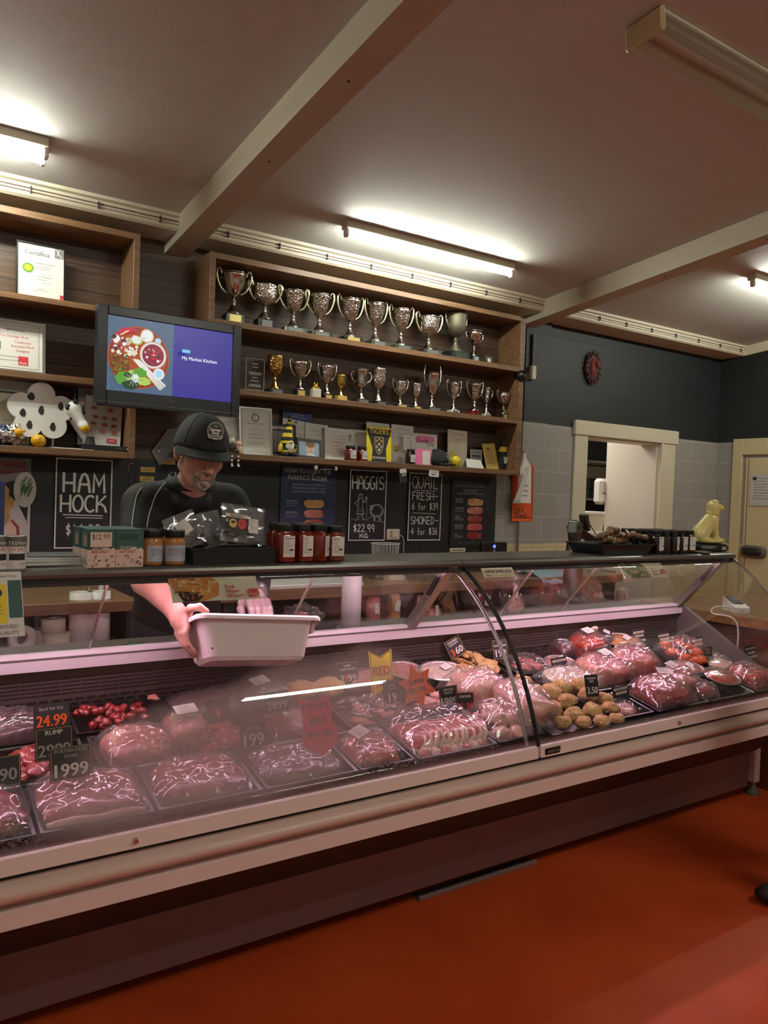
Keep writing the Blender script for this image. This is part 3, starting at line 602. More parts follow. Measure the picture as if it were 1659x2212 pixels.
batten('ceiling_light', 'unlit tube light under a clear ribbed cover, top right', 2.33, 3.85, 1.90, 1, shade=True)
batten('ceiling_light', 'glowing tube light on the ceiling right of the second beam', 5.17, 6.6, 3.19, 1)
batten('ceiling_light', 'glowing tube light on the ceiling of the customer side', 2.3, 3.6, -.38, 2)
batten('ceiling_light', 'glowing tube light over the customer side near right wall', 5.85, 6.95, -.35, 1)
batten('ceiling_light', 'glowing tube light over the customer side near left wall', -1.2, .2, -.9, 1)
lt = bpy.data.lights.new('kitchen_lamp', 'AREA'); lt.energy = 22; lt.size = .9; lt.shape = 'SQUARE'; lt.color = (1, .93, .8)
lo = bpy.data.objects.new('kitchen_lamp', lt); COL.objects.link(lo); lo.location = (5.5, 5.7, 2.58)

# ================================================================== refrigerated display case
CX0, CX1 = -.6, 3.68
case = thing('display_case', 'long refrigerated meat display case with curved glass front and steel trim', 'display case', (1.6, 2.2, 0))
def cpart(b, name, par=None): o = b.build(name, par or case); o.matrix_parent_inverse = Matrix.Identity(4); o.location = (-1.6, -2.2, 0) if par is None else (0, 0, 0); return o
N0, N1 = Vector((1.868, .609)), Vector((2.300, 1.178)); Nn = Vector((-.797, .604))
def gl(t, off=0.0):
    p = N0.lerp(N1, t)+Nn*(4*.073*t*(1-t)+off); return (p.x, p.y)
def gpane(x0, x1, th=.005):
    b = MB(); n = 18
    o_ = [gl(i/n) for i in range(n+1)]; i_ = [gl(i/n, -th) for i in range(n+1)]
    b.extr(o_+i_[::-1], x0, x1, 'curved_glass', True)
    return b
b = MB(); b.extr([(2.14, .237), (2.16, .237), (2.18, .055), (2.16, .055)], CX0, CX1-.02, 'case_panel'); cpart(b, 'base_panel')
b = MB(); b.extr([(1.86, .456), (2.14, .236), (2.14, .26), (1.88, .50)], CX0, CX1, 'case_dark'); cpart(b, 'underside_panel')
b = MB(); b.extr([(1.845, .456), (1.875, .456), (1.875, .502), (1.845, .496)], CX0, CX1, 'case_white'); cpart(b, 'lower_trim')
b = MB(); b.extr([(1.875-.045*math.sin(PI*i/10)-.0, .5335-.0255*math.cos(PI*i/10)) for i in range(11)]+[(1.88, .559), (1.88, .508)], CX0, CX1, 'bumper_rubber', True); cpart(b, 'bumper')
b = MB(); b.extr([(1.862, .556), (1.862, .562), (1.900, .572), (1.91, .556)], CX0, CX1, 'aluminium'); b.extr([(1.864, .562), (1.864, .570), (1.91, .575), (1.91, .56)], CX0, CX1, 'black_gap'); cpart(b, 'trim_channel')
for xa, xb in ((CX0, 1.898), (1.912, CX1)):
    b = MB(); b.extr([(1.858, .572), (1.862, .609), (1.873, .611), (1.88, .609), (1.88, .572)], xa, xb, 'case_white'); cpart(b, 'glass_rail')
b = MB(); b.push(T(1.965, 1.8585, .590, R(6))); b.box(-.035, -.002, -.011, .035, .001, .011, 'black_plastic'); b.pop()
sh = Sheet(.062, .02, .001, 'black_plastic', M0=T(1.965, 1.8562, .580, R(6))); sh.text('REFRIGERATION', .5, .5, .42, 'ink_light', wmax=.9); b.V += []; 
pl = cpart(b, 'badge'); o = sh.build('badge_lettering', pl)
b = MB(); b.bbox(CX0, 1.88, .50, CX1, 1.90, .60, 'well_lining', .003); b.extr([(1.88, .46), (1.88, .548), (2.60, .705), (2.60, .66)], CX0, CX1, 'well_lining'); cpart(b, 'deck')
b = MB(); b.extr([(2.588, .70), (2.588, .86), (2.62, .86), (2.62, .70)], CX0, CX1, 'vent_metal')
x = CX0+.1
while x < CX1-.1:      # slots and perforation rows of the air grille
    for k, z in enumerate((.742, .756)):
        xo = x+(k % 2)*.018; b.box(xo, 2.585, z, xo+.026, 2.5885, z+.006, 'black_gap')
    x += .036
x = CX0+.1
while x < CX1-.1:
    for k in range(5): b.box(x, 2.586, .778+k*.012, x+.055, 2.5885, .781+k*.012, 'black_gap')
    x += .06
cpart(b, 'air_grille')
b = MB(); b.extr([(2.560, .862), (2.560, .897), (2.563, .915), (2.60, .915), (2.60, .862)], CX0, CX1, 'rail_metal'); b.box(CX0, 2.557, .899, CX1, 2.5605, .903, 'case_grey'); cpart(b, 'rear_rail')
b = MB(); b.box(CX0, 2.60, .85, CX1, 2.90, .878, 'case_grey'); b.box(CX0, 2.62, .10, CX1, 2.88, .85, 'case_dark'); cpart(b, 'rear_shelf')
nose = [(2.60, 1.18), (2.60, 1.2055), (2.33, 1.2055), (2.31, 1.2045), (2.300, 1.199), (2.297, 1.190), (2.300, 1.180)]
for xa, xb in ((CX0, 1.896), (1.899, CX1+.02)):
    b = MB(); b.extr(nose, xa, xb, 'case_top'); cpart(b, 'top_shelf')
b = MB(); b.box(CX0, 2.302, 1.156, CX1, 2.312, 1.18, 'case_dark'); b.box(CX0, 2.312, 1.174, CX1, 2.38, 1.18, 'white_plastic'); cpart(b, 'light_housing')
b = MB(); b.cyl((CX0+.05, 2.335, 1.166), (CX1-.1, 2.335, 1.166), .0075, 'case_glow', 10); cpart(b, 'meat_lamp')
b = gpane(CX0, 1.900); cpart(b, 'front_glass')
b = gpane(1.912, CX1); cpart(b, 'front_glass')
b = MB(); n = 18
b.extr([gl(i/n, .004) for i in range(n+1)]+[gl(i/n, -.008) for i in range(n+1)][::-1], 1.901, 1.911, 'black_gap'); cpart(b, 'joint_seal')
b = MB(); b.tube([(1.868, *gl(i/n, -.016)) for i in range(n+1)], .0075, 'brushed_steel', 10); cpart(b, 'glass_hinge_bar')
b = MB(); b.tube([(CX1-.008, *gl(i/n, -.0)) for i in range(n+1)], .006, 'brushed_steel', 8); cpart(b, 'glass_edge_trim')
for x in (.55, 2.66): b = MB(); b.cyl((x, 1.852, .59), (x, 1.862, .592), .006, 'steel'); cpart(b, 'screw')
for x in (1.86, CX1-.05):
    b = MB(); b.push(T(x, 0, 0)); b.extr([(2.30, 1.18), (2.345, 1.18), (2.605, .90), (2.565, .885), (2.553, .905)], -.02, .02, 'brushed_steel')
    b.cyl((-.03, 2.36, 1.14), (-.03, 2.42, 1.06), .008, 'black_plastic'); b.cyl((-.03, 2.42, 1.06), (-.02, 2.43, 1.05), .006, 'steel'); b.pop(); cpart(b, 'support_strut')
for xa, xb in ((CX0, .60), (1.30, 1.95), (1.96, 2.75), (2.76, CX1-.07)):   # sloping clear serving panels at the back
    b = MB(); b.extr([(2.362, 1.168), (2.592, .912), (2.596, .914), (2.366, 1.170)], xa, xb, 'clear_glass'); cpart(b, 'serving_panel')
for x in (.60, 1.30, 2.355, 2.75):
    b = MB(); b.extr([(2.358, 1.168), (2.588, .912), (2.598, .914), (2.368, 1.170)], x-.003, x+.003, 'aluminium'); cpart(b, 'panel_edge')
b = MB(); b.extr([(1.88, .46), (1.88, .60), (2.05, .62), (2.555, .90), (2.60, .90), (2.60, .46)], CX1-.03, CX1, 'case_grey'); b.box(CX1-.04, 2.0, .63, CX1-.03, 2.01, .64, 'steel'); cpart(b, 'end_panel')
b = MB(); b.extr([gl(i/n) for i in range(n+1)]+[(2.60, 1.178), (2.60, .91), (2.55, .90), (2.05, .62)], CX1-.006, CX1, 'clear_glass'); cpart(b, 'end_glass')
for x in (-.2, CX1+.06):
    b = MB(); b.bbox(x-.022, 2.15, .06, x+.022, 2.20, .40, 'case_white', .006); b.lathe([(0, 0), (.03, 0), (.03, .012), (.014, .03), (.012, .07)], 'case_grey', 14) if False else None
    b.push(T(x, 2.175, 0)); b.lathe([(.036, .0), (.036, .018), (.018, .035), (.014, .07)], 'case_grey', 14); b.pop(); cpart(b, 'leg')
b = MB(); b.bbox(-.29, -.006, 0, .29, .006, .016, 'case_panel', .002); b.box(-.29, .006, 0, .29, .05, .003, 'case_grey')
one(b, 'kick_strip', 'loose metal kick strip lying on the orange floor', 'strip', (1.946, 2.178, 0))

# ================================================================== timber shelving with its boards
sf, sb = 4.33, YW-.02
su = thing('trophy_shelving', 'brown timber trophy shelving on the dark plank wall', 'shelving', (2.87, YW-.02, 1.62))
def spart(x0, y0, z0, x1, y1, z1, name, par, base, mat_='shelf_wood'):
    b = MB(); b.bbox(x0-base[0], y0-base[1], z0-base[2], x1-base[0], y1-base[1], z1-base[2], mat_, .002); return b.build(name, par)
B = (2.87, YW-.02, 1.62)
spart(1.615, sf, 1.62, 1.655, sb, 2.81, 'upright', su, B) if False else None
spart(1.62, sf, 2.00, 1.655, sb, 2.81, 'upright', su, B); spart(4.06, sf, 1.62, 4.11, sb, 2.80, 'upright', su, B)
for z0, z1, n_ in ((2.775, 2.81, 'top_board'), (2.395, 2.43, 'shelf_board'), (2.005, 2.04, 'shelf_board'), (1.62, 1.655, 'shelf_board')):
    spart(1.655 if z0 > 1.9 else 1.50, sf, z0, 4.06, sb, z1, n_, su, B)
su2 = thing('display_shelving', 'brown timber shelving at left holding certificates and toys', 'shelving', (.1, YW-.02, 1.60))
B = (.1, YW-.02, 1.60)
spart(1.185, sf, 1.59, 1.22, sb, 2.82, 'upright', su2, B)
for z0, z1, n_ in ((2.785, 2.82, 'top_board'), (2.365, 2.395, 'shelf_board'), (1.972, 2.005, 'shelf_board'), (1.59, 1.625, 'shelf_board')):
    spart(-1.6, sf, z0, 1.185, sb, z1, n_, su2, B)
S1, S2, S3, SA, SB, SC = 2.43, 2.04, 1.655, 2.395, 2.005, 1.625

# benches behind the counter
bn = thing('work_bench', 'timber work bench against wall at left behind the counter', 'bench', (.2, 4.2, 0))
b = MB(); b.bbox(-1.7, -.32, .82, .93, .36, .875, 'bench_wood', .004); b.build('worktop', bn)
b = MB(); b.bbox(-1.7, -.28, .62, .90, .36, .65, 'mid_grey', .003); b.build('shelf', bn)
b = MB(); b.box(-1.7, -.2, .02, .90, .36, .62, 'black_matte'); b.build('cabinet', bn)
b = MB(); b.box(.88, -.3, .02, .93, .36, .82, 'black_matte'); b.build('side_panel', bn)
bn = thing('work_bench', 'long cutting bench behind the counter, right of the man', 'bench', (3.0, 4.2, 0))
b = MB(); b.bbox(-1.45, -.35, .84, 1.75, .36, .90, 'bench_wood', .004); b.build('worktop', bn)
b = MB(); b.bbox(-1.40, -.32, .64, 1.70, .36, .665, 'bench_wood', .003); b.build('shelf', bn)
b = MB(); b.box(-1.40, .2, .02, 1.70, .36, .84, 'black_matte'); b.build('back_panel', bn)
for x in (-1.38, 1.68): b = MB(); b.box(x-.03, -.3, 0, x+.03, -.24, .84, 'black_matte'); b.build('leg', bn)
b = MB(); b.bbox(-.42, -.15, 0, .42, .15, .022, 'white_plastic', .004); one(b, 'cutting_board', 'white cutting board on the bench behind the man', 'cutting board', (2.02, 4.0, .90))
# wooden till counter at the right end
tc_ = thing('till_counter', 'timber till counter past the right end of the display case', 'counter', (4.75, 2.3, 0), (0, 0, 0))
c0, c1 = Vector((3.79, 2.78)), Vector((3.93, 1.9))
b = MB(); b.prism([(0, 0)], 0, 0, 'counter_wood') if False else None
def slab(b, pts, z0, z1, m):
    n = len(pts); V = [(x, y, z0) for x, y in pts]+[(x, y, z1) for x, y in pts]
    b.add(V, [tuple(range(n))[::-1], tuple(range(n, 2*n))]+[(i, (i+1) % n, (i+1) % n+n, i+n) for i in range(n)], m)
q = lambda P_: [(x-4.75, y-2.3) for x, y in P_]
b = MB(); slab(b, q([(3.80, 1.75), (5.6, 1.75), (5.6, 2.95), (3.80, 2.95)]), .82, .87, 'counter_wood'); b.build('worktop', tc_)
b = MB(); slab(b, q([(3.84, 1.80), (5.55, 1.80), (5.55, 2.72), (3.84, 2.72)]), .0, .82, 'red_brown_wood'); b.build('cabinet', tc_)

# ================================================================== trophies
def handle_path(H, r, side, big=1.0, curl=True):
    # scroll that rises from the foot of the bowl, bows out and curls over near the rim
    pts = [(r*.55, H*.50), (r*1.0, H*.60), (r*1.30, H*.78), (r*1.42, H*.97), (r*1.36, H*1.08), (r*1.18, H*1.10), (r*1.06, H*1.02), (r*1.04, H*.95)]
    if not curl: pts = [(r*.8, H*.58), (r*1.25, H*.66), (r*1.45, H*.80), (r*1.25, H*.93), (r*.98, H*.90)]
    return [(side*x*big, 0, z) for x, z in pts]
def smooth(pts, n=4):
    P = [Vector(p) for p in pts]; out = []
    for i in range(len(P)-1):
        p0, p1, p2, p3 = P[max(i-1, 0)], P[i], P[i+1], P[min(i+2, len(P)-1)]
        for j in range(n):
            t = j/n; out.append(.5*((2*p1)+(-p0+p2)*t+(2*p0-5*p1+4*p2-p3)*t*t+(-p0+3*p1-3*p2+p3)*t**3))
    out.append(P[-1]); return out
def trophy(label, u, vb, vt, zs, r, Y=4.45, base='trophy_base', bh=.04, bw=None, plaque='plaque_silver', cup='silver_embossed', handles='scroll', metal='handle_cream', shape='cone', group='trophy cups on the shelves', turn=None, foot='silver', two=False):
    x = at(u, (vb+vt)/2, Y).x; Dv = (Vector((x, Y, zs))-Vector((0, 0, HC))).dot(_f); H = (vb-vt)*Dv/FPX
    k = {'scroll': 1.10, 'loop': 1.0, None: 1.0}.get(handles, 1.0); H = H/k
    t = thing('trophy', label, 'trophy', (x, Y, zs), turn if turn is not None else rnd.uniform(-.12, .12), group)
    bw = bw or r*1.05; b = MB()
    b.bbox(-bw, -bw*.8, 0, bw, bw*.8, bh, base, .004)
    if two: b.bbox(-bw*1.25, -bw*1.0, 0, bw*1.25, bw*1.0, .012, base, .003)
    bo = b.build('base', t)
    if plaque: b = MB(); b.box(-bw*.62, -bw*.8-.002, bh*.18, bw*.62, -bw*.8, bh*.86, plaque); b.build('plaque', bo)
    h = H-bh; z = lambda q: bh+h*q
    b = MB()
    b.lathe([(r*.62, z(0)), (r*.60, z(.03)), (r*.50, z(.07)), (r*.34, z(.14)), (r*.20, z(.22)), (r*.14, z(.28)), (r*.2, z(.295)), (r*.2, z(.315)), (r*.11, z(.34)), (r*.13, z(.38)), (r*.2, z(.40))], foot, 20); b.build('stem', t)
    b = MB()
    if shape == 'cone': pr = [(.12, .39), (.32, .43), (.52, .52), (.70, .64), (.83, .78), (.90, .90), (.96, .93), (.99, 1.0), (.95, 1.0), (.86, .90), (.5, .55)]
    elif shape == 'bowl': pr = [(.12, .39), (.5, .43), (.8, .52), (.93, .66), (.95, .84), (1.0, .97), (1.02, 1.0), (.98, 1.0), (.9, .84), (.6, .5)]
    elif shape == 'flute': pr = [(.12, .39), (.35, .45), (.52, .6), (.6, .8), (.72, .93), (.86, 1.0), (.82, 1.0), (.55, .8)]
    elif shape == 'tulip': pr = [(.12, .39), (.5, .42), (.68, .50), (.66, .65), (.70, .82), (.82, .95), (.92, 1.0), (.88, 1.0), (.64, .82)]
    elif shape == 'ringed': pr = [(.14, .36), (.45, .42), (.62, .48), (.60, .52), (.72, .55), (.69, .60), (.80, .64), (.77, .69), (.86, .74), (.84, .9), (.92, .93), (.9, 1.0), (.86, 1.0), (.7, .6)]
    elif shape == 'dish': pr = [(.12, .44), (.4, .48), (.75, .62), (.92, .82), (1.0, .96), (.97, .96), (.6, .6)]
    b.lathe([(r*a, z(c)) for a, c in pr], cup, 26, cap=False); cu = b.build('cup', t)
    b = MB(); q0 = [p for p in pr if p[1] >= .97][:1] or [pr[-3]]; rr = r*q0[0][0]
    b.tube([(rr*math.cos(2*PI*i/20), rr*math.sin(2*PI*i/20), z(q0[0][1])) for i in range(20)], r*.035, foot, 6, True); b.build('rim', cu)
    if handles:
        for sd in (-1, 1):
            b = MB(); Hh = h
            if handles == 'scroll': pp = smooth(handle_path(Hh, r, sd))
            elif handles == 'tall': pp = smooth([(sd*a*r, 0, c*Hh) for a, c in ((.55, .55), (1.1, .72), (1.25, .95), (1.15, 1.2), (1.1, 1.3))])
            else: pp = smooth(handle_path(Hh, r, sd, 1, False))
            b.tube([(p[0], p[1], p[2]+bh) for p in pp], [r*.055+r*.06*math.sin(PI*min(1, i/(len(pp)-1)*1.1)) for i in range(len(pp))], metal, 7); b.build('handle', t)
            
    return t
G1 = 'large silver cups on the top trophy shelf'; G2 = 'smaller cups on the middle trophy shelf'
for a in (
 ('leftmost silver cup on top shelf, tall black base with bright yellow plaque', 505, 700, 578, .075, dict(bh=.065, bw=.058, plaque='plaque_gold', cup='silver')),
 ('silver cup on stepped black base with grey plaque, second from left on top shelf', 572, 712, 607, .078, dict(bh=.065, bw=.055, plaque='plaque_silver', shape='bowl')),
 ('embossed silver cup on low dark base, third from left on top shelf', 634, 722, 620, .070, dict(base='marble_green')),
 ('embossed silver cup on low dark base, fourth from left on top shelf', 690, 735, 632, .070, dict(base='marble_green')),
 ('embossed silver cup on low black base with yellow plaque, middle of top shelf', 756, 747, 643, .070, dict(plaque='plaque_gold')),
 ('embossed silver cup, right neighbour of the one with the low yellow plaque', 811, 755, 652, .068, dict(base='marble_green')),
 ('embossed silver cup on low dark base, seventh from left on top shelf', 866, 764, 665, .068, dict(base='marble_green')),
 ('wide embossed silver cup on broad foot, just left of the dull pewter cup', 926, 773, 680, .078, dict(shape='bowl', bw=.08)),
 ):
    lb, u, vb, vt, r, k = a; trophy(lb, u, vb, vt, S1, r, group=G1, **k)
trophy('dull pewter cup with tall thin handles on a wide two step black base', 984, 782, 682, S1, .08, base='trophy_base', bh=.06, bw=.085, cup='pewter', foot='pewter', metal='silver', handles='tall', shape='bowl', two=True, group=G1, plaque='marble_green')
trophy('small shallow silver dish cup on black cube base, rightmost on top shelf', 1024, 787, 716, S1, .062, bh=.055, bw=.034, cup='silver', shape='dish', handles='loop', metal='silver', group=G1)
trophy('gold embossed goblet without handles on black base, next to glass plaque', 594, 855, 772, S2, .052, bh=.035, cup='gold_embossed', foot='gold_metal', handles=None, shape='bowl', group=G2)
for a in (
 ('silver cup with scroll handles on black base with orange plaque, on middle shelf', 648, 860, 777, .052, dict(bh=.05, bw=.038, plaque='gold_paper')),
 ('silver cup leaning behind the little white and gold figurine', 706, 866, 785, .052, dict(bh=.04, bw=.036, plaque='gold_paper', metal='silver')),
 ('curvy tulip shaped silver cup with small loops, right of the green rimmed cup', 780, 874, 800, .052, dict(shape='tulip', handles='loop', cup='silver', bh=.03, bw=.055, metal='silver')),
 ('handleless silver goblet on wide round foot, middle of the middle shelf', 817, 877, 797, .056, dict(shape='bowl', handles=None, bh=.028, bw=.055)),
 ('low silver cup with scroll handles, right of the handleless goblet', 864, 885, 822, .044, dict(shape='bowl', bh=.025, bw=.05, plaque='gold_paper', metal='silver')),
 ('smallest silver goblet without handles, left of the tall ringed cup', 898, 887, 830, .036, dict(shape='bowl', handles=None, bh=.025, bw=.04, plaque='gold_paper')),
 ('tall ringed silver cup with one high handle each side, on long dark base', 933, 890, 806, .055, dict(shape='ringed', handles='tall', cup='silver', bh=.028, bw=.065, metal='silver')),
 ('silver cup with scroll handles on a small white horseshoe base', 980, 896, 822, .046, dict(bh=.03, bw=.038, base='white_marble', metal='silver')),
 ('fluted silver cup on a dark red base', 1025, 899, 822, .046, dict(shape='flute', bh=.042, bw=.036, base='red_base', plaque=None, cup='silver_hammered', metal='silver', r=.06)),
 ('narrow silver cup on grey marble base, between the red base and the end cup', 1051, 903, 838, .036, dict(shape='flute', bh=.03, bw=.028, base='white_marble', metal='silver', handles='loop')),
 ('shallow silver cup with wide scroll handles, rightmost on middle shelf', 1088, 907, 842, .05, dict(shape='dish', bh=.045, bw=.03, plaque='plaque_gold', cup='silver', metal='silver')),
 ):
    lb, u, vb, vt, r, k = a; k = dict(k); r = k.pop('r', r); trophy(lb, u, vb, vt, S2, r, group=G2, **k)
trophy('small green rimmed gold goblet on square gold base', 736, 871, 815, S2, .034, Y=4.42, bh=.035, bw=.036, base='gold_paper', plaque=None, cup='gold_metal', foot='gold_metal', handles=None, shape='bowl', group=G2)
def put(sh, name, label, cat, u, vb, Y, zs=None, lean=0, rz=0, group=None, roll=0):
    p = at(u, vb, Y); z = p.z if zs is None else zs
    return one(sh, name, label, cat, (p.x, Y, z), (-lean, roll, rz), group)
# glass award plaque
sh = Sheet(.125, .20, .012, 'picture_glass'); sh.outline(.02, .02, .98, .98, 'ink_light', .003)
for i, (y, wd) in enumerate(((.18, .3), (.28, .3), (.45, .7), (.5, .6), (.6, .3), (.7, .45), (.82, .6), (.86, .7))): sh.rect(.5-wd/2, y-.01, .5+wd/2, y+.01, 'ink_light')
sh.box(-.075, -.03, -.012, .075, .03, 0, 'marble_green')
put(sh, 'glass_plaque', 'clear engraved glass plaque on the middle shelf beside the gold goblet', 'plaque', 549, 848, 4.45, S2+.012)
b = MB(); b.bbox(-.032, -.02, 0, .032, .02, .06, 'white_marble', .005)
b.blob((0, 0, .075), (.014, .012, .016), 'gold', .1); b.blob((-.010, 0, .092), (.005, .004, .010), 'gold', 0, nu=8, nv=6); b.blob((.010, 0, .092), (.005, .004, .010), 'gold', 0, nu=8, nv=6); b.blob((-.016, 0, .066), (.012, .01, .008), 'gold', .1); b.blob((.016, 0, .066), (.012, .01, .008), 'gold', .1)
x = at(681, 866, 4.4).x; one(b, 'rabbit_figurine', 'little gold rabbit ornament on a white block between two cups', 'figurine', (x, 4.40, S2))
b = MB(); b.push(T(0, 0, .042)); b.cyl((0, -.004, 0), (0, .004, 0), .018, 'gold_paper', 16); b.pop(); b.cyl((0, -.0045, .042), (0, -.003, .042), .013, 'white', 16); b.box(-.04, 0, 0, .04, .004, .075, 'black_plastic'); b.box(-.045, -.03, 0, .045, .012, .006, 'dark_grey')
x = at(1056, 778, 4.45).x; one(b, 'medal_stand', 'small gold medal on a black stand, right end of the top shelf', 'medal', (x, 4.45, S1))
b = MB(); b.box(-.03, -.015, 0, .03, .015, .006, 'white_paper'); one(b, 'card', 'small white card lying flat near right end of top shelf', 'card', (at(1062, 790, 4.38).x, 4.37, S1))

# ================================================================== certificates and photos
def cert(name, label, w, h, u, vb, Y, zs, lines, lean=.12, rz=0, roll=0, frame=0, fm='black_plastic', m='white_paper', group=None, glass=False, extra=None, cat='certificate'):
    sh = Sheet(w, h, .004, m, frame=frame, fm=fm)
    for l in lines:
        if l[0] == 's': sh.rect(.5-l[2]/2, l[1]-l[3]/2, .5+l[2]/2, l[1]+l[3]/2, l[4] if len(l) > 4 else 'ink_light')
        else: sh.text(l[0], l[4] if len(l) > 4 else .5, l[1], l[2], l[3] if len(l) > 3 else 'ink_grey', wmax=l[5] if len(l) > 5 else .86, bold=l[6] if len(l) > 6 else 0)
    if extra: extra(sh)
    sh.M = T(0, 0, 0)
    off = frame
    return put(sh, name, label, cat, u, vb, Y, zs+off, lean, rz, group, roll)
def seal(x, y, r, m='gold', asp=1.4):
    def f(sh): sh.ell(x, y, r, r*sh.w/sh.h, m, 24, .06); sh.ell(x, y, r*.7, r*.7*sh.w/sh.h, 'gold_paper' if m == 'gold' else 'ink')
    return f
def ex(sh):
    sh.rect(.80, .0, 1, .18, 'ink_grey'); sh.line([(.82, .02), (.95, .17)], 'white', .004); sh.line([(.9, .02), (.85, .14)], 'white', .004)
    sh.ell(.22, .44, .12, .085, 'leaf_green'); sh.ell(.22, .44, .08, .055, 'scr_lime' if 0 else 'yellow'); sh.rect(.92, .86, 1, .94, 'red_sq')
cert('framed_certificate', 'black framed certificate standing on upper left shelf', .225, .29, 88, 636, 4.44, SA, [('Certifica', .15, .085, 'ink_grey', .42, .84, .05), ('Australian Pork Limited', .33, .028, 'ink', .55, .75), ('s', .39, .45, .012), ('s', .43, .4, .012), ('2nd Place Traditional', .52, .018, 'ink_grey', .58), ('The Sausage Shop', .57, .024, 'ink', .58), ('s', .63, .25, .012), ('12 - 13 November 2013', .68, .02, 'ink_grey', .56), ('s', .8, .12, .01), ('s', .83, .3, .008)], .08, 0, 0, .006, extra=ex)
def ex(sh):
    sh.outline(.05, .05, .95, .95, 'ink_grey', .002); sh.poly([(.28, .42), (.42, .42), (.42, .58), (.35, .66), (.28, .58)], 'ink_grey'); sh.poly([(.30, .44), (.40, .44), (.40, .57), (.35, .62), (.30, .57)], 'white'); sh.ell(.35, .52, .03, .05, 'ink_grey')
    sh.rect(.66, .70, .80, .88, 'red_sq'); sh.text('Pork', .73, .84, .05, 'white', wmax=.12)
cert('framed_certificate', 'landscape certificate in silver and black frame on second left shelf', .34, .245, 14, 800, 4.42, SB, [('2015 Finalist', .15, .05, 'ink', .62, .5), ('The Sausage Shop', .28, .055, 'red_ink', .60, .8), ('Traditional', .40, .05, 'red_ink', .72, .3), ('Australian Pork', .49, .05, 'red_ink', .72, .36), ('Category', .58, .05, 'red_ink', .72, .3), ('s', .72, .35, .012), ('s', .8, .4, .01)], .1, 0, 0, .014, 'steel', extra=ex)
cert('certificate', 'grey and white certificate peeking out behind the flower sign', .26, .20, 12, 955, 4.50, SC+.17, [('ertificate', .55, .2, 'ink_grey', .5, .9, .02)], .06)
def ex(sh):
    for y in (.3, .62): sh.rect(0, y, 1, y+.012, 'gold_paper')
cert('certificate', 'yellow and black framed certificate behind the foil wrapped sheep toy', .24, .27, 8, 958, 4.44, SC, [('USA 2014', .2, .055, 'ink', .6, .5), ('s', .27, .4, .012), ('place', .42, .045, 'ink', .7), ('Gourmet/Open', .52, .045, 'ink', .7, .5), ('s', .75, .4, .012)], .1, 0, 0, .008, m='gold_paper' if 0 else 'cream_paper', extra=ex)
# shelf three, right unit
def ex(sh):
    for i in range(7): sh.ell(.12+i*.13, .10, .06, .025, 'ink_grey' if i % 2 else 'ink_light')
cert('certificate', 'certificate with scroll border partly behind the man, under the screen', .20, .30, 488, 990, 4.50, S3, [('s', .35, .5, .012), ('s', .4, .6, .01), ('L A U', .62, .03, 'ink', .6)], .1, extra=ex)
def ex(sh): sh.outline(.06, .05, .94, .95, 'ink_light', .0015); sh.ell(.5, .20, .12, .09, 'ink_grey', 24, .08); sh.ell(.5, .20, .08, .06, 'white'); sh.text('L', .5, .20, .06, 'ink')
cert('framed_certificate', 'tall certificate in thin silver frame left of the striped gnome', .205, .285, 553, 990, 4.46, S3, [('s', .09, .3, .008, 'ink_grey'), ('s', .33, .6, .01, 'ink_grey'), ('The Directors', .42, .016, 'ink_grey'), ('s', .46, .4, .008), ('Perth Butcher', .56, .036, 'ink_grey', .5, .7), ('The Sausage Shop', .635, .036, 'ink_grey', .5, .76), ('s', .73, .6, .01), ('s', .77, .6, .01), ('s', .9, .25, .008), ], .1, 0, R(-1), .007, 'steel', extra=ex)
def ex(sh): sh.rect(0, 0, 1, .2, 'blue_ink'); sh.text('CERTIFICATE', .5, .07, .035, 'ink_light', wmax=.5); sh.text('OF APPRECIATION', .5, .13, .035, 'ink_light', wmax=.6); sh.ell(.45, .25, .05, .035, 'ink_grey')
cert('certificate', 'certificate of appreciation with a blue header, tilted behind the gnome', .21, .285, 636, 992, 4.52, S3+.02, [('s', .36, .5, .01), ('s', .5, .5, .01), ('Shop', .53, .03, 'ink', .62)], .06, 0, R(5), 0, extra=ex)
def medalx(x, y):
    def f(sh): sh.line([(x-.05, y-.1), (x, y), (x+.05, y-.1)], 'ink', .004); sh.ell(x, y+.07, .055, .055*sh.w/sh.h, 'ink_light'); sh.ell(x, y+.07, .045, .045*sh.w/sh.h, 'paper_grey')
    return f
cert('certificate', 'medal certificate standing behind the small portrait photo', .17, .235, 683, 1000, 4.50, S3, [('Competition', .2, .035, 'ink_grey', .4, .5), ('2017', .30, .03, 'ink', .5)], .1, 0, R(2), extra=medalx(.75, .2))
cert('certificate', 'medal certificate 2017 standing between portrait photo and red sauce jars', .225, .215, 733, 1003, 4.47, S3, [('Smallgoods Competition', .24, .035, 'ink_grey', .45, .6), ('Tasmania State Final 2017', .33, .035, 'ink_grey', .45, .66), ('The Sausage Shop', .43, .042, 'ink', .45, .6), ('Bronze Medal', .54, .035, 'red_ink', .43, .42), ('Ham On The Bone', .63, .035, 'ink_grey', .43, .5), ('Leg Ham', .72, .028, 'ink_grey', .43, .3), ('s', .88, .5, .012)], .1, 0, R(1), extra=medalx(.86, .25))
cert('certificate', 'medal certificate just behind the pair of red sauce jars', .15, .22, 775, 1004, 4.51, S3, [('s', .5, .4, .01)], .08, extra=medalx(.35, .25))
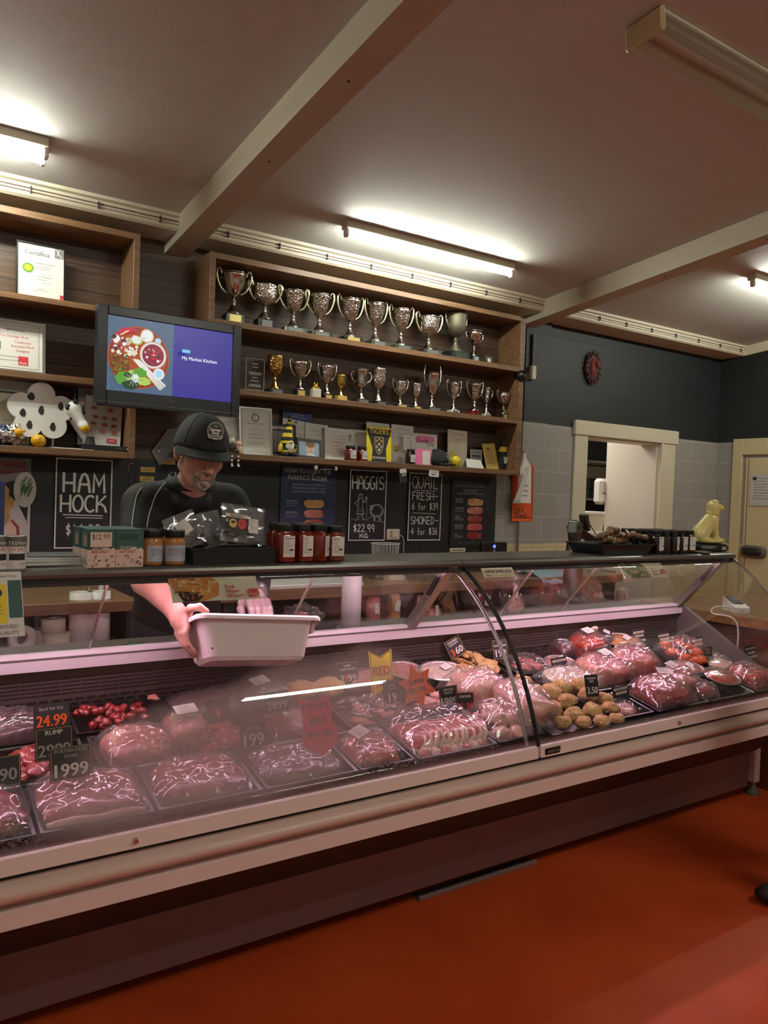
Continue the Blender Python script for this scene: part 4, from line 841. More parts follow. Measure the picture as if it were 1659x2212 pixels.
for lb, u, w_, ex_ in (('white certificate behind the yellow and black pennant', 815, .19, None), ('white certificate with a bronze seal, right of the pennant', 868, .19, seal(.23, .60, .12, 'gold'))):
    cert('certificate', lb, w_, .28, u, 1006, 4.51, S3, [('CERTIFICATE', .10, .055, 'ink_light', .5, .82), ('Australian Pork Limited', .22, .022, 'ink', .5, .6), ('s', .3, .45, .01), ('s', .34, .3, .01), ('2nd Place', .45, .018, 'ink_grey'), ('The Sausage Shop', .5, .022, 'ink'), ('s', .56, .3, .01), ('s', .85, .2, .01)], .06, 0, R(1), extra=ex_)
def exg(sh): sh.ell(.24, .66, .13, .13*sh.w/sh.h, 'gold', 24, .08); sh.ell(.24, .66, .08, .08*sh.w/sh.h, 'yellow')
cert('certificate', 'cream certificate with a gold green seal behind the yellow apple', .185, .28, 987, 1016, 4.50, S3, [('CERTIFICATE', .10, .055, 'ink_light', .5, .82), ('Australian Pork Limited', .24, .02, 'ink_grey', .5, .6), ('s', .32, .4, .01), ('s', .36, .3, .01), ('2nd Place', .46, .018, 'ink_grey'), ('The Sausage Shop', .52, .022, 'ink_grey'), ('s', .58, .2, .01)], .06, 0, R(1), extra=exg, m='cream_paper')
sh = Sheet(.235, .17, .004, 'white_paper'); sh.poly([(.15, .2), (.3, .08), (.85, .12), (.9, .3), (.7, .36), (.2, .4)], 'pink_card')
sh.hand('Thank', .42, .28, .20, 'ink', .45, .004, .1); sh.hand('You', .72, .36, .26, 'ink', .3, .004, .1)
put(sh, 'greeting_card', 'white thank you card with pink brush stroke and handwriting', 'card', 915, 1005, 4.49, S3+.06, .05)
sh = Sheet(.06, .11, .003, 'white_paper'); sh.text('A', .7, .2, .12, 'ink'); sh.scrib(.1, .5, .15); sh.scrib(.1, .5, .2); sh.text('The', .7, .45, .06, 'ink'); put(sh, 'note_card', 'narrow white card behind the dark jar', 'card', 877, 1007, 4.46, S3+.10, .03)
# photo frames
fr = thing('photo_frame', 'black photo frame with grey mount mostly hidden behind the gnome', 'picture frame', (at(608, 998, 4.50).x, 4.50, S3), (-.1, 0, 0))
sh = Sheet(.17, .20, .006, 'paper_grey', frame=.014); sh.rect(.1, .1, .9, .9, 'dark_grey'); sh.rect(.16, .16, .84, .84, 'ink_light'); sh.build('frame', fr)
fr = thing('photo_frame', 'small landscape portrait photo in a dark frame, right of the gnome', 'picture frame', (at(667, 999, 4.40).x, 4.40, S3+.012), (-.2, R(3), 0))
sh = Sheet(.15, .10, .006, 'paper_grey', frame=.014, fm='dark_grey'); sh.rect(.04, .05, .96, .95, 'blue_cloth'); sh.ell(.55, .48, .22, .38, 'fat'); sh.ell(.55, .22, .24, .2, 'bench_wood'); sh.ell(.48, .46, .02, .03, 'ink'); sh.ell(.62, .46, .02, .03, 'ink'); sh.line([(.48, .66), (.56, .7), (.63, .65)], 'red_ink', .003); sh.rect(.36, .82, .78, .95, 'white'); sh.build('frame', fr)
sh = Sheet(.11, .085, .003, 'paper_grey', frame=0); sh.rect(.06, .08, .94, .9, 'ink_grey')
for i in range(9): sh.ell(.14+i*.09, .55, .04, .13, 'ink'); sh.ell(.14+i*.09, .42, .025, .06, 'paper_grey')
put(sh, 'team_photo', 'small black and white team photo next to the gold plaque', 'photo', 1028, 1016, 4.48, S3+.06, .1)
sh = Sheet(.125, .20, .004, 'gold_paper', frame=.003, fm='gold_metal'); sh.ell(.45, .18, .16, .05, 'bench_wood', 12, .1)
for i, (t_, y) in enumerate((('APPRECIATION', .30), ('PRESENTED TO', .42), ('THE SAUSAGE SHOP', .52), ('SPONSORSHIP', .62))): sh.text(t_, .48, y, .03, 'ink', wmax=.7)
for y in (.7, .76, .85): sh.scrib(.2, .75, y, 'ink_grey', .012)
put(sh, 'gold_plaque', 'gold award plaque leaning on right part of the lowest trophy shelf', 'plaque', 1063, 1019, 4.46, S3, .2, 0, roll=R(-6))
# tiger pennant
sh = Sheet(.20, .235, .006, 'yellow'); sh.poly([(.02, .04), (.98, .04), (.98, .12), (.78, .62), (.80, 1.0), (.20, 1.0), (.24, .62), (.02, .12)], 'ink')
sh.text('TIGERS', .5, .12, .15, 'yellow', wmax=.92, bold=.02); sh.poly([(.32, .28), (.68, .28), (.68, .55), (.6, .72), (.5, .80), (.4, .72), (.32, .55)], 'gold_paper'); sh.poly([(.345, .30), (.655, .30), (.655, .55), (.58, .70), (.5, .77), (.42, .70), (.345, .55)], 'ink')
for a in (((.38, .34), (.46, .40), (.38, .44)), ((.62, .34), (.54, .40), (.62, .44)), ((.46, .32), (.54, .32), (.5, .4)), ((.42, .48), (.5, .44), (.58, .48), (.5, .54))): sh.poly(a, 'gold_paper')
for a in (((.38, .50), (.46, .58), (.40, .60)), ((.62, .50), (.54, .58), (.60, .60)), ((.44, .62), (.56, .62), (.5, .72))): sh.poly(a, 'white')
sh.text('RICHMOND', .5, .88, .065, 'white', wmax=.52, bold=.02)
put(sh, 'pennant', 'yellow and black pennant with tiger crest standing on lowest trophy shelf', 'pennant', 818, 1005, 4.40, S3+.004, .06)
b = MB(); b.bbox(-.11, -.05, 0, .11, .04, .006, 'dark_grey'); one(b, 'tablet', 'flat dark tablet lying under the yellow and black pennant', 'tablet', (at(825, 1008, 4.36).x, 4.385, S3-.002+.002))
# gnome
gx = at(617, 1000, 4.42).x; gn = thing('gnome', 'yellow and black striped gnome doll with white beard and long pointed hat', 'gnome', (gx, 4.41, S3), .1)
b = MB(); b.blob((0, 0, .04), (.045, .038, .045), 'black_matte', .04); b.lathe([(.046, .03), (.047, .042)], 'yellow', 18, .98, .85); b.build('body', gn)
for sx in (-1, 1): b = MB(); b.blob((sx*.035, -.03, .014), (.024, .03, .016), 'black_matte', .05); b.lathe([(.0235, .010), (.0235, .016)], 'yellow', 10, 1, 1) if 0 else None; b.build('boot', gn); b = MB(); b.blob((sx*.052, -.008, .055), (.014, .016, .03), 'yellow', .05); b.build('arm', gn)
hat = MB(); hs = [(.044, .085), (.040, .10), (.036, .125), (.030, .15), (.026, .172), (.021, .19), (.016, .207), (.012, .222), (.008, .236), (.003, .25)]
for i in range(len(hs)-1): hat.push(T((i*.002 if i > 3 else 0), 0, 0)); hat.lathe([hs[i], hs[i+1]], 'yellow' if i % 2 == 0 else 'black_matte', 18, cap=True); hat.pop()
hat.blob((.012, 0, .252), (.009, .009, .009), 'black_matte', .1, nu=10, nv=8); hat.build('hat', gn)
b = MB(); b.blob((.004, -.03, .062), (.028, .016, .036), 'white', .25, 9); b.build('beard', gn); b = MB(); b.blob((.003, -.045, .088), (.009, .009, .009), 'skin', 0, nu=10, nv=8); b.build('nose', gn)
b = MB(); b.cyl((.048, -.02, .09), (.05, -.02, .07), .003, 'black_matte', 6); b.blob((.05, -.02, .064), (.010, .010, .010), 'black_matte', .1, nu=10, nv=8); b.build('plait', gn)
# jars on the shelf
def jar(label, x, y, z, r, h, body, lid, group, lw=.6, lh=.55, lm='white_paper', rz=0, text=None, square=False, name='jar', lid_h=.2):
    t = thing(name, label, 'jar', (x, y, z), rz, group); hb = h*(1-lid_h); b = MB()
    if square:
        P = lambda q, zz: zz
        prof = [(.80, 0), (.95, .02), (1.0, .06), (1.0, .82), (.9, .90), (.72, .97), (.72, 1.0)]
        V = []; F = []; n = 24
        for a, c in prof:
            for i in range(n):
                th = 2*PI*i/n; cs, sn = math.cos(th), math.sin(th); e = .42; V.append((r*a*math.copysign(abs(cs)**e, cs)*.94, r*a*math.copysign(abs(sn)**e, sn)*.94, c*hb))
        for j in range(len(prof)-1):
            for i in range(n): F.append((j*n+i, j*n+(i+1) % n, (j+1)*n+(i+1) % n, (j+1)*n+i))
        F.append(tuple(range(n))[::-1]); b.add(V, F, body, True)
    else: b.lathe([(r*.8, 0), (r*.97, .01*h), (r, hb*.08), (r, hb*.84), (r*.93, hb*.92), (r*.8, hb)], body, 22)
    b.build('body', t); b = MB(); rl = r*(.86 if square else .94); b.lathe([(rl, hb), (rl*1.02, hb+.004), (rl*1.02, h-.004), (rl*.98, h)], lid, 22); b.build('lid', t)
    if lw:
        if square:
            sh = Sheet(r*2*lw, hb*lh, .0008, lm, M0=T(0, -r*.945-.001, hb*.18))
            for i in range(7): sh.rect(.1, .10+i*.11, .1+rnd.uniform(.3, .8), .10+i*.11+.03, 'ink_light' if i else 'ink')
            sh.rect(.55, .62, .85, .70, 'ink'); sh.build('label', t)
        else:
            b = MB(); a0, a1 = -PI/2-lw*1.4, -PI/2+lw*1.4
            b.grid(lambda u, v: (r*1.012*math.cos(a0+(a1-a0)*u), r*1.012*math.sin(a0+(a1-a0)*u), hb*(.14+lh*v)), 14, 1, lm)
            if text:
                for tx, zz, hh, mm in text:
                    V, F = text_mesh(tx); x0_ = min(v[0] for v in V); x1_ = max(v[0] for v in V); k = hh/.7; ww = (x1_-x0_)*k
                    if ww > r*1.75: k2 = r*1.75/(x1_-x0_)
                    else: k2 = k
                    b.add([(r*1.025*math.sin((v[0]-(x0_+x1_)/2)*k2/r), -r*1.025*math.cos((v[0]-(x0_+x1_)/2)*k2/r), zz+v[1]*k) for v in V], F, mm)
            b.build('label', t)
    return t
for i, u in enumerate((757, 782)): jar(('red sauce jar with black lid on trophy shelf, left of the two', 'red sauce jar with black lid on trophy shelf, touching the pennant')[i], at(u, 1000, 4.38).x, 4.385, S3, .036, .098, 'sauce_red', 'black_plastic', 'sauce jars on the trophy shelf', .62, .7, square=True, rz=.1)
jar('dark jar with white label in front of the pink folder', at(885, 1009, 4.38).x, 4.375, S3, .031, .105, 'jar_dark', 'black_plastic', None, .62, .6, square=True)
sh = Sheet(.145, .115, .012, 'pink_card'); sh.rect(.42, .1, .88, .95, 'white_paper'); put(sh, 'folder', 'bright pink folder with a white note, standing next to dark jar', 'folder', 914, 1012, 4.42, S3, .05)
def cap_mesh(b, m='cap_black'):
    b.lathe([(.085, .0), (.086, .03), (.078, .065), (.055, .092), (.02, .105), (0, .107)], m, 22, .95, 1.08, cap=False)
    b.grid(lambda u, v: (.075*(1-.25*v)*math.sin((u-.5)*PI*.95)*(1 if 1 else 0), -.07*math.cos((u-.5)*PI*.95)-.02-v*.065*math.cos((u-.5)*PI*.9), .004-.018*v+.012*math.cos((u-.5)*PI)*v), 14, 5, m)
cp = thing('cap', 'black cap with round white badge lying on the shelf left of the apple', 'cap', (at(947, 1014, 4.42).x, 4.45, S3+.016), .5)
b = MB(); cap_mesh(b); b.build('crown', cp, .003); sh = Sheet(.05, .05, .002, 'cap_black', M0=T(0, -.095, .035, R(-18))); sh.ell(.5, .5, .5, .5, 'white'); sh.ell(.5, .5, .43, .43, 'ink'); sh.text('Sausage', .5, .45, .16, 'white', wmax=.7); sh.text('Shop', .5, .65, .16, 'white', wmax=.5); sh.build('badge', cp)
b = MB(); b.lathe([(0, .006), (.012, .001), (.026, .006), (.038, .022), (.042, .045), (.037, .066), (.02, .079), (.006, .076), (0, .070)], 'yellow_fruit', 20); b.cyl((0, 0, .07), (.003, 0, .09), .0018, 'bench_wood', 6)
one(b, 'apple', 'yellow green apple on lowest trophy shelf in front of cream certificate', 'apple', (at(985, 1014, 4.39).x, 4.40, S3))
b = MB(); b.add([(-.09, -.03, 0), (.09, -.03, 0), (.075, .0, .065), (-.075, .0, .065), (.09, .03, 0), (-.09, .03, 0)], [(0, 1, 2, 3), (3, 2, 4, 5)], 'white_paper'); o = one(b, 'folded_card', 'blank white tent card between the apple and the gold plaque', 'card', (at(1021, 1018, 4.385).x, 4.385, S3), (0, R(2), .08)); o.modifiers.new('s', 'SOLIDIFY').thickness = .001
hb = thing('stubby_holder', 'black bottle shaped drink holder with yellow band, right end of lowest shelf', 'drink holder', (at(1086, 1020, 4.46).x, 4.46, S3), -.2)
b = MB(); b.lathe([(.036, 0), (.050, .06), (.052, .10), (.045, .14), (.03, .18), (.022, .21), (.012, .25), (.01, .27)], 'black_matte', 18, 1, .6); b.build('sleeve', hb)
b = MB(); b.lathe([(.0465, .142), (.032, .18)], 'yellow', 18, 1.0, .62, cap=False); b.build('band', hb); b = MB()
sh = Sheet(.06, .07, .001, 'black_matte', M0=T(0, -.034, .045)); sh.poly([(.2, .2), (.8, .2), (.7, .8), (.5, .95), (.3, .8)], 'paper_grey'); sh.poly([(.3, .3), (.45, .4), (.3, .5)], 'ink'); sh.poly([(.7, .3), (.55, .4), (.7, .5)], 'ink'); sh.poly([(.35, .6), (.65, .6), (.5, .75)], 'ink'); sh.build('emblem', hb)
# skull ornament near man's cap and dangling striped legs
sk = thing('skull_ornament', 'small cream skull ornament at left end of the lowest trophy shelf', 'ornament', (at(513, 988, 4.40).x, 4.40, S3), .2)
V, F = None, None
b = MB(); body_mesh(b, [E_((0, 0, .05), (.026, .03, .03)), E_((0, -.012, .022), (.018, .018, .02)), E_((-.011, -.028, .048), .0085, None, .003, -1), E_((.011, -.028, .048), .0085, None, .003, -1), E_((0, -.032, .03), .005, None, .002, -1)], .003, 'fat', .012); b.build('skull', sk)
b = MB(); b.blob((0, 0, .008), (.034, .03, .01), 'gold_paper', .1); b.build('base', sk)
b = MB()
for dx in (-.02, .02):
    for i in range(6): b.cyl((dx, -.05, -.012*i), (dx, -.05, -.012*(i+1)), .006, 'white' if i % 2 else 'ink', 8)
    b.blob((dx, -.058, -.076), (.008, .016, .006), 'white', 0, nu=10, nv=6)
b.cyl((-.02, -.05, .01), (-.02, .0, .01), .006, 'ink', 8); b.cyl((.02, -.05, .01), (.02, 0, .01), .006, 'ink', 8)
b.blob((0, 0, .035), (.022, .015, .03), 'ink', .05); b.blob((0, 0, .078), (.016, .015, .016), 'white', .05)
one(b, 'striped_doll', 'little doll with black and white striped legs hanging over shelf edge beside the cap', 'doll', (at(502, 1000, 4.36).x, 4.37, S3))

# ================================================================== left shelf toys
fs = thing('flower_sign', 'white flower shaped sign with black oval spots standing on left shelf', 'sign', (at(85, 960, 4.42).x, 4.42, SC), 0)
CZ = .188
def flower(s=1.0):
    lobes = [(.0, .080), (.088, .022), (.056, -.064), (-.056, -.064), (-.088, .022)]; pts = []
    for i in range(160):
        a = 2*PI*i/160; d = Vector((math.cos(a), math.sin(a))); best = .08
        for lx, lz in lobes:
            c = Vector((lx, lz)); pr = c.dot(d); q = .062**2-(c.length_squared-pr*pr)
            if q > 0: best = max(best, pr+math.sqrt(q))
        pts.append((d.x*best*s, CZ+d.y*best*s))
    return pts
b = MB(); b.prism(flower(1.08), -.035, .03, 'white'); fb = b.build('flower', fs)
for x, z, rx, rz_ in ((.0, .195, .014, .024), (.095, .225, .013, .021), (-.088, .175, .015, .021), (-.055, .115, .014, .023), (.058, .113, .014, .023), (-.05, .262, .018, .021)):
    b = MB(); b.prism([(x+rx*math.cos(2*PI*i/16)*(1+.15*math.sin(5*i)), z+rz_*math.sin(2*PI*i/16)*(1+.1*math.cos(3*i))) for i in range(16)], -.0365, -.034, 'ink'); b.build('spot', fb)
for x in (-.055, .065): b = MB(); b.cyl((x, 0, .01), (x, 0, .1), .007, 'steel'); b.lathe([(.026, 0), (.024, .008), (.01, .012)], 'dark_grey', 14, 1, 1) if 0 else None; b.push(T(x, 0, 0)); b.lathe([(.026, 0), (.024, .008), (.008, .012)], 'dark_grey', 14); b.pop(); b.build('leg', fs)
b = MB(); b.blob((0, 0, .033), (.038, .036, .034), 'lemon', .04, 5); b.cyl((0, -.036, .04), (0, -.039, .041), .004, 'herb', 6); one(b, 'orange_fruit', 'round yellow orange lying under the white flower sign', 'fruit', (at(83, 963, 4.37).x, 4.37, SC))
# cow head ornament
cw = thing('cow_head', 'white and black cow head ornament with horns and orange muzzle', 'ornament', (at(196, 905, 4.40).x, 4.40, SC+.045), 0)
rm = Matrix.Rotation(R(-28), 3, 'Y'); P_ = lambda x, y, z: tuple(rm @ Vector((x, y, z)))
b = MB(); body_mesh(b, [E_(P_(0, 0, .20), (.035, .04, .045), rm), C_(P_(0, -.01, .19), P_(0, -.03, .11), .036, .022), E_(P_(0, -.035, .09), (.026, .03, .026), rm), E_(P_(-.05, .0, .205), (.022, .008, .014), rm), E_(P_(.05, .0, .205), (.022, .008, .014), rm), C_(P_(-.01, .01, .19), (-.005, .04, .02), .04, .03)], .005, 'white', .02); b.build('head', cw)
b = MB()
for p, r in (((-.024, -.026, .215), .014), ((.03, -.02, .16), .014), ((.02, -.034, .225), .012), ((-.028, -.01, .16), .012)): b.blob(P_(*p), (r, r, r*1.2), 'ink', .25)
b.blob(P_(-.02, -.037, .20), (.005, .005, .005), 'iris', 0, nu=8, nv=6); b.blob(P_(.02, -.037, .20), (.005, .005, .005), 'iris', 0, nu=8, nv=6); b.build('markings', cw)
b = MB(); b.blob(P_(0, -.042, .082), (.027, .026, .024), 'lemon', .05); b.build('muzzle', cw)
for sx in (-1, 1): b = MB(); b.tube(smooth([P_(sx*.02, 0, .235), P_(sx*.045, 0, .26), P_(sx*.05, 0, .30)], 3), [.008, .008, .0075, .007, .005, .003, .001], 'dark_grey', 8); b.build('horn', cw)
b = MB(); b.lathe([(.035, -.05), (.03, -.03), (.02, .03)], 'dark_grey', 14); b.build('stand', cw)
# sheep toy in foil
sp_ = thing('sheep_toy', 'small sheep toy with yellow face and crinkled foil wool, left end of shelf', 'toy', (at(30, 960, 4.38).x, 4.39, SC), .2)
b = MB(); b.blob((0, 0, .055), (.045, .035, .055), 'foil', .35, 12, 3, 28, 18); b.build('wool', sp_); b = MB(); b.blob((.012, -.035, .07), (.022, .02, .022), 'lemon', .05); b.blob((-.012, -.03, .08), (.012, .006, .006), 'lemon', 0); b.blob((.036, -.03, .08), (.012, .006, .006), 'lemon', 0); b.build('face', sp_)
b = MB(); b.blob((0, 0, .05), (.05, .03, .05), 'navy', .3, 9, 5, 24, 14); b.blob((.01, -.02, .05), (.03, .015, .03), 'foil', .3, 9, 6); one(b, 'wrapped_toy', 'blue and silver foil wrapped packet at the left photo edge on shelf', 'packet', (at(4, 960, 4.38).x, 4.39, SC))
# meat cuts brochure, stb, papers
def brochure(sh):
    for r_, (y, xs) in enumerate(((.24, (.25, .68)), (.42, (.3, .55, .8)), (.56, (.25, .55, .8)), (.70, (.2, .5, .8)))):
        for x in xs: sh.outline(x-.11, y-.055, x+.11, y+.055, 'ink_light', .0012); sh.ell(x, y, .08, .035, 'chop_lean' if r_ % 2 == 0 else 'ham', 12, .12)
    sh.text('Free recipes here', .35, .86, .02, 'red_ink', wmax=.5); sh.rect(.62, .83, .9, .92, 'red_sq'); sh.text('PORK', .76, .875, .03, 'white', wmax=.22)
sh = Sheet(.20, .27, .006, 'white_paper'); brochure(sh); put(sh, 'brochure', 'white meat cuts brochure leaning beside the cow head', 'brochure', 219, 952, 4.43, SC+.03, .12, 0, roll=R(4))
sh = Sheet(.14, .36, .006, 'paper_grey'); sh.text('GET SOME', .6, .12, .05, 'red_ink', wmax=.7); sh.text('ON YOUR', .6, .2, .05, 'red_ink', wmax=.7); put(sh, 'brochure', 'tall grey brochure behind the meat cuts brochure', 'brochure', 196, 958, 4.50, SC+.01, .06)
sb_ = thing('set_top_box', 'slim black set top box with red light on left shelf', 'set top box', (at(224, 965, 4.42).x, 4.44, SC)); b = MB(); b.bbox(-.13, -.09, 0, .13, .09, .03, 'black_plastic', .004); b.build('housing', sb_)
b = MB(); b.cyl((.11, -.0905, .016), (.11, -.0925, .016), .003, 'led_red', 8); b.build('indicator', sb_); b = MB(); [b.cyl((.05+i*.013, -.0905, .018), (.05+i*.013, -.092, .018), .003, 'mid_grey', 6) for i in range(5)]; b.build('buttons', sb_)
b = MB(); b.box(-.10, -.06, 0, .10, .04, .003, 'white_paper'); b.box(-.09, -.05, .003, .12, .05, .006, 'paper_grey'); one(b, 'papers', 'thin pile of papers lying flat between flower sign and set top box', 'papers', (at(155, 968, 4.38).x, 4.40, SC), (0, 0, .1))

# ================================================================== television
tv = thing('television', 'flat black television showing a food platter and purple panel, on wall arm', 'television', (1.316, 4.05, 1.84), (0, 0, R(1.5)))
b = MB(); w, h = .385, .50
for a in ((-w, 0, -.335, h), (.335, 0, w, h), (-.335, 0, .335, .078), (-.335, .452, .335, h)): b.bbox(a[0], -.03, a[1], a[2], .03, a[3], 'tv_plastic', .004)
b.bbox(-w+.02, .0, .03, w-.02, .06, h-.03, 'tv_plastic', .01); b.box(-w, -.032, .018, w, -.029, .021, 'mid_grey'); b.build('housing', tv)
sh = Sheet(.672, .376, .004, 'scr_purple', M0=T(0, -.018, .077)); sh.ly = 0
sh.rect(0, 0, .505, 1, 'scr_slate')
A = .676/.378
def el(x, y, rx, m, ry=None, n=30, jag=0): sh.ell(x, y, rx, (ry or rx)*A, m, n, jag)
el(.24, .52, .235, 'scr_orange'); el(.24, .52, .222, 'scr_brown'); el(.24, .52, .215, 'scr_orange')
rr = random.Random(3)
for i in range(6): sh.line([(.05+i*.012, .26-i*.012), (.12+i*.015, .15+.01*i), (.2, .14+.012*i)], 'scr_red', .007)
for i in range(26): x, y = .03+rr.random()*.13, .27+rr.random()*.25; el(x, y, .008+.012*rr.random(), rr.choice(('scr_crimson', 'scr_cream', 'scr_brown', 'scr_white')), n=8)
for i in range(30): x, y = .12+rr.random()*.1, .25+rr.random()*.25; el(x, y, .012*rr.random()+.006, rr.choice(('scr_cream', 'scr_tan', 'scr_white')), n=9)
el(.215, .30, .045, 'scr_lime', .03); el(.215, .30, .03, 'scr_white', .02)
for i in range(60): x, y = .04+rr.random()*.12, .5+rr.random()*.22; a = rr.random()*PI; sh.line([(x, y), (x+.03*math.cos(a), y+.05*math.sin(a))], rr.choice(('scr_dkgreen', 'scr_green', 'scr_dkgreen')), .004)
el(.29, .22, .05, 'scr_cream'); el(.29, .22, .038, 'scr_white'); el(.375, .27, .024, 'scr_cyan_l')
el(.34, .47, .105, 'scr_tan'); el(.34, .47, .095, 'scr_white'); el(.34, .47, .085, 'scr_crimson')
for i in range(46): a = rr.random()*2*PI; q = rr.random()*.07; el(.34+q*math.cos(a), .47+q*math.sin(a)*A, .006+.008*rr.random(), rr.choice(('scr_white', 'scr_crimson', 'scr_tan', 'scr_brown', 'scr_red')), n=8)
for i in range(4): sh.line([(.19+i*.012, .56), (.40+i*.012, .93-i*.02)], 'scr_white' if i % 2 else 'scr_cream', .008)
el(.385, .72, .043, 'scr_white'); el(.385, .72, .03, 'scr_cyan_l')
for i, (x, y, rx, ry, m) in enumerate(((.13, .83, .07, .05, 'scr_green'), (.2, .8, .06, .055, 'scr_lime'), (.24, .74, .05, .04, 'scr_green'), (.17, .9, .06, .035, 'scr_dkgreen'), (.27, .84, .05, .03, 'scr_lime'), (.21, .81, .02, .03, 'scr_white'), (.15, .78, .03, .02, 'scr_dkgreen'))): el(x, y, rx, m, ry, 14, .15)
for i in range(16): a = 2*PI*i/16; sh.line([(.19+.01*math.cos(a), .83), (.19+.075*math.cos(a), .83+.09*math.sin(a))], rr.choice(('scr_white', 'scr_lime', 'scr_dkgreen')), .0016)
for i in range(9): x = .06+.012*i; sh.line([(x, .27-.006*i), (x+.05, .20-.004*i), (x+.09, .19)], rr.choice(('scr_red', 'scr_crimson', 'scr_cream')), .0035)
for i in range(12): x = .16+.008*i; sh.line([(x, .30), (x+.03, .24+.01*(i % 3))], rr.choice(('scr_white', 'scr_cream', 'scr_tan')), .004)
for i in range(70): x, y = rr.random()*.5, rr.random(); el(x, y, .003, rr.choice(('scr_cyan_l', 'scr_dkgreen', 'scr_brown')), n=5) if ((x-.24)**2+((y-.52)/A)**2) > .058 and x < .49 else None
for i in range(30): x, y = rr.random()*.5, rr.random(); el(x, y, .002, 'scr_white', n=5) if ((x-.24)**2+((y-.52)/A)**2) > .06 else None
sh.rect(.56, .335, .625, .385, 'scr_cyan'); sh.text('NOW', .592, .36, .03, 'scr_white'); sh.text('My Market Kitchen', .56, .455, .047, 'scr_white', 'L', .36, .03)
sh.build('screen', tv)
sh = Sheet(.05, .02, .001, 'tv_plastic', M0=T(.0, -.0312, .040)); sh.text('TCL', .5, .5, .6, 'mid_grey', wmax=.8); sh.build('maker_mark', tv)
b = MB(); b.bbox(-.03, .06, .2, .03, .50, .26, 'black_plastic', .004); b.bbox(-.08, .49, .12, .08, .52, .36, 'black_plastic', .004); b.build('wall_arm', tv)
# grey acrylic state shape award and brass name plates behind the man
sgn = thing('acrylic_award', 'clear grey map shaped acrylic award fixed to black wall behind the man', 'award', (0, 0, 0)); YP = YW-.03
pts = [(328, 975), (362, 928), (384, 926), (388, 946), (396, 946), (400, 924), (412, 930), (412, 975), (392, 998), (360, 990), (344, 1005)]
wp = [at(u, v, YP) for u, v in pts]
b = MB(); b.prism([(p.x, p.z) for p in wp], YP-.01, YP, 'hazy_plastic'); b.build('plate', sgn)
b = MB(); b.tube([(p.x, YP-.011, p.z) for p in wp], .003, 'paper_grey', 6, True); b.build('polished_edge', sgn)
b = MB(); q = at(334, 974, YP); b.cyl((q.x+.02, YP-.014, q.z), (q.x+.02, YP, q.z), .006, 'steel', 10); b.build('fixing_screw', sgn)
for u, v, t1, lb in ((319, 1020, 'RETAIL', 'small brass name plate on black wall, upper of two left of the man'), (317, 1040, 'WINNER', 'small brass name plate on black wall, lower of two left of the man'), (363, 1003, 'CHAMPION', 'brass name plate right behind the shoulder of the man')):
    p = at(u, v, YW-.02); sh = Sheet(.085, .03, .002, 'gold_paper'); sh.text(t1, .5, .35, .2, 'ink', wmax=.5); sh.scrib(.2, .8, .65, 'ink', .08); one(sh, 'name_plate', lb, 'name plate', (p.x, YW-.022, p.z))
b = MB(); p = at(284, 1012, YW-.03); b.tube([(p.x+.02*math.cos(a*.35), YW-.03, p.z+.03*math.sin(a*.35)) for a in range(2, 14)], .002, 'steel', 6); one(b, 'wall_hook', 'thin bent steel hook on the black wall right of first chalkboard', 'hook')

# ================================================================== chalkboards and posters on the black wall
def board(name, label, cat, corners, m='board_black', t=.01, edge='chalk', Y=YW-.03):
    (u0, v0), (u1, v1), (u2, v2), (u3, v3) = corners    # tl tr br bl
    a, b_, c, d = at(u0, v0, Y), at(u1, v1, Y), at(u2, v2, Y), at(u3, v3, Y)
    x0, x1 = (a.x+d.x)/2, (b_.x+c.x)/2; z1, z0 = (a.z+b_.z)/2, (c.z+d.z)/2
    sh = Sheet(x1-x0, z1-z0, t, m)
    if edge: sh.outline(.01, .008, .99, .992, edge, .007)
    sh.info = (name, label, cat, ((x0+x1)/2, Y, z0)); return sh
def fin(sh): n, l, c, p = sh.info; return one(sh, n, l, c, p)
sh = board('chalkboard', 'tall black chalkboard advertising ham hock, behind the teal boxes', 'chalkboard', ((120, 988), (243, 994), (238, 1186), (117, 1183)))
sh.hand('HAM', .5, .27, .20, 'chalk', .72, .014, .35); sh.hand('HOCK', .5, .50, .18, 'chalk', .80, .012, .25); sh.line([(.14, .625), (.84, .632)], 'chalk', .005); sh.line([(.18, .655), (.84, .66)], 'chalk', .004)
sh.hand('$16.99', .5, .79, .115, 'chalk', .62, .006, .3); fin(sh)
sh = board('chalkboard', 'chalkboard for haggis with a drawn piper and sheep', 'chalkboard', ((757, 1014), (836, 1017), (829, 1169), (750, 1167)))
sh.hand('HAGGIS', .5, .18, .18, 'chalk', .86, .008, .18); sh.hand('$22.99', .42, .82, .10, 'chalk', .58, .006, .25); sh.hand('KG', .42, .93, .055, 'chalk', .22, .006, .3)
C_K = lambda cx, cy, rx, ry, a0=0, a1=360, n=14: [(cx+rx*math.cos(R(a0+(a1-a0)*i/n)), cy-ry*math.sin(R(a0+(a1-a0)*i/n))) for i in range(n+1)]
lw = .003
for pth in (C_K(.29, .37, .05, .028), [(.24, .355), (.34, .345)], [(.25, .40), (.21, .44), (.14, .47), (.22, .51)], [(.33, .40), (.38, .44), (.42, .46), (.45, .40)], C_K(.45, .395, .02, .015), [(.25, .41), (.24, .52), (.20, .62), (.40, .62), (.35, .52), (.35, .42)],
            [(.22, .55), (.37, .55)], [(.21, .58), (.385, .58)], [(.24, .62), (.23, .70), (.17, .71)], [(.35, .62), (.37, .70), (.43, .70)], [(.30, .62), (.28, .70)], [(.47, .42), (.47, .72)],
            [(.0, .72), (.17, .68)], [(.5, .69), (.62, .65)], [(.72, .72), (.95, .73)]): sh.line(pth, 'chalk' if len(pth) > 2 else 'ink_light', lw)
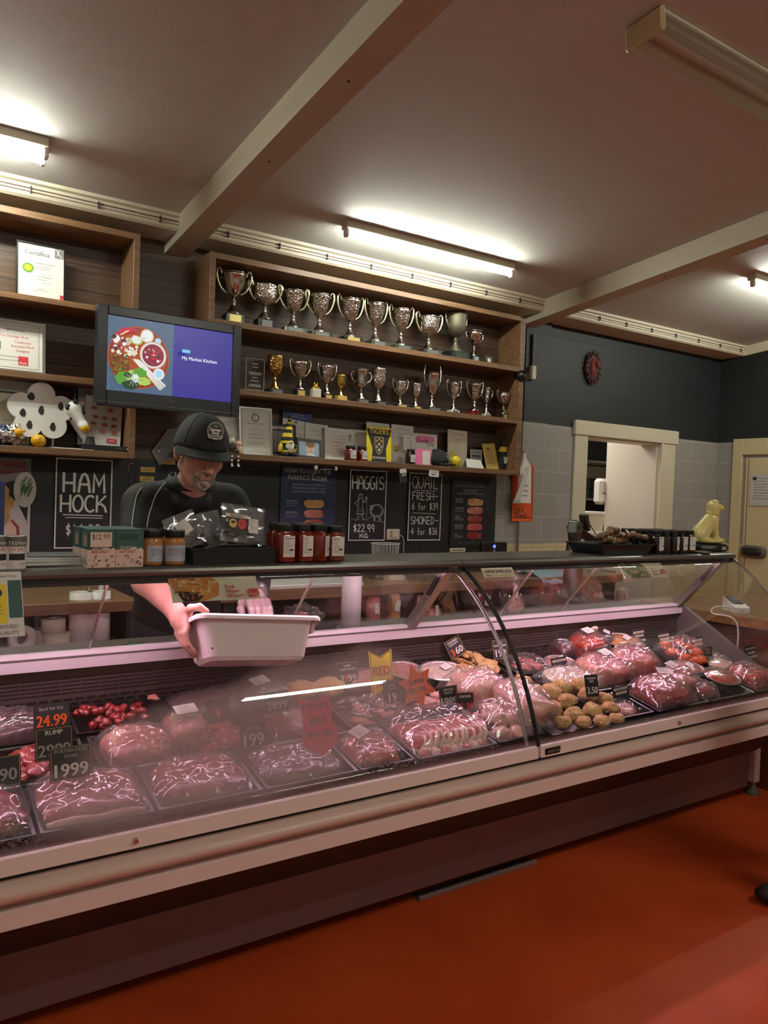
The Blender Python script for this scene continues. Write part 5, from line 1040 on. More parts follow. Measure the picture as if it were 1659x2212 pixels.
for i in range(11): a = 2*PI*i/11; sh.line(C_K(.74+.14*math.cos(a), .57-.065*math.sin(a), .05, .028, math.degrees(a)-100, math.degrees(a)+100, 7), 'chalk', lw)
for pth in (C_K(.60, .53, .035, .03), [(.56, .50), (.53, .51)], [(.66, .66), (.67, .71), (.70, .71), (.70, .66)], [(.80, .66), (.82, .71), (.85, .71), (.84, .66)]): sh.line(pth, 'chalk', lw)
fin(sh)
sh = board('chalkboard', 'chalkboard listing quail prices, right of the power socket', 'chalkboard', ((885, 1021), (955, 1024), (949, 1168), (878, 1167)))
for t_, y, h_, w_ in (('QUAIL', .14, .17, .80), ('FRESH-', .34, .11, .78), ('6 for $39', .49, .10, .80), ('SMOKED-', .70, .11, .84), ('4 for $36', .86, .10, .80)): sh.hand(t_, .5, y, h_, 'chalk', w_, .005, .2)
sh.line([(.14, .255), (.82, .262)], 'chalk', .003); sh.line([(.12, .59), (.82, .60)], 'chalk', .003); fin(sh)
def steak(sh, x, y, w_, h_, m, seed):
    r_ = random.Random(seed); n = 16; P = []
    for i in range(n):
        a = 2*PI*i/n; c, s = math.cos(a), math.sin(a); P.append((x+w_/2*math.copysign(abs(c)**.6, c)*(1+.06*r_.uniform(-1, 1)), y+h_/2*math.copysign(abs(s)**.6, s)*(1+.1*r_.uniform(-1, 1))))
    sh.poly(P, m)
sh = board('poster', 'navy poster about cooking steak with pictures of stacked steak', 'poster', ((606, 1006), (726, 1010), (722, 1136+60), (604, 1133+60)), 'navy', .003, None)
sh.text('HOW TO COOK THE', .48, .055, .05, 'ink_light', wmax=.84, bold=.05); sh.text('PERFECT STEAK', .48, .13, .055, 'ink_light', wmax=.72, bold=.05)
for y, t_ in ((.21, 'BRING STEAK TO ROOM TEMPERATURE'), (.25, 'PREHEAT PAN OR BBQ TO HOT'), (.29, 'BRUSH STEAK WITH OIL AND SEASON WITH SALT AND PEPPER')): sh.text(t_, .5, y, .022, 'ink_light', wmax=.6)
for i, (y, t_) in enumerate(((.40, 'WELL DONE'), (.53, 'MEDIUM WELL'), (.66, 'MEDIUM'), (.79, 'MEDIUM RARE'))): sh.text(t_, .10, y, .018, 'ink_light', 'L', .2, .05); sh.text('2-3 minutes each side,', .10, y+.028, .013, 'ink_light', 'L', .24); sh.text('rest for 5 minutes.', .10, y+.052, .013, 'ink_light', 'L', .2)
for i, m in enumerate(('schnitzel', 'ham', 'rump', 'rump', 'beef')): steak(sh, .60, .43+.115*i, .36, .10, m, i)
fin(sh)
sh = board('poster', 'black poster about cooking steak with a ribbon title, far right of black wall', 'poster', ((976, 1034), (1056, 1040), (1052, 1182), (972, 1180)), 'black_matte', .003, None)
sh.outline(.06, .03, .9, .10, 'ink_grey', .003); sh.text('HOW TO COOK THE PERFECT STEAK', .48, .065, .035, 'ink_grey', wmax=.7, bold=.04)
for y, w_ in ((.14, .4), (.17, .35), (.2, .7)): sh.rect(.5-w_/2, y, .5+w_/2, y+.012, 'ink_grey')
for i in range(5):
    y = .29+.13*i; sh.text(('WELL DONE', 'MEDIUM WELL', 'MEDIUM', 'MEDIUM RARE', 'RARE')[i], .1, y, .018, 'ink_light', 'L', .25, .05)
    for k in (1, 2): sh.rect(.1, y+.022*k, .32, y+.022*k+.009, 'ink_grey')
for i, m in enumerate(('schnitzel', 'ham', 'rump', 'chop_lean', 'beef')): steak(sh, .63, .33+.125*i, .42, .11, m, 10+i)
for i in range(40): sh.ell(.2+.6*rnd.random(), .91+.05*rnd.random(), .006, .004, rnd.choice(('ink_light', 'ink_grey')), 5)
fin(sh)
sh = board('poster', 'roast pork and green beans poster at the left edge behind the salt shakers', 'poster', ((-40, 985), (68, 992), (62, 1215), (-40, 1215)), 'black_matte', .003, None)
sh.rect(0, 0, 1, .12, 'mid_grey'); sh.outline(.1, .045, .86, .155, 'rope_red', .005); sh.text('S WITHOUT', .62, .072, .035, 'rope_red', wmax=.44, bold=.05); sh.text('CRACKLING', .62, .125, .035, 'rope_red', wmax=.48, bold=.05)
sh.poly([(.3, .17), (1, .12), (1, .16), (.35, .26)], 'mid_grey'); sh.ell(.88, .30, .24, .17, 'paper_grey'); 
for i in range(26): x, y = .78+.2*rnd.random(), .22+.15*rnd.random(); sh.line([(x, y), (x+.06, y-.05)], rnd.choice(('dark_green', 'herb', 'leaf_green')), .006)
sh.poly([(.3, .45), (.7, .40), (.92, .6), (.95, .8), (.8, 1), (.2, 1)], 'paper_grey'); sh.poly([(.95, .45), (1, .45), (1, .9), (.9, .9)], 'paper_grey')
for (x, y, rx, ry) in ((.42, .33, .13, .07), (.5, .43, .15, .07), (.45, .55, .12, .1)): sh.ell(x, y, rx, ry, 'schnitzel', 16, .08)
sh.ell(.58, .76, .18, .14, 'fat'); sh.line([(.62, .60), (.74, .66), (.76, .76), (.68, .86), (.5, .93)], 'rump', .014); fin(sh)
b = MB(); p = at(-2, 1080, 4.3); b.box(-.06, 0, 0, .008, .004, .42, 'blue_ink'); o = one(b, 'blue_card', 'deep blue card at the very left edge in front of the roast poster', 'card', (at(6, 1100, 2.62).x, 2.62, at(0, 1165, 2.62).z))
o.scale = (.6, 1, .42)
# hook arm on the poster, sockets, labels
ha = thing('display_hook', 'chrome peg hook with clip in front of the navy poster', 'hook', (at(684, 1005, 4.31).x, 4.32, at(684, 1010, 4.31).z))
b = MB(); b.tube([(0, 0, .01), (0, 0, -.03), (-.03, -.01, -.05), (-.03, -.01, -.075), (.11, -.02, -.095)], .002, 'steel', 6); b.tube([(.03, 0, -.01), (.13, 0, -.005)], .0015, 'steel', 6); b.build('wire', ha); b = MB(); b.bbox(-.01, -.006, -.012, .012, .006, .012, 'paper_grey', .002); b.bbox(.14, -.006, -.012, .155, .006, .012, 'paper_grey', .002); b.build('clip', ha)
def socket(label, u, v, w_, h_, Y=YW-.02, name='power_socket', sw=True):
    p = at(u, v, Y); t = thing(name, label, 'power socket', (p.x, Y, p.z)); b = MB(); b.bbox(-w_/2, -.012, -h_/2, w_/2, 0, h_/2, 'cream_paper', .003); b.build('plate', t)
    if sw: b = MB(); b.bbox(-.03, -.04, -.022, .03, -.012, .026, 'trim_cream', .004); b.build('plug', t); b = MB(); b.tube(smooth([(.035, -.03, 0), (.075, -.03, -.03), (.08, -.03, -.12), (.075, -.03, -.25)], 4), .003, 'paper_grey', 6); b.build('cable', t)
    else: b = MB(); b.box(-w_*.35, -.014, -.003, w_*.35, -.011, .003, 'ink'); b.build('slot', t)
    return t
socket('cream power socket with plug between the haggis and quail chalkboards', 848, 1154, .11, .075)
socket('slim white socket strip under the black steak poster', 987, 1188, .15, .03, sw=False)
sh = Sheet(.055, .095, .002, 'white_paper'); sh.rect(0, .3, 1, 1, 'ink'); sh.text('$10', .6, .42, .16, 'white', wmax=.8, bold=.03); p = at(872, 1043, 4.315); one(sh, 'price_ticket', 'black and white ten dollar ticket hanging from shelf edge near quail board', 'price ticket', (p.x, 4.315, p.z), (0, R(-6), 0))
sh = Sheet(.085, .045, .002, 'white_paper'); sh.text('Sausage Shop', .5, .25, .18, 'ink', wmax=.8); sh.hand('Thank u', .5, .6, .3, 'ink', .5, .002); p = at(937, 1030, 4.315); one(sh, 'shelf_label', 'torn white paper label on the shelf edge above the quail board', 'label', (p.x, 4.315, p.z), (0, R(2), 0))
pc = thing('plastic_container', 'clear ribbed plastic container on the bench below the haggis board', 'container', (at(832, 1195, 4.2).x, 4.2, at(832, 1199, 4.2).z+.0)); 
b = MB(); V = []; n = 40
b.lathe([(.085, 0), (.098, .07), (.102, .10)], 'clear_plastic', 30, 1, .7, cap=False); b.build('tub', pc); b = MB(); [b.cyl((.088*math.cos(a), .062*math.sin(a), .0), (.1*math.cos(a), .07*math.sin(a), .095), .0015, 'paper_grey', 5) for a in [2*PI*i/26 for i in range(26)]]; b.tube([(.103*math.cos(2*PI*i/24), .072*math.sin(2*PI*i/24), .10) for i in range(24)], .003, 'paper_grey', 6, True); b.build('ribs', pc)
pc.location.z = at(832, 1207, 4.2).z
b = MB(); b.bbox(-.12, -.08, 0, .12, .08, pc.location.z-.90, 'steel', .004); one(b, 'metal_box', 'steel box on the bench under the clear plastic container', 'box', (pc.location.x, 4.2, .90))
ld = thing('till_screen', 'dark device with a glowing blue light at right end of the black wall', 'screen', (at(1075, 1200, 4.25).x, 4.3, .90)); zt = at(1075, 1172, 4.25).z-.90
b = MB(); b.bbox(-.12, -.02, 0, .12, .02, zt, 'black_plastic', .005); b.build('body', ld); b = MB(); b.cyl((-.01, -.021, zt-.03), (-.01, -.025, zt-.03), .012, 'led_blue', 12); b.box(-.018, -.022, zt-.13, .0, -.02, zt-.05, 'mid_grey'); b.build('blue_light', ld)
# orange sign, glove shaped bag
sh = Sheet(.225, .455, .003, 'orange_card'); sh.outline(.05, .06, .95, .94, 'ink', .006); sh.rect(.3, .02, .55, .07, 'ink'); sh.hand('DUCK', .35, .80, .09, 'ink', .4, .005) ; sh.hand('$15each', .42, .885, .085, 'ink', .6, .005, .15)
p = at(1129, 1126, YW-.04); one(sh, 'price_sign', 'bright orange price sign taped on the grey block wall', 'sign', (p.x, YW-.035, p.z), (0, R(-1), 0))
gb = thing('hanging_cloth', 'white cloth and paper bag hanging from a hook in front of orange sign', 'cloth', (at(1128, 985, 4.50).x, 4.50, at(1128, 985, 4.50).z))
b = MB(); b.add([(-.02, 0, 0), (.03, 0, -.0), (.10, 0, -.08), (.108, -.004, -.37), (-.035, -.006, -.37), (-.04, -.004, -.1)], [(0, 1, 2, 3, 4, 5)], 'white'); 
for y_, w_ in ((.16, .04), (.19, .02), (.23, .05), (.27, .06), (.31, .04)): b.box(.03-w_/2, -.011, -y_-.004, .03+w_/2+.01, -.0065, -y_, 'ink')
o = b.build('paper', gb); o.modifiers.new('s', 'SOLIDIFY').thickness = .002
b = MB(); b.tube(smooth([(.0, -.02, .02), (-.005, -.02, -.02), (-.03, -.03, -.10), (-.075, -.03, -.145)], 5), [.016]*5+[.02]*5+[.028]*5+[.024], 'white', 10)
b.grid(lambda u, v: (-.075+.065*u+.05*(1-v)*(1-u)*0-.05*v+.055*(1-v), -.04-.012*math.sin(u*PI*5)-.01*math.sin(v*3), -.12-.255*v+.05*u*(1-v)), 24, 8, 'white'); o = b.build('folds', gb); o.modifiers.new('s', 'SOLIDIFY').thickness = .003
b = MB(); b.tube([(.01, .068, .03), (.01, -.02, .035), (.012, -.03, .015)], .003, 'steel', 6); b.build('hook', gb)
# camera dome, conduit, wall plaque
cm = thing('security_camera', 'black dome security camera at the right end of the trophy shelving', 'camera', (at(1128, 812, 4.32).x, 4.34, at(1128, 812, 4.32).z)); b = MB(); b.blob((0, -.02, 0), (.05, .05, .042), 'black_plastic', 0); b.build('dome', cm); b = MB(); b.cyl((.005, -.065, -.005), (.005, -.075, -.008), .022, 'dark_grey', 16); b.cyl((.005, -.072, -.005), (.005, -.0765, -.008), .013, 'ink', 14); b.build('lens', cm); b = MB(); b.cyl((0, 0, 0), (-.0, .04, 0), .03, 'black_plastic'); b.build('mount', cm)
b = MB(); q0, q1 = at(1152, 722, 4.56), at(1147, 790, 4.56); b.cyl((q0.x, 4.555, q0.z), (q0.x, 4.555, q1.z), .012, 'case_grey', 10); q2 = at(1147, 820, 4.56); b.bbox(q0.x-.025, 4.53, q2.z, q0.x+.025, 4.57, q1.z, 'trim_cream', .006); one(b, 'cable_conduit', 'grey conduit ending in a cream cover right of the security camera', 'conduit')
pl = thing('wall_plaque', 'round dark red carved plaque hanging on upper dark block wall', 'plaque', (at(1280, 795, 4.58).x, YW-.02, at(1280, 795, 4.58).z)); b = MB(); b.blob((0, 0, 0), (.085, .022, .125), 'carved_dark', .12, 14, 2, 36, 24); b.build('disc', pl)
b = MB(); 
for i in range(18): a = 2*PI*i/18; b.cyl((.07*math.cos(a), -.018, .105*math.sin(a)), (.10*math.cos(a), -.012, .15*math.sin(a)), .006, 'carved_dark', 6)
b.build('fringe', pl)
for i in range(3): b = MB(); b.tube([(.03*math.cos(t_)*(1+.3*i), -.035, .05*math.sin(t_)*(1+.3*i)) for t_ in [k*.4 for k in range(12)]], .004, 'rope_red', 6); b.build('carved_ring', pl)
# back room
ks = thing('kitchen_shelving', 'open shelving with black boxes seen through the doorway', 'shelving', (6.72, 6.0, 0))
b = MB()
for z in (1.18, 1.45, 1.86): b.box(-.5, -.25, z, .6, .25, z+.02, 'steel')
b.build('shelves', ks); b = MB(); b.box(-.5, .25, .3, .6, .27, 2.4, 'dark_grey'); b.box(-.5, .2, 1.47, .6, .25, 1.85, 'cream_paper'); b.build('back_panel', ks)
b = MB(); [b.box(x, y, 0, x+.03, y+.03, 2.0, 'steel') for x in (-.5, .57) for y in (-.25, .22)]; b.build('posts', ks)
for i, (x, z, w_, h_, lb) in enumerate(((6.76, 1.47, .2, .10, 'black box on shelf through the doorway, lower and wider'), (6.68, 1.571, .11, .12, 'small black box stacked on the wider one through the doorway'), (6.75, 1.88, .3, .25, 'dark box on the highest shelf seen through doorway'))):
    b = MB(); b.bbox(-w_, -.12, 0, w_, .12, h_, 'black_matte', .006); one(b, 'storage_box', lb, 'box', (x, 5.95, z+.001), 0, 'boxes on the back room shelves')
for i, z in enumerate((.98, 1.162, 1.344)):
    bk = thing('plastic_bucket', ('white plastic bucket, lowest of the stack in the doorway', 'white plastic bucket, middle of the stack in the doorway', 'white plastic bucket, topmost of the stack in the doorway')[i], 'bucket', (5.66, 4.98, z-.18), 0, 'buckets stacked in the doorway')
    b = MB(); b.lathe([(.10, 0), (.118, .16)], 'cream_paper', 24); b.build('body', bk); b = MB(); b.lathe([(.122, .15), (.124, .165), (.124, .18), (.11, .182)], 'white_plastic', 24); b.build('lid', bk)
b = MB(); b.bbox(5.45, 4.82, 0, 5.85, 5.2, .80, 'case_grey', .01); one(b, 'kitchen_unit', 'grey unit carrying the buckets behind the doorway', 'unit')
b = MB(); p = at(1312, 1062, 5.15); b.bbox(p.x-.03, 5.2, p.z-.13, p.x+.12, 5.32, p.z+.13, 'white_plastic', .03); b.box(p.x-.02, 5.19, p.z-.02, p.x+.1, 5.2, p.z-.012, 'ink'); o = one(b, 'towel_dispenser', 'white paper towel dispenser at the doorway edge', 'dispenser')

# ================================================================== things on top of the case
ZT = 1.2057
def tx(u, Y=2.38, v=1210): return at(u, v, Y).x
def salt_tin(label, u):
    t = thing('salt_shaker', label, 'salt tin', (tx(u, 2.36), 2.36, ZT), .1, 'salt tins at the left end of the counter top'); r = .029
    b = MB(); b.lathe([(r, 0), (r, .088)], 'white_plastic', 24); b.build('body', t); b = MB(); b.lathe([(r*1.02, .062), (r*1.02, .088), (r*.96, .090), (r*.9, .086)], 'case_grey', 24); b.build('lid', t)
    b = MB()
    for tx_, zz, hh, mm in (('TASMAN', .066, .010, 'white'), ('SEA SALT', .050, .010, 'chop_lean')):
        V, F = text_mesh(tx_); a, c = min(v[0] for v in V), max(v[0] for v in V); k = hh/.7; kx = min(k, r*1.7/(c-a)); b.add([(r*1.03*math.sin((v[0]-(a+c)/2)*kx/r), -r*1.03*math.cos((v[0]-(a+c)/2)*kx/r), zz+v[1]*k) for v in V], F, mm)
    b.grid(lambda u, v: (r*1.02*math.sin((u-.5)*1.5), -r*1.02*math.cos((u-.5)*1.5), .024+.018*v), 10, 1, 'ink'); b.grid(lambda u, v: (r*1.02*math.sin(.2+u*.5), -r*1.02*math.cos(.2+u*.5), .012+.003*v), 6, 1, 'ink_light'); b.build('label', t)
salt_tin('sea salt tin with dark lid standing left of the magazine stack', 32); salt_tin('sea salt tin cut off by the left photo edge', -8)
b = MB()
for i in range(5): b.push(T(rnd.uniform(-.008, .008), rnd.uniform(-.01, .01), i*.005, 0, 0, rnd.uniform(-.08, .08))); b.box(-.10, -.045, 0, .10, .14, .0045, 'white_paper' if i % 2 else 'paper_grey'); b.pop()
b.push(T(.02, .03, .0252, 0, 0, -.08)); b.box(-.09, -.06, 0, .10, .10, .002, 'ink'); V, F = text_mesh('BEEF'); b.add([(-.03+v[0]*.03, -.02+v[1]*.03, .0025) for v in V], F, 'ink_light'); b.pop()
one(b, 'magazines', 'small stack of magazines lying between the salt tin and teal boxes', 'magazines', (tx(115, 2.42), 2.42, ZT))
def salt_box(label, x, y, sticker=False):
    t = thing('salt_box', label, 'box', (x, y, ZT), R(2), 'teal and pink salt boxes'); b = MB(); w_, d_, h_ = .040, .040, .112
    b.box(-w_, -d_, 0, w_, d_, .052, 'salt_pink'); b.box(-w_, -d_, .052, w_, d_, h_, 'teal_box'); b.prism([(-w_, .05), (-w_*.6, .055), (-w_*.3, .051), (0, .054), (w_*.35, .06), (w_*.6, .053), (w_*.8, .058), (w_, .05)], -d_-.0006, -d_, 'salt_pink'); b.build('carton', t)
    sh = Sheet(w_*2, h_, .0008, 'salt_pink', M0=T(0, -d_-.0004, 0)); sh.V = []; sh.F = []; sh.MI = []; sh.SM = []; sh.mats = []
    sh.text('TASMAN', .42, .48, .075, 'white', wmax=.7); sh.text('SEA SALT', .42, .58, .075, 'red_ink', wmax=.76)
    for i in range(22):
        x_, y_ = rnd.uniform(.04, .94), rnd.uniform(.66, .97); a = rnd.random()*6; q = rnd.uniform(.025, .06); sh.poly([(x_+q*math.cos(a+k*2.1)*1.0, y_+q*.7*math.sin(a+k*2.1)) for k in range(3)], rnd.choice(('ink_grey', 'ink', 'ham', 'fat')))
    if sticker: sh.rect(.06, .08, .82, .46, 'salt_pink')
    sh.hand('$12.99', .44, .2, .13, 'ink', .62, .0018, .25) if sticker or x > .6 else None
    for i in range(7): sh.V += []; 
    sh.build('print', t)
    b = MB()
    for i in range(5): b.box(-w_-.0006, -d_+.015+i*.008, .060, -w_, -d_+.018+i*.008, .10-.006*(i % 3), 'fat')
    for i in range(8): b.box(-w_-.0006, -d_+.008+i*.008, .006+.004*(i % 3), -w_, -d_+.012+i*.008, .015+.006*(i % 4), 'ink_grey')
    b.build('side_print', t)
x_a, x_b = tx(212, 2.35), tx(271, 2.35)
salt_box('teal salt box with cream price sticker, front left of the four', x_a, 2.35, True); salt_box('teal salt box with price written on the carton, front right of four', x_b, 2.35)
salt_box('teal salt box behind the one with the cream sticker', x_a-.004, 2.437); salt_box('teal salt box behind the one with the handwritten carton', x_b, 2.437)
G = 'peanut butter jars on the counter top'
for i, (u, y, lb) in enumerate(((327, 2.36, 'peanut butter jar with turned pale blue label, next to teal boxes'), (376, 2.36, 'peanut butter jar with crest on its label, next to the black tray'), (318, 2.45, 'peanut butter jar at the back, left one of the pair'), (362, 2.45, 'peanut butter jar at the back, right one of the pair'))):
    jar(lb, tx(u, y), y, ZT, .0325, .107, 'peanut', 'black_plastic', G, .85, .58, 'label_blue', rz=(.5, .0, .3, .1)[i], text=(('PEANUT', .042, .010, 'ink_grey'), ('BUTTER', .030, .010, 'ink_grey')) if i < 2 else None, lid_h=.2)
G = 'red sauce jars on the counter top'
SJ = ((613, 2.36, 'red sauce jar with full label, front row beside the black tray'), (652, 2.365, 'red sauce jar with full label, front row second from black tray'), (686, 2.36, 'red sauce jar turned so its label is cut off, front row'), (720, 2.375, 'red sauce jar at the right end of the front row'),
      (598, 2.455, 'red sauce jar at the back, nearest the jerky bag'), (640, 2.455, 'red sauce jar at the back, second from the jerky bag'), (680, 2.455, 'red sauce jar at the back, right end'))
for i, (u, y, lb) in enumerate(SJ): jar(lb, tx(u, y), y, ZT, .0345, .128-(.006 if i == 3 else 0), 'sauce_red', 'black_plastic', G, (.62, .62, .62, .68)[i] if i < 4 else 0, .66, rz=(.05, .15, .75, -.05, 0, 0, 0)[i], square=True, lid_h=.17)
def open_tray(name, label, cat, x, y, z, w_, d_, h_, m='tray_black', group=None, rz=0, taper=.86, rx=0):
    t = thing(name, label, cat, (x, y, z), (rx, 0, rz), group); b = MB(); W, D = w_/2, d_/2; a = taper
    O = [(-W, -D), (W, -D), (W, D), (-W, D)]; I_ = [(p[0]*a, p[1]*a) for p in O]
    def ring(P0, z0, P1, z1, flip=False):
        V = [(p[0], p[1], z0) for p in P0]+[(p[0], p[1], z1) for p in P1]; b.add(V, [(i, (i+1) % 4, (i+1) % 4+4, i+4) for i in range(4)], m)
    ring(I_, 0, [(p[0]*.97, p[1]*.97) for p in O], h_); ring([(p[0]*.97, p[1]*.97) for p in O], h_, O, h_); ring(O, h_, O, h_-.006)
    ring(O, h_-.006, [(p[0]*.96, p[1]*.96) for p in O], h_-.006)
    ring([(p[0]*.93, p[1]*.92) for p in O], h_-.001, [(p[0]*(a-.03), p[1]*(a-.03)) for p in O], .006); ring([(p[0]*.97, p[1]*.97) for p in O], h_, [(p[0]*.93, p[1]*.92) for p in O], h_-.001)
    b.add([(p[0], p[1], 0) for p in I_]+[(p[0]*.97, p[1]*.97, .006) for p in I_], [(3, 2, 1, 0), (4, 5, 6, 7)], m); b.build('tray', t); return t
xt = (tx(402, 2.40)+tx(588, 2.40))/2; wt = tx(590, 2.34)-tx(402, 2.34)
open_tray('black_tray', 'black plastic tray of jerky bags on the counter top', 'tray', xt, 2.43, ZT, wt+.01, .17, .050, 'black_matte', taper=.94)
def crumple(w_, h_, amp, seed, nu=14, nv=12, taper=0):
    o = Vector((seed*5.3, seed, 0))
    def f(u, v): x = (u-.5)*w_*(1-taper*v); z = v*h_; k = math.sin(PI*v)*.6+.2; return (x, amp*k*noise.noise(Vector((x*28, z*28, seed))+o)-amp*math.sin(PI*u)*k, z+amp*.3*noise.noise(Vector((x*22, 0, seed))))
    return f
def bag(label, u, v, Y, w_, h_, roll, seed, lab=True, lean=.25, name='jerky_bag', fill='jerky', grp='jerky bags in the black tray'):
    p = at(u, v, Y); t = thing(name, label, 'bag', (p.x, Y, p.z), (-lean, roll, .05), grp); b = MB(); f = crumple(w_, h_, .012, seed); b.grid(f, 14, 12, 'clear_plastic'); g = crumple(w_, h_, -.012, seed+3); b.grid(lambda a, c: (g(a, c)[0], g(a, c)[1]+.012, g(a, c)[2]), 14, 12, 'clear_plastic'); b.build('film', t)
    b = MB()
    for i in range(9): b.blob((rnd.uniform(-.35, .35)*w_, .004, rnd.uniform(.06, .34)*h_), (.022, .006, .009), fill, .3, 8, i, 10, 7)
    b.build('contents', t); return t
t = bag('clear bag of beef jerky with black header label and red burst sticker', 525, 1172, 2.37, .155, .125, R(7), 1)
sh = Sheet(.082, .050, .001, 'ink', M0=T(-.035, -.022, .036)); sh.rect(0, 0, 1, .22, 'cream_paper'); sh.text('BEEF JERKY', .5, .11, .14, 'ink', wmax=.85, bold=.04); sh.text('$', .06, .45, .2, 'white'); sh.ell(.32, .62, .17, .30, 'gold_paper'); sh.ell(.32, .55, .09, .09, 'ink', 10, .2); sh.ell(.72, .62, .18, .32, 'red_ink', 32, .15); sh.text('HOT', .72, .62, .14, 'ink', wmax=.2); sh.build('header_label', t)
sh = Sheet(.034, .048, .001, 'white_paper', M0=T(.026, -.021, .030)); [sh.rect(.15, .1+i*.12, .3+.5*rnd.random(), .14+i*.12, 'ink_light') for i in range(6)]; sh.build('price_label', t)
t = bag('clear bag of jerky with tilted white label, left in the black tray', 415, 1182, 2.40, .105, .115, R(-22), 5)
sh = Sheet(.045, .045, .001, 'white_paper', M0=T(.0, -.02, .045, 0, R(-12), 0)); [sh.rect(.15, .1+i*.12, .3+.5*rnd.random(), .13+i*.12, 'ink_light') for i in range(6)]; sh.build('price_label', t)
bag('small crumpled clear bag between the two labelled jerky bags', 468, 1180, 2.44, .08, .12, R(-12), 9)
# bones tray, dark jars, scale, dog, plate at the right
open_tray('black_tray', 'black plastic tray heaped with dried bones at the right end', 'tray', tx(1333, 2.40), 2.44, ZT, .37, .22, .048, taper=.84)
for i, (u, v, ln, ang, lb) in enumerate(((1300, 1148, .09, .9, 'dried bone with knobbly end pointing left'), (1325, 1140, .05, 2.4, 'short dried bone standing up in the middle of the heap'), (1345, 1150, .10, -.25, 'long dried bone lying across the heap'), (1372, 1152, .08, -.5, 'round ended dried bone at the right of the heap'), (1310, 1160, .07, .1, 'flat dried bone at the front of the heap'), (1350, 1163, .08, .2, 'dark dried bone low in the heap'))):
    p = at(u, v+6, 2.42); b = MB(); c, s = math.cos(ang), math.sin(ang)
    body_mesh(b, [C_((-ln/2*c, 0, -ln/2*s*.3), (ln/2*c, .01, ln/2*s*.3), .011, .009), E_((-ln/2*c, -.004, .006-ln/2*s*.3), .016), E_((-ln/2*c-.008, .008, -.006-ln/2*s*.3), .013), E_((ln/2*c, .0, ln/2*s*.3), .017), E_((0, 0, 0), (.016, .014, .014))], .005, 'dried_bone', .01)
    one(b, 'dried_bone', lb, 'bone', (p.x, 2.42+.02*(i % 3-1), max(p.z, ZT+.045)), (0, 0, rnd.uniform(-.3, .3)), 'dried bones in the tray')
sh = Sheet(.03, .02, .001, 'white_paper'); p = at(1358, 1152, 2.38); one(sh, 'price_label', 'white label on the heap of dried bones', 'label', p, (-.7, .2, .2))
G = 'dark sauce jars at the right end of counter'
k = 0
for row, y in enumerate((2.36, 2.435, 2.51)):
    for j, u in enumerate((1416, 1443, 1461, 1480, 1494) if row == 0 else (1392, 1418, 1440, 1462, 1484)):
        x = tx(1416, 2.36)+.062*j+(.0 if row == 0 else -.035)
        jar(('front row dark jar with white label, nearest the bones tray', 'front row dark jar second from the bones tray', 'front row dark jar in the middle', 'front row dark jar second from the dog figure', 'front row dark jar nearest the dog figure', 'second row dark jar nearest bones tray', 'second row dark jar, second from bones tray', 'second row dark jar in the middle', 'second row dark jar, fourth from bones tray', 'second row dark jar nearest the dog figure', 'back row dark jar nearest bones tray', 'back row dark jar, second from bones tray', 'back row dark jar in the middle', 'back row dark jar, fourth from bones tray', 'back row dark jar nearest the dog figure')[k], x, y, ZT, .029, .112, 'jar_dark', 'black_plastic', G, (.66 if row == 0 and j in (0, 2, 3, 4) else 0), .7, square=True, rz=(.1, .5, .35, .1, -.1)[j], lid_h=.17); k += 1
b = MB(); b.lathe([(.0, .0), (.045, .002), (.055, .008), (.052, .009), (.04, .004), (0, .003)], 'steel', 24); p = at(1515, 1195, 2.34); one(b, 'saucer', 'small steel dish in front of the dog figure', 'dish', (p.x, 2.35, ZT))
dg = thing('dog_figure', 'pale yellow sitting dog collection box on a black base', 'figure', (tx(1528, 2.45, 1195), 2.45, ZT), R(-30)); dg.scale = (1.62, 1.62, 1.62)
b = MB(); b.bbox(-.055, -.04, 0, .055, .04, .024, 'black_plastic', .01); b.build('base', dg)
sh = Sheet(.09, .018, .0008, 'black_plastic', M0=T(0, -.0405, .003)); sh.rect(.05, .2, .6, .35, 'ink_light'); sh.rect(.05, .5, .5, .6, 'ink_light'); sh.rect(.8, .2, .95, .8, 'ink_light'); sh.build('lettering', dg)
b = MB(); body_mesh(b, [E_((0, 0, .032), (.055, .036, .009)), E_((-.026, 0, .058), (.024, .026, .024)), C_((-.022, 0, .062), (.008, 0, .105), .028, .023), C_((.008, 0, .10), (.016, 0, .135), .021, .018), E_((.014, 0, .148), (.020, .018, .019)), C_((.02, 0, .148), (.042, 0, .141), .013, .009), E_((.006, -.017, .14), (.008, .006, .018)), E_((.006, .017, .14), (.008, .006, .018)),
  C_((.012, -.014, .10), (.022, -.014, .04), .011, .008), C_((.012, .014, .10), (.022, .014, .04), .011, .008), E_((.03, -.014, .038), (.014, .009, .006)), E_((.03, .014, .038), (.014, .009, .006)), E_((-.03, -.024, .05), (.02, .010, .018)), E_((-.012, -.027, .036), (.018, .008, .007)), C_((-.04, 0, .036), (-.052, .01, .034), .008, .005)], .0035, 'dog_yellow', .008); b.build('body', dg)
b = MB(); b.tube([(.012+.021*math.cos(2*PI*i/16)*1.0, .021*math.sin(2*PI*i/16), .118-.006*math.cos(2*PI*i/16)) for i in range(16)], .003, 'gold_paper', 6, True); b.build('collar', dg)
b = MB(); b.blob((.050, 0, .143), (.004, .005, .004), 'ink', 0, nu=8, nv=6); b.blob((.028, -.013, .156), (.0025, .0025, .0025), 'ink', 0, nu=8, nv=6); b.build('nose', dg)
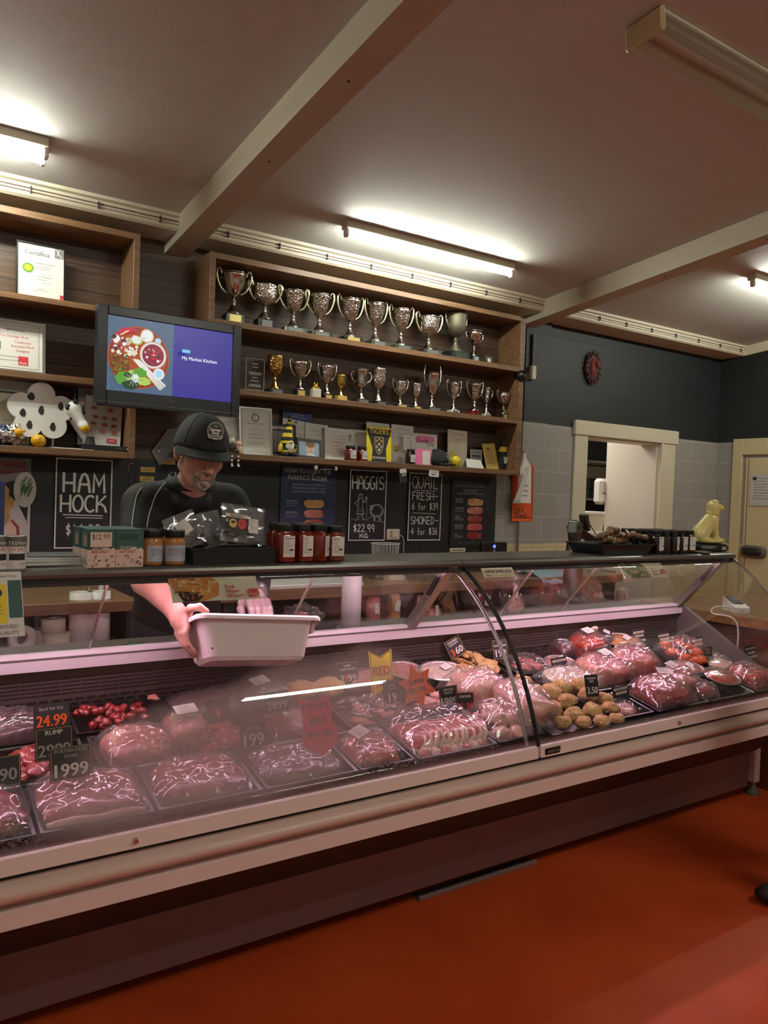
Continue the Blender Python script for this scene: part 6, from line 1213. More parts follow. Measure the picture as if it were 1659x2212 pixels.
# slicer behind the bones
sl = thing('meat_slicer', 'steel meat slicer partly hidden behind the bones tray', 'slicer', (at(1240, 1200, 3.2).x, 3.2, .878)); zs = at(1250, 1150, 3.2).z-.878
st_ = MB(); st_.bbox(-.3, -.25, -.878+.0, .3, .3, -.03, 'case_dark', .01); 
b = MB(); b.lathe([(.07, 0), (.06, zs*.6), (.05, zs*.85)], 'steel_dark', 20, 1, .8); b.build('base', sl)
b = MB(); b.push(T(-.03, -.03, zs+.0, R(90), 0, R(25))); b.lathe([(.03, -.03), (.075, -.02), (.075, .02), (.03, .03)], 'steel_dark', 28); b.pop(); b.build('blade_guard', sl)
b = MB(); b.push(T(-.06, -.05, zs+.01, 0, R(10), R(20))); b.bbox(-.04, -.03, -.02, .05, .03, .055, 'steel_dark', .006); b.cyl((-.01, -.031, .02), (-.01, -.035, .02), .012, 'ink', 12); b.pop(); b.build('motor_head', sl)
b = MB(); b.push(T(.08, 0, zs-.01, 0, R(25), 0)); b.bbox(-.10, -.05, -.01, .22, .06, .005, 'steel_dark', .003); b.pop(); b.push(T(.06, -.02, zs+.05, 0, R(-15), 0)); b.bbox(-.012, -.03, -.04, .012, .03, .06, 'steel_dark', .003); b.pop(); b.cyl((.16, -.02, zs-.01), (.10, -.02, zs+.05), .003, 'black_plastic'); b.build('carriage', sl)
b = st_; one(b, 'equipment_stand', 'dark stand under the slicer behind the case', 'stand', (sl.location.x, 3.22, .878))
# card hanging at the glass
def gcard(name, label, u0, v0, u1, v1, fn, t_=.97, roll=0, off=.012):
    Y, z = gl(t_, -off); a, c = at(u0, v0, Y), at(u1, v1, Y-.03); w_, h_ = c.x-a.x, (a.z-c.z)
    sh = Sheet(w_, h_*1.08, .002, 'cream_paper'); fn(sh); return one(sh, name, label, 'sign', ((a.x+c.x)/2, Y-.035, a.z-h_*1.02), (R(-36)*1, roll, 0))
def pork1(sh):
    sh.poly([(0, 0), (.48, 0), (.55, .3), (.52, .8), (.35, 1), (.12, 1), (.02, .4)], 'baked'); sh.poly([(.05, .55), (.22, .6), (.35, .8), (.28, 1), (.12, 1)], 'jerky')
    for i in range(40): x, y = rnd.uniform(.04, .5), rnd.uniform(.05, .7); sh.ell(x, y, .012, .05, rnd.choice(('pasta', 'baked', 'schnitzel', 'pasta')), 7, .2)
    for i in range(20): x, y = rnd.uniform(.1, .3), rnd.uniform(.65, .95); sh.ell(x, y, .012, .04, rnd.choice(('ham', 'jerky', 'rump')), 6, .2)
    for i, tt in enumerate(('Pork', 'Dinner', 'Winners')): sh.text(tt, .60, .48+.19*i, .14, 'red_ink', 'L', .22, .04)
    sh.rect(.86, .62, .97, .93, 'red_sq'); sh.text('Pork', .915, .85, .1, 'white', wmax=.09)
gcard('hanging_sign', 'pork dinner sign with baked pie photo, hanging inside glass before the man', 366, 1243, 562, 1291, pork1, roll=0)
def pork2(sh):
    sh.poly([(0, 0), (.5, 0), (.6, .4), (.62, 1), (.15, 1)], 'herb')
    for i in range(46): x, y = rnd.uniform(.06, .58), rnd.uniform(.05, .95); sh.ell(x, y, .02, .06, rnd.choice(('baked', 'jerky', 'pasta', 'pork', 'leaf_green', 'schnitzel')), 7, .2)
    for i, tt in enumerate(('Pork', 'Dinner', 'Winners')): sh.text(tt, .66, .42+.2*i, .14, 'red_ink', 'L', .2, .04)
    sh.rect(.88, .5, .98, .85, 'red_sq')
gcard('hanging_sign', 'pork dinner sign with dark noodle photo, hanging inside glass at right', 1338, 1214, 1440, 1245, pork2)
def local(sh): sh.text('I SUPPORT BUYING LOCAL', .5, .38, .34, 'ink', wmax=.88, bold=.03); sh.rect(.3, .78, .92, .84, 'gold_paper'); sh.ell(.12, .8, .03, .1, 'ink'); sh.rect(.16, .74, .26, .86, 'ink_light')
gcard('hanging_sign', 'cream sign about buying local at the top of the glass joint', 1035, 1224, 1112, 1245, local, roll=0)
def guar(sh):
    sh.rect(.0, .2, .62, .80, 'yellow'); sh.rect(.66, .14, .98, .72, 'teal_box'); sh.text('Graded Meat', .6, .07, .04, 'ink_grey', wmax=.7); sh.ell(.36, .33, .16, .08, 'navy'); sh.text('Eating', .3, .45, .035, 'ink'); sh.text('Graded', .35, .53, .035, 'ink')
    sh.scrib(.1, .5, .6, 'ink_grey', .01); sh.scrib(.1, .5, .65, 'ink_grey', .01); sh.text('GUARANTEED', .45, .85, .055, 'ink_grey', wmax=.8); sh.text('QUALITY', .6, .94, .055, 'ink_grey', wmax=.55)
Y, z = gl(.86, -.012); a, c = at(-45, 1250, 2.16), at(52, 1375, 2.10); sh = Sheet(c.x-a.x, .175, .002, 'white_paper'); guar(sh); one(sh, 'hanging_sign', 'yellow and green quality guarantee card at the left edge of glass', 'sign', ((a.x+c.x)/2, 2.085, at(20, 1376, 2.085).z), (R(-30), 0, 0))
# card terminal
ct = thing('card_terminal', 'white card payment terminal on the timber till counter', 'card terminal', (0, 0, .87), R(-28)); p = ray(1592, 1322); tt = (.87-HC)/p.z; ct.location = (p.x*tt, p.y*tt, .87)
b = MB(); V = [(-.04, -.05, 0), (.04, -.05, 0), (.04, .08, 0), (-.04, .08, 0), (-.043, -.055, .03), (.043, -.055, .03), (.038, .085, .075), (-.038, .085, .075)]; b.add(V, [(3, 2, 1, 0), (4, 5, 6, 7), (0, 1, 5, 4), (1, 2, 6, 5), (2, 3, 7, 6), (3, 0, 4, 7)], 'white_plastic'); b.build('body', ct)
b = MB(); b.add([(-.034, -.01, .0475), (.034, -.01, .0475), (.032, .08, .0765), (-.032, .08, .0765)], [(0, 1, 2, 3)], 'ink'); b.add([(-.03, -.01, .049), (.03, -.01, .049), (.03, .075, .078), (-.03, .075, .078), (-.03, -.01, .040), (.03, -.01, .040), (.03, .075, .068), (-.03, .075, .068)], [(0, 1, 2, 3), (0, 4, 5, 1), (1, 5, 6, 2)], 'ink'); b.box(-.008, -.056, .012, .008, -.0535, .018, 'ink_light'); b.build('screen', ct)
cb = MB(); L0 = ct.location; cb.tube(smooth([(L0.x-.03, L0.y+.03, .895), (L0.x-.16, L0.y+.03, .90), (L0.x-.22, L0.y+.0, .875), (3.785, 2.33, .84), (3.785, 2.32, .6), (3.785, 2.32, .1)], 6), .0045, 'white_plastic', 7); one(cb, 'cable', 'white cable from the card terminal down the side of the case', 'cable')

# things behind the counter, seen through the glass
p = at(759, 1356, 2.72); r_ = thing('film_roll', 'tall white roll of plastic film standing on the shelf behind glass', 'roll', (at(759, 1300, 2.78).x, 2.78, .878))
b = MB(); b.lathe([(.012, 0), (.042, 0), (.042, .30), (.012, .30)], 'white_plastic', 28); b.build('film', r_); b = MB(); b.cyl((0, 0, 0), (0, 0, .305), .014, 'bench_wood'); b.build('core', r_)
G = 'label rolls under the left bench'
for u, v, Y, r, h_, lb in ((173, 1387, 4.0, .055, .26, 'tall roll of clear film under the bench, nearer the small rolls'), (212, 1383, 4.0, .055, .26, 'tall roll of clear film under the bench, farther right'), (122, 1388, 3.98, .062, .07, 'short paper roll lying flat in front of the other label rolls'), (88, 1392, 4.05, .062, .08, 'short paper roll behind the flat one and the leaning one'), (62, 1368, 4.12, .062, .06, 'short paper roll at far left of the bench shelf')):
    x = at(u, v, Y).x; t = thing('paper_roll', lb, 'roll', (x, Y, .65), 0, G); b = MB(); b.lathe([(r*.4, 0), (r, 0), (r, h_), (r*.4, h_), (r*.4, 0)], 'cream_paper' if h_ < .2 else 'white_plastic', 26, cap=False); b.build('roll', t)
x = at(118, 1345, 4.1).x; b = MB(); b.lathe([(.025, 0), (.055, 0), (.055, .07), (.025, .07), (.025, 0)], 'cream_paper', 26, cap=False); one(b, 'paper_roll', 'short paper roll stacked above the others under the bench', 'roll', (at(115, 1350, 3.98).x, 3.98, .7205), 0, G)
b = MB(); b.push(T(0, 0, .062, R(90), 0, 0)); b.lathe([(.028, -.02), (.062, -.02), (.062, .02), (.028, .02), (.028, -.02)], 'white_paper', 28, cap=False); b.pop(); one(b, 'paper_roll', 'paper roll standing on its edge, showing its open centre', 'roll', (at(50, 1370, 3.90).x, 3.93, .65), (0, 0, .2), G)
b = MB(); b.box(-.05, -.03, 0, .05, .03, .02, 'white_plastic'); b.cyl((.02, 0, .02), (.02, 0, .12), .012, 'white_plastic'); b.cyl((-.04, .01, .02), (-.04, .01, .10), .008, 'steel'); one(b, 'scale_foot', 'white foot and post of a scale standing on left bench', 'scale', (at(210, 1275, 4.1).x, 4.1, .875))
b = MB(); 
for i in range(26):
    a = rnd.uniform(-.4, .4); x = (i-13)*.0065; b.cyl((x, 0, .003), (x+.02*math.cos(a+1.2*(i % 2*2-1)), .025*math.sin(a+1.2*(i % 2*2-1)), .006), .0013, 'herb', 5)
b.cyl((-.085, 0, .003), (.085, 0, .003), .0018, 'herb', 6); one(b, 'rosemary_sprig', 'sprig of rosemary lying on the dark rear shelf of the case', 'herb', (at(195, 1395, 2.72).x, 2.70, .879), .1)
b = MB(); b.blob((0, 0, .012), (.04, .02, .014), 'dark_green', .5, 12, 4); one(b, 'parsley', 'green parsley on the rear shelf behind the man\'s hand', 'herb', (at(285, 1392, 2.70).x, 2.68, .879))
open_tray('black_tray', 'black tray with plastic wrap on the shelf behind the tub', 'tray', at(655, 1350, 2.8).x, 2.78, .879, .22, .16, .035, taper=.88)
b = MB(); b.blob((0, 0, .045), (.085, .05, .05), 'clear_plastic', .35, 10, 8, 24, 16); b.blob((-.02, 0, .04), (.04, .03, .03), 'ham', .2, 8, 3); one(b, 'wrapped_meat', 'crumpled plastic wrapped meat piled in the tray behind tub', 'meat', (at(650, 1335, 2.8).x, 2.78, .89))
G = 'packed meats behind the counter'
for u, v, Y, w_, h_, m, lb in ((805, 1335, 3.9, .09, .14, 'ham', 'flat pink smallgood roll leaning left of the mottled one'), (850, 1330, 3.88, .075, .17, 'schnitzel', 'mottled beige vacuum packed salami hanging behind the strut'), (905, 1330, 3.92, .06, .13, 'ham', 'narrow pale packed meat right of the mottled salami'), (935, 1333, 3.9, .12, .05, 'pork', 'low pale pack between strut and slices'),
      (1040, 1315, 3.9, .13, .15, 'liver', 'dark red vacuum packed meat behind the curved steel bar'), (1085, 1312, 3.92, .12, .16, 'beef_dark', 'dark vacuum pack with white label left of the hanging bag'), (1160, 1308, 3.88, .12, .16, 'rump', 'orange red vacuum pack under the blue cloth'), (1195, 1310, 3.9, .10, .16, 'beef', 'deep red vacuum pack with a tall label'), (1245, 1300, 3.88, .11, .15, 'ham', 'pink vacuum pack leaning next to the pale slices'), (1290, 1300, 3.9, .12, .09, 'pork', 'stack of pale sliced packs right of the pink one'), (1345, 1290, 3.9, .14, .11, 'fat', 'pale folded packs at the right end of the lower bench')):
    p = at(u, v, Y); t = thing('packed_meat', lb, 'meat', (p.x, Y, .668), (0, 0, rnd.uniform(-.3, .3)), G); b = MB(); b.blob((0, 0, h_*.5+.0), (w_*.5, .035, h_*.5+.015), m, .12, 6, u, flat=0, pw=.7); b.build('meat', t); sh = Sheet(.035, .065, .001, 'white_paper', M0=T(rnd.uniform(-.02, .02), -.042, h_*.42, R(-8), rnd.uniform(-.3, .3), 0)); sh.rect(.2, .2, .8, .26, 'ink_light'); sh.rect(.2, .5, .8, .56, 'ink_light'); sh.build('label', t)
b = MB(); b.grid(lambda u, v: ((u-.5)*.34, -.36+.34*v-.02*(v < .1), .012+.03*noise.noise(Vector((u*5, v*5, 3)))+(-.07*(1-v*4) if v < .25 else 0)+.02), 20, 14, 'blue_cloth'); o = one(b, 'blue_cloth', 'light blue cloth crumpled over the edge of the cutting bench', 'cloth', (at(1195, 1240, 3.9).x, 4.2, .90)); o.modifiers.new('s', 'SOLIDIFY').thickness = .004
b = MB(); b.blob((0, 0, .04), (.16, .10, .045), 'clear_plastic', .3, 8, 2, 24, 14, flat=0); one(b, 'plastic_bags', 'heap of clear plastic bags on the cutting bench behind strut', 'bags', (at(935, 1255, 3.95).x, 4.0, .905))
b = MB(); b.blob((0, 0, .05), (.05, .03, .05), 'clear_plastic', .4, 10, 6, 24, 16); b.blob((0, 0, .05), (.042, .024, .04), 'chicken', .3, 10, 4); b.blob((.0, 0, .115), (.014, .012, .04), 'fat', .2, 8, 4); b.blob((0, 0, .17), (.02, .01, .03), 'clear_plastic', .4, 8, 4)
one(b, 'tied_bag', 'tied clear bag of offcuts standing on rear shelf by curved bar', 'bag', (at(1112, 1325, 2.72).x, 2.72, .879))
b = MB(); b.box(-.06, -.05, 0, .06, .05, .09, 'cream_paper'); one(b, 'cream_tub', 'cream square tub on the cutting bench behind the strut', 'tub', (at(868, 1250, 4.0).x, 4.1, .90))
# shoe at the right photo edge
p = ray(1650, 1952); tt = -HC/p.z; dv = Vector((-.83, .557)); sx_, sy_ = p.x*tt-dv.x*.115, p.y*tt-dv.y*.115
cu_ = thing('person', 'customer at the right photo edge, only the tip of a dark shoe in view', 'person', (sx_, sy_, 0), R(236))
def foot(x, y): return [E_((x, y-.04, .035), (.043, .10, .034)), C_((x, y+.05, .05), (x, y+.055, .14), .042, .04), E_((x, y+.05, .03), (.038, .06, .03))]
b = MB(); body_mesh(b, foot(0, 0)+foot(-.17, .17)+[C_((0, .055, .1), (-.01, .05, .48), .042, .056), C_((-.01, .05, .48), (-.02, .08, .88), .06, .088), C_((-.17, .225, .1), (-.18, .15, .48), .042, .056), C_((-.18, .15, .48), (-.17, .09, .88), .06, .088),
  E_((-.10, .09, .96), (.16, .11, .12)), E_((-.10, .09, 1.15), (.14, .10, .18)), C_((-.24, .10, 1.36), (.04, .10, 1.36), .06), C_((-.10, .10, 1.40), (-.10, .085, 1.50), .056), E_((-.10, .07, 1.60), (.074, .092, .10)), E_((-.10, .03, 1.55), (.05, .05, .06)), C_((-.10, -.02, 1.61), (-.10, -.045, 1.575), .009, .012),
  E_((-.178, .08, 1.585), (.008, .016, .028), None, .006), E_((-.022, .08, 1.585), (.008, .016, .028), None, .006), C_((.06, .10, 1.35), (.10, .12, 1.08), .05, .042), C_((.10, .12, 1.08), (.09, .05, .85), .04, .028), C_((-.26, .10, 1.35), (-.30, .12, 1.08), .05, .042), C_((-.30, .12, 1.08), (-.29, .05, .85), .04, .028)]
  +[q_ for sx_2 in (.09, -.29) for k_ in range(4) for q_ in [C_((sx_2, .045+.0*k_, .84), (sx_2-.004, .02+.019*k_, .775), .016, .009), C_((sx_2-.004, .02+.019*k_, .775), (sx_2-.004, .025+.017*k_, .735+.004*abs(k_-1)), .009, .0075)]], .010, 'skin', .018); b.build('body', cu_)
b = MB(); body_mesh(b, [E_((-.10, .09, 1.12), (.18, .135, .22), None, .05), C_((-.24, .10, 1.36), (.04, .10, 1.36), .075, .075, .04), C_((.06, .10, 1.35), (.10, .12, 1.12), .065, .055, .03), C_((-.26, .10, 1.35), (-.30, .12, 1.12), .065, .055, .03)], .014, 'navy', .03); b.build('shirt', cu_)
b = MB(); body_mesh(b, [E_((-.10, .09, .95), (.175, .13, .11), None, .04), C_((-.01, .05, .48), (-.02, .08, .88), .078, .105), C_((0, .055, .12), (-.01, .05, .48), .06, .078), C_((-.18, .15, .48), (-.17, .09, .88), .078, .105), C_((-.17, .225, .12), (-.18, .15, .48), .06, .078)], .014, 'trouser', .02); b.build('trousers', cu_)
for x_, y_ in ((0, 0), (-.17, .17)): b = MB(); body_mesh(b, [E_((x_, y_-.04, .036), (.050, .11, .042)), C_((x_, y_+.05, .05), (x_, y_+.055, .10), .052, .050), E_((x_, y_, -.04), (.2, .3, .04), None, .003, -1)], .009, 'shoe', .015); b.build('shoe', cu_)
b = MB(); body_mesh(b, [E_((-.10, .085, 1.62), (.084, .098, .098)), E_((-.10, -.03, 1.575), (.12, .09, .09), None, .01, -1)], .009, 'bench_wood', .01); b.build('hair', cu_)

# ================================================================== meat in the case
SL = math.atan(.22)
def ctray(label, x, y, w_=.30, d_=.24, h_=.035, m='tray_black', rz=0):
    if y < 2.1: h_ = .056
    return open_tray('meat_tray', label, 'tray', x, y, deckz(y)+.006, w_, d_, h_, m, 'black trays in the display case', rz, rx=SL)
def lay(b, name, label, cat, x, y, dz, rot=(0, 0, 0), group=None):
    if y < 2.15: dz += .014
    m = Matrix.Translation((x, y, deckz(y)+.006+dz)) @ Matrix.Rotation(SL, 4, 'X') @ Euler(rot).to_matrix().to_4x4()
    o = b.build(name); o.matrix_world = m; o.location = m.to_translation(); o.rotation_euler = m.to_euler(); return tag(o, label, cat, group)
def film(b, w_, d_, h_, seed, m='cling_film'):
    o = Vector((seed*2.3, seed, 1))
    b.grid(lambda u, v: ((u-.5)*w_, (v-.5)*d_, h_*(max(0, 1-abs(2*u-1)**4)*max(0, 1-abs(2*v-1)**4))**.6+.012+.012*noise.noise(Vector((u*7, v*7, seed))+o)+.007*noise.noise(Vector((u*19, v*23, seed)))+.0035*noise.noise(Vector((u*41+v*13, v*37, seed)))), 40, 30, m)
def meatpack(label, x, y, w_, d_, h_, m, seed, name='meat_piece', cat='meat', dz=.008, wrap=True, group=None, lab=False, nz=.1, n=1):
    t = thing(name, label, cat, (x, y, deckz(y)+.006+dz+(.014 if y < 2.15 else 0)), (SL, 0, rnd.uniform(-.06, .06)), group); b = MB()
    r_ = random.Random(seed)
    if n == 1: b.blob((0, 0, h_*.45), (w_/2, d_/2, h_*.55), m, nz, 5, seed, 30, 18, flat=0, pw=.62)
    else:
        for i in range(n):
            dx, dy, dz_ = (r_.random()-.5)*w_*.72, (r_.random()-.5)*d_*.72, h_*(.3+.35*r_.random())
            c_ = MB(); c_.blob((0, 0, 0), (w_*.14+.02*r_.random(), d_*.13+.012*r_.random(), h_*.26), m, .28, 7, seed+i, 12, 9)
            lay(c_, 'meat_chunk', 'one piece of the '+label, 'meat', x+dx, y+dy, dz+dz_, (0, 0, r_.random()*3), 'pieces of the '+label)
        if not wrap:
            bpy.data.objects.remove(t); return None
        b = MB(); film(b, w_*1.12, d_*1.12, h_*1.06, seed); bpy.data.objects.remove(t); lay(b, 'film_wrap', 'clear film over the '+label, 'film', x, y, dz); return None
    b.build('meat', t)
    if wrap: b = MB(); film(b, w_*1.12, d_*1.12, h_*1.06, seed); b.build('film', t)
    if lab:
        sh = Sheet(.07, .042, .0008, 'white_paper', M0=T(lab[0], lab[1], h_*1.06+.016, R(-80), 0, lab[2] if len(lab) > 2 else .3)); [sh.rect(.15, .15+i*.2, .4+.4*r_.random(), .22+i*.2, 'ink_light') for i in range(4)]; sh.build('price_label', t)
    return t
FY, MY, BY = 2.055, 2.285, 2.485
# --- front row, left pane
ctray('black tray in front row at the left photo edge', .22, FY, .24, .22); ctray('black tray under the sliced porterhouse, front row', .485, FY, .27, .22); ctray('black tray under the flat striploin, front row', .775, FY, .29, .22)
ctray('empty looking dark tray in front row behind the fogged glass', 1.08, FY, .30, .22); ctray('black tray with a wrapped marinated pack, front row', 1.34, FY, .20, .22)
ctray('black tray under the lamb chops, front row', 1.615, FY, .33, .23, .045); ctray('black tray under the chicken pieces, left of the glass joint', 1.90, FY, .22, .22, .04); ctray('black tray under the crumbed chicken, right of glass joint', 2.20, FY-.01, .35, .24, .045)
ctray('black tray wrapped in film, front row right of crumbed chicken', 2.50, FY, .22, .22, .045); ctray('black tray under stacked vacuum packs, front row', 2.80, FY, .34, .23, .04); ctray('black tray under the foil dishes, front row at right', 3.15, FY, .32, .23, .04); ctray('black tray in front row nearest the end glass', 3.47, FY, .28, .23, .04)
meatpack('red minced meat tray cut off by the left photo edge', .22, FY, .22, .19, .06, 'beef', 1, nz=.08); 
def slices(label, grp, x, y, n, w_, d_, h_, m, edge, seed, lean=.9, step=None):
    step = step or w_/n
    for i in range(n):
        b = MB(); xx = -w_/2+step*(i+.5)
        b.blob((0, 0, 0), (.012+step*.25, d_*.5, h_*.55), m, .07, 4, seed+i, 16, 14, pw=.7); 
        b.blob((.001, -d_*.02, h_*.06), (.009+step*.22, d_*.52, h_*.57), edge, .07, 4, seed+i, 16, 14, pw=.7)
        lay(b, 'meat_slice', label, 'meat', x+xx, y, h_*.42+.006, (0, lean, rnd.uniform(-.1, .1)), grp)
meatpack('flat pink striploin piece with fat edge in front row at left', .485, FY, .25, .20, .055, 'rump', 2, nz=.05)
b = MB(); b.tube(smooth([(-.115, -.085, .02), (-.06, -.098, .035), (0, -.10, .03), (.06, -.10, .034), (.115, -.09, .02)], 5), .011, 'fat', 8); lay(b, 'fat_strip', 'cream fat strip along the front of pink striploin piece', 'meat', .485, FY, .012)
meatpack('flat pink meat under shiny film, second from left in front row', .775, FY, .26, .20, .05, 'rump', 3, nz=.06)
meatpack('dark pieces in the fogged middle of front row', 1.08, FY, .25, .18, .04, 'beef_dark', 4)
meatpack('wrapped marinated orange meat with white label, front row', 1.335, FY-.015, .16, .17, .055, 'marinade_red', 5, lab=(-.02, .02, .5))
# --- lamb chops, each its own piece
GC = 'lamb loin chops packed side by side in the front tray'
def chop(seed):
    b = MB(); o_ = [(-.085, .012), (-.075, .052), (-.04, .072), (.0, .066), (.035, .05), (.07, .045), (.092, .028), (.088, .008), (.05, -.002), (.0, .0), (-.05, -.004)]
    r_ = random.Random(seed); P = [Vector((p[0]*(1+.06*r_.uniform(-1, 1)), p[1]*(1+.08*r_.uniform(-1, 1)))) for p in o_]
    def lay_(sc_, th, m, x_off):
        c = sum(P, Vector((0, 0)))/len(P); Q = [c+(p-c)*sc_ for p in P]; n = len(Q); rings = ((-th, .93), (-th*.6, 1.0), (th*.6, 1.0), (th, .93)); V = []
        for xo, k in rings: V += [(xo+x_off, (c+(q-c)*k).x, (c+(q-c)*k).y) for q in Q]
        F = [(j*n+i, j*n+(i+1) % n, (j+1)*n+(i+1) % n, (j+1)*n+i) for j in range(3) for i in range(n)]+[tuple(range(n))[::-1], tuple(range(3*n, 4*n))]
        b.add(V, F, m, True)
    lay_(1.0, .011, 'fat', 0); lay_(.90, .0125, 'chop_lean', 0)
    b.blob((0, -.082, .02), (.013, .014, .013), 'fat', .25, 8, seed, 12, 9); b.blob((.004, -.092, .012), (.009, .008, .009), 'chop_lean', .2, 8, seed, 10, 8); return b
for i in range(11):
    lay(chop(i), 'lamb_chop', 'lamb chop with fat edge in the film wrapped row', 'meat', 1.478+.0255*i, FY+rnd.uniform(-.006, .006), .022, (0, R(54)+rnd.uniform(-.08, .08), rnd.uniform(-.08, .08)), GC)
for i in range(7): b = MB(); b.blob((0, 0, .02), (.022, .018, .018), 'fat' if i % 2 else 'chop_lean', .25, 8, i+30, 14, 10); lay(b, 'lamb_piece', 'small lamb end piece in front of the chops', 'meat', 1.50+.04*i, FY-.088, .008, (0, 0, i), 'lamb end pieces')
b = MB(); film(b, .35, .25, .088, 12); lay(b, 'film_wrap', 'shiny clear film stretched over the lamb chops', 'film', 1.61, FY, .018)
# --- chicken and crumbed
GK = 'chicken pieces in front tray left of the glass joint'
for i, (x, y, r1, dz) in enumerate(((1.86, FY-.05, .045, .025), (1.93, FY-.055, .042, .022), (1.88, FY+.01, .05, .05), (1.95, FY+.0, .045, .045), (1.91, FY+.06, .05, .05), (1.84, FY+.05, .04, .03))):
    b = MB(); b.blob((0, 0, 0), (r1, r1*.8, r1*.55), 'chicken', .18, 5, i+50, 20, 14); b.blob((r1*.5, -r1*.4, 0), (r1*.5, r1*.4, r1*.4), 'pork', .2, 5, i+60, 14, 10); lay(b, 'chicken_piece', 'skinless chicken piece in the tray before the glass joint', 'meat', x, y, dz, (0, 0, i*1.3), GK)
b = MB(); film(b, .23, .22, .085, 15); lay(b, 'film_wrap', 'clear film over the chicken pieces left of the joint', 'film', 1.90, FY, .012)
for i, (x, y, lb) in enumerate(((2.035, 2.10, 'large whole chicken breast bag in front, right behind the glass joint'), (1.96, 2.27, 'filmed chicken breasts heaped behind the front chicken pieces'))):
    meatpack(lb, x, y, .17+.05*i, .24-.06*i, .10, 'chicken', 70+i, dz=.03, nz=.14)
GB = 'crumbed chicken balls heaped right of the joint'
for i, (u, v, r1) in enumerate(((1190, 1495, .05), (1215, 1485, .045), (1250, 1482, .045), (1225, 1515, .042), (1270, 1500, .045), (1190, 1530, .046), (1240, 1545, .044), (1280, 1535, .044), (1305, 1510, .038), (1320, 1530, .036), (1260, 1560, .036), (1300, 1558, .034), (1215, 1560, .034), (1155, 1495, .045), (1165, 1520, .04), (1332, 1552, .030))):
    p = deck(u, v, .075); b = MB(); b.blob((0, 0, 0), (r1, r1*.82, r1*.66), 'crumbed', .14, 5, i+80, 20, 14); o = b.build('crumbed_chicken'); o.location = p; o.rotation_euler = (SL, 0, i); tag(o, 'golden crumbed chicken ball in the heaped tray', 'meat', GB)
# --- middle row left
for x, lb, m_, n in ((.40, 'diced red beef in a tray, middle row at left', 'beef', 26), (.93, 'red packed meat in the fogged centre of the middle row', 'mince', 14)):
    ctray('black tray in the middle row under '+('diced beef' if x < .5 else 'fogged mince'), x, MY, .26, .20, .035); meatpack(lb, x, MY, .22, .16, .055, m_, int(x*10), wrap=False, n=n)
ctray('black tray under the large fogged pink roast', .67, MY, .24, .20, .035); meatpack('rounded pinkish roast behind fogged glass, middle row', .67, MY, .19, .17, .065, 'ham', 23, lab=None)
meatpack('wrapped pale roast with a white label behind fogged glass', .83, MY+.03, .12, .15, .08, 'ham', 24, lab=(0, 0, .1))
ctray('black tray of dark meat behind the pink starburst sign', 1.20, MY, .24, .20, .035); meatpack('dark red meat behind the neon pink sign', 1.20, MY, .20, .16, .05, 'beef', 25)
ctray('black tray behind the lamb chops, middle row', 1.50, MY+.01, .28, .18, .035); meatpack('pink pork leg steaks behind the lamb chops', 1.50, MY+.01, .24, .15, .05, 'pork', 26, n=8)
ctray('black tray behind the orange star sign', 1.80, MY+.02, .24, .18, .035); meatpack('pink diced meat behind the dark price tickets', 1.80, MY+.02, .2, .14, .04, 'pork', 27, n=9, wrap=False)
ctray('black tray under the crumbed schnitzels, middle row', 2.20, MY+.03, .26, .18, .035)
for i, (u, v) in enumerate(((1090, 1480), (1130, 1470), (1110, 1500))):
    p = deck(u, v, .07); b = MB(); b.blob((0, 0, 0), (.06, .035, .022), 'crumbed', .2, 6, i+120, 22, 12); o = b.build('crumbed_fillet'); o.location = p; o.rotation_euler = (SL, .1, i); tag(o, ('pale crumbed fillet left of the glass joint in middle row', 'pale crumbed fillet directly behind the glass joint', 'pale crumbed fillet over the wrapped chicken')[i], 'meat', 'crumbed fillets in the middle row')
meatpack('foil wrapped packs of pale pork with film, behind the crumbed chicken', 2.50, MY-.0, .24, .19, .07, 'coleslaw', 31)
meatpack('large wrapped pink pork pack in the centre of the right pane', 2.72, MY+.02, .22, .18, .10, 'pork', 32, lab=(.02, 0, .2))
meatpack('wrapped pink shoulder pack right of the centre pack', 2.93, MY+.03, .22, .18, .11, 'ham', 33)
meatpack('folded clear packs of red marinated steak, middle row', 3.02, MY+.10, .20, .14, .09, 'rump', 34)
# --- back row
ctray('black tray of dark film covered meat at the far left back', .36, BY, .24, .18, .035); meatpack('dark film wrapped meat at the far left back', .36, BY, .2, .15, .06, 'beef_dark', 40)
ctray('black tray of diced bright red beef, back row left', .66, BY, .27, .18, .04); GD = 'diced beef heaped in the back left tray'
for i in range(34):
    b = MB(); b.blob((0, 0, 0), (.017, .014, .012), 'beef', .3, 8, i, 9, 7); lay(b, 'beef_dice', 'chunk of bright red diced beef', 'meat', .555+.2*rnd.random(), BY+rnd.uniform(-.055, .055), .025+.02*rnd.random(), (rnd.random()*3, 0, rnd.random()*3), GD)
ctray('black tray of dark red meat at back, left of the tub', .96, BY, .26, .18, .035); meatpack('dark red sliced meat at back, left of the tub', .96, BY, .22, .15, .045, 'liver', 41)
meatpack('dark wrapped roast with white label behind the tube reflection', 1.17, BY, .16, .13, .07, 'liver', 42, lab=(-.02, -.02, .3)); 
for i, (x, m_) in enumerate(((1.31, 'schnitzel'), (1.43, 'crumbed'))): b = MB(); b.blob((0, 0, .03), (.07, .05, .03), m_, .12, 6, 44+i, 24, 12, flat=0); lay(b, 'crumbed_patty', ('brown crumbed patty at back below the tub', 'pale crumbed patty at back left of lamb ticket')[i], 'meat', x, BY, .012)
meatpack('pink pork fillet at back behind the lamb price ticket', 1.60, BY+.03, .16, .10, .05, 'pork', 46)
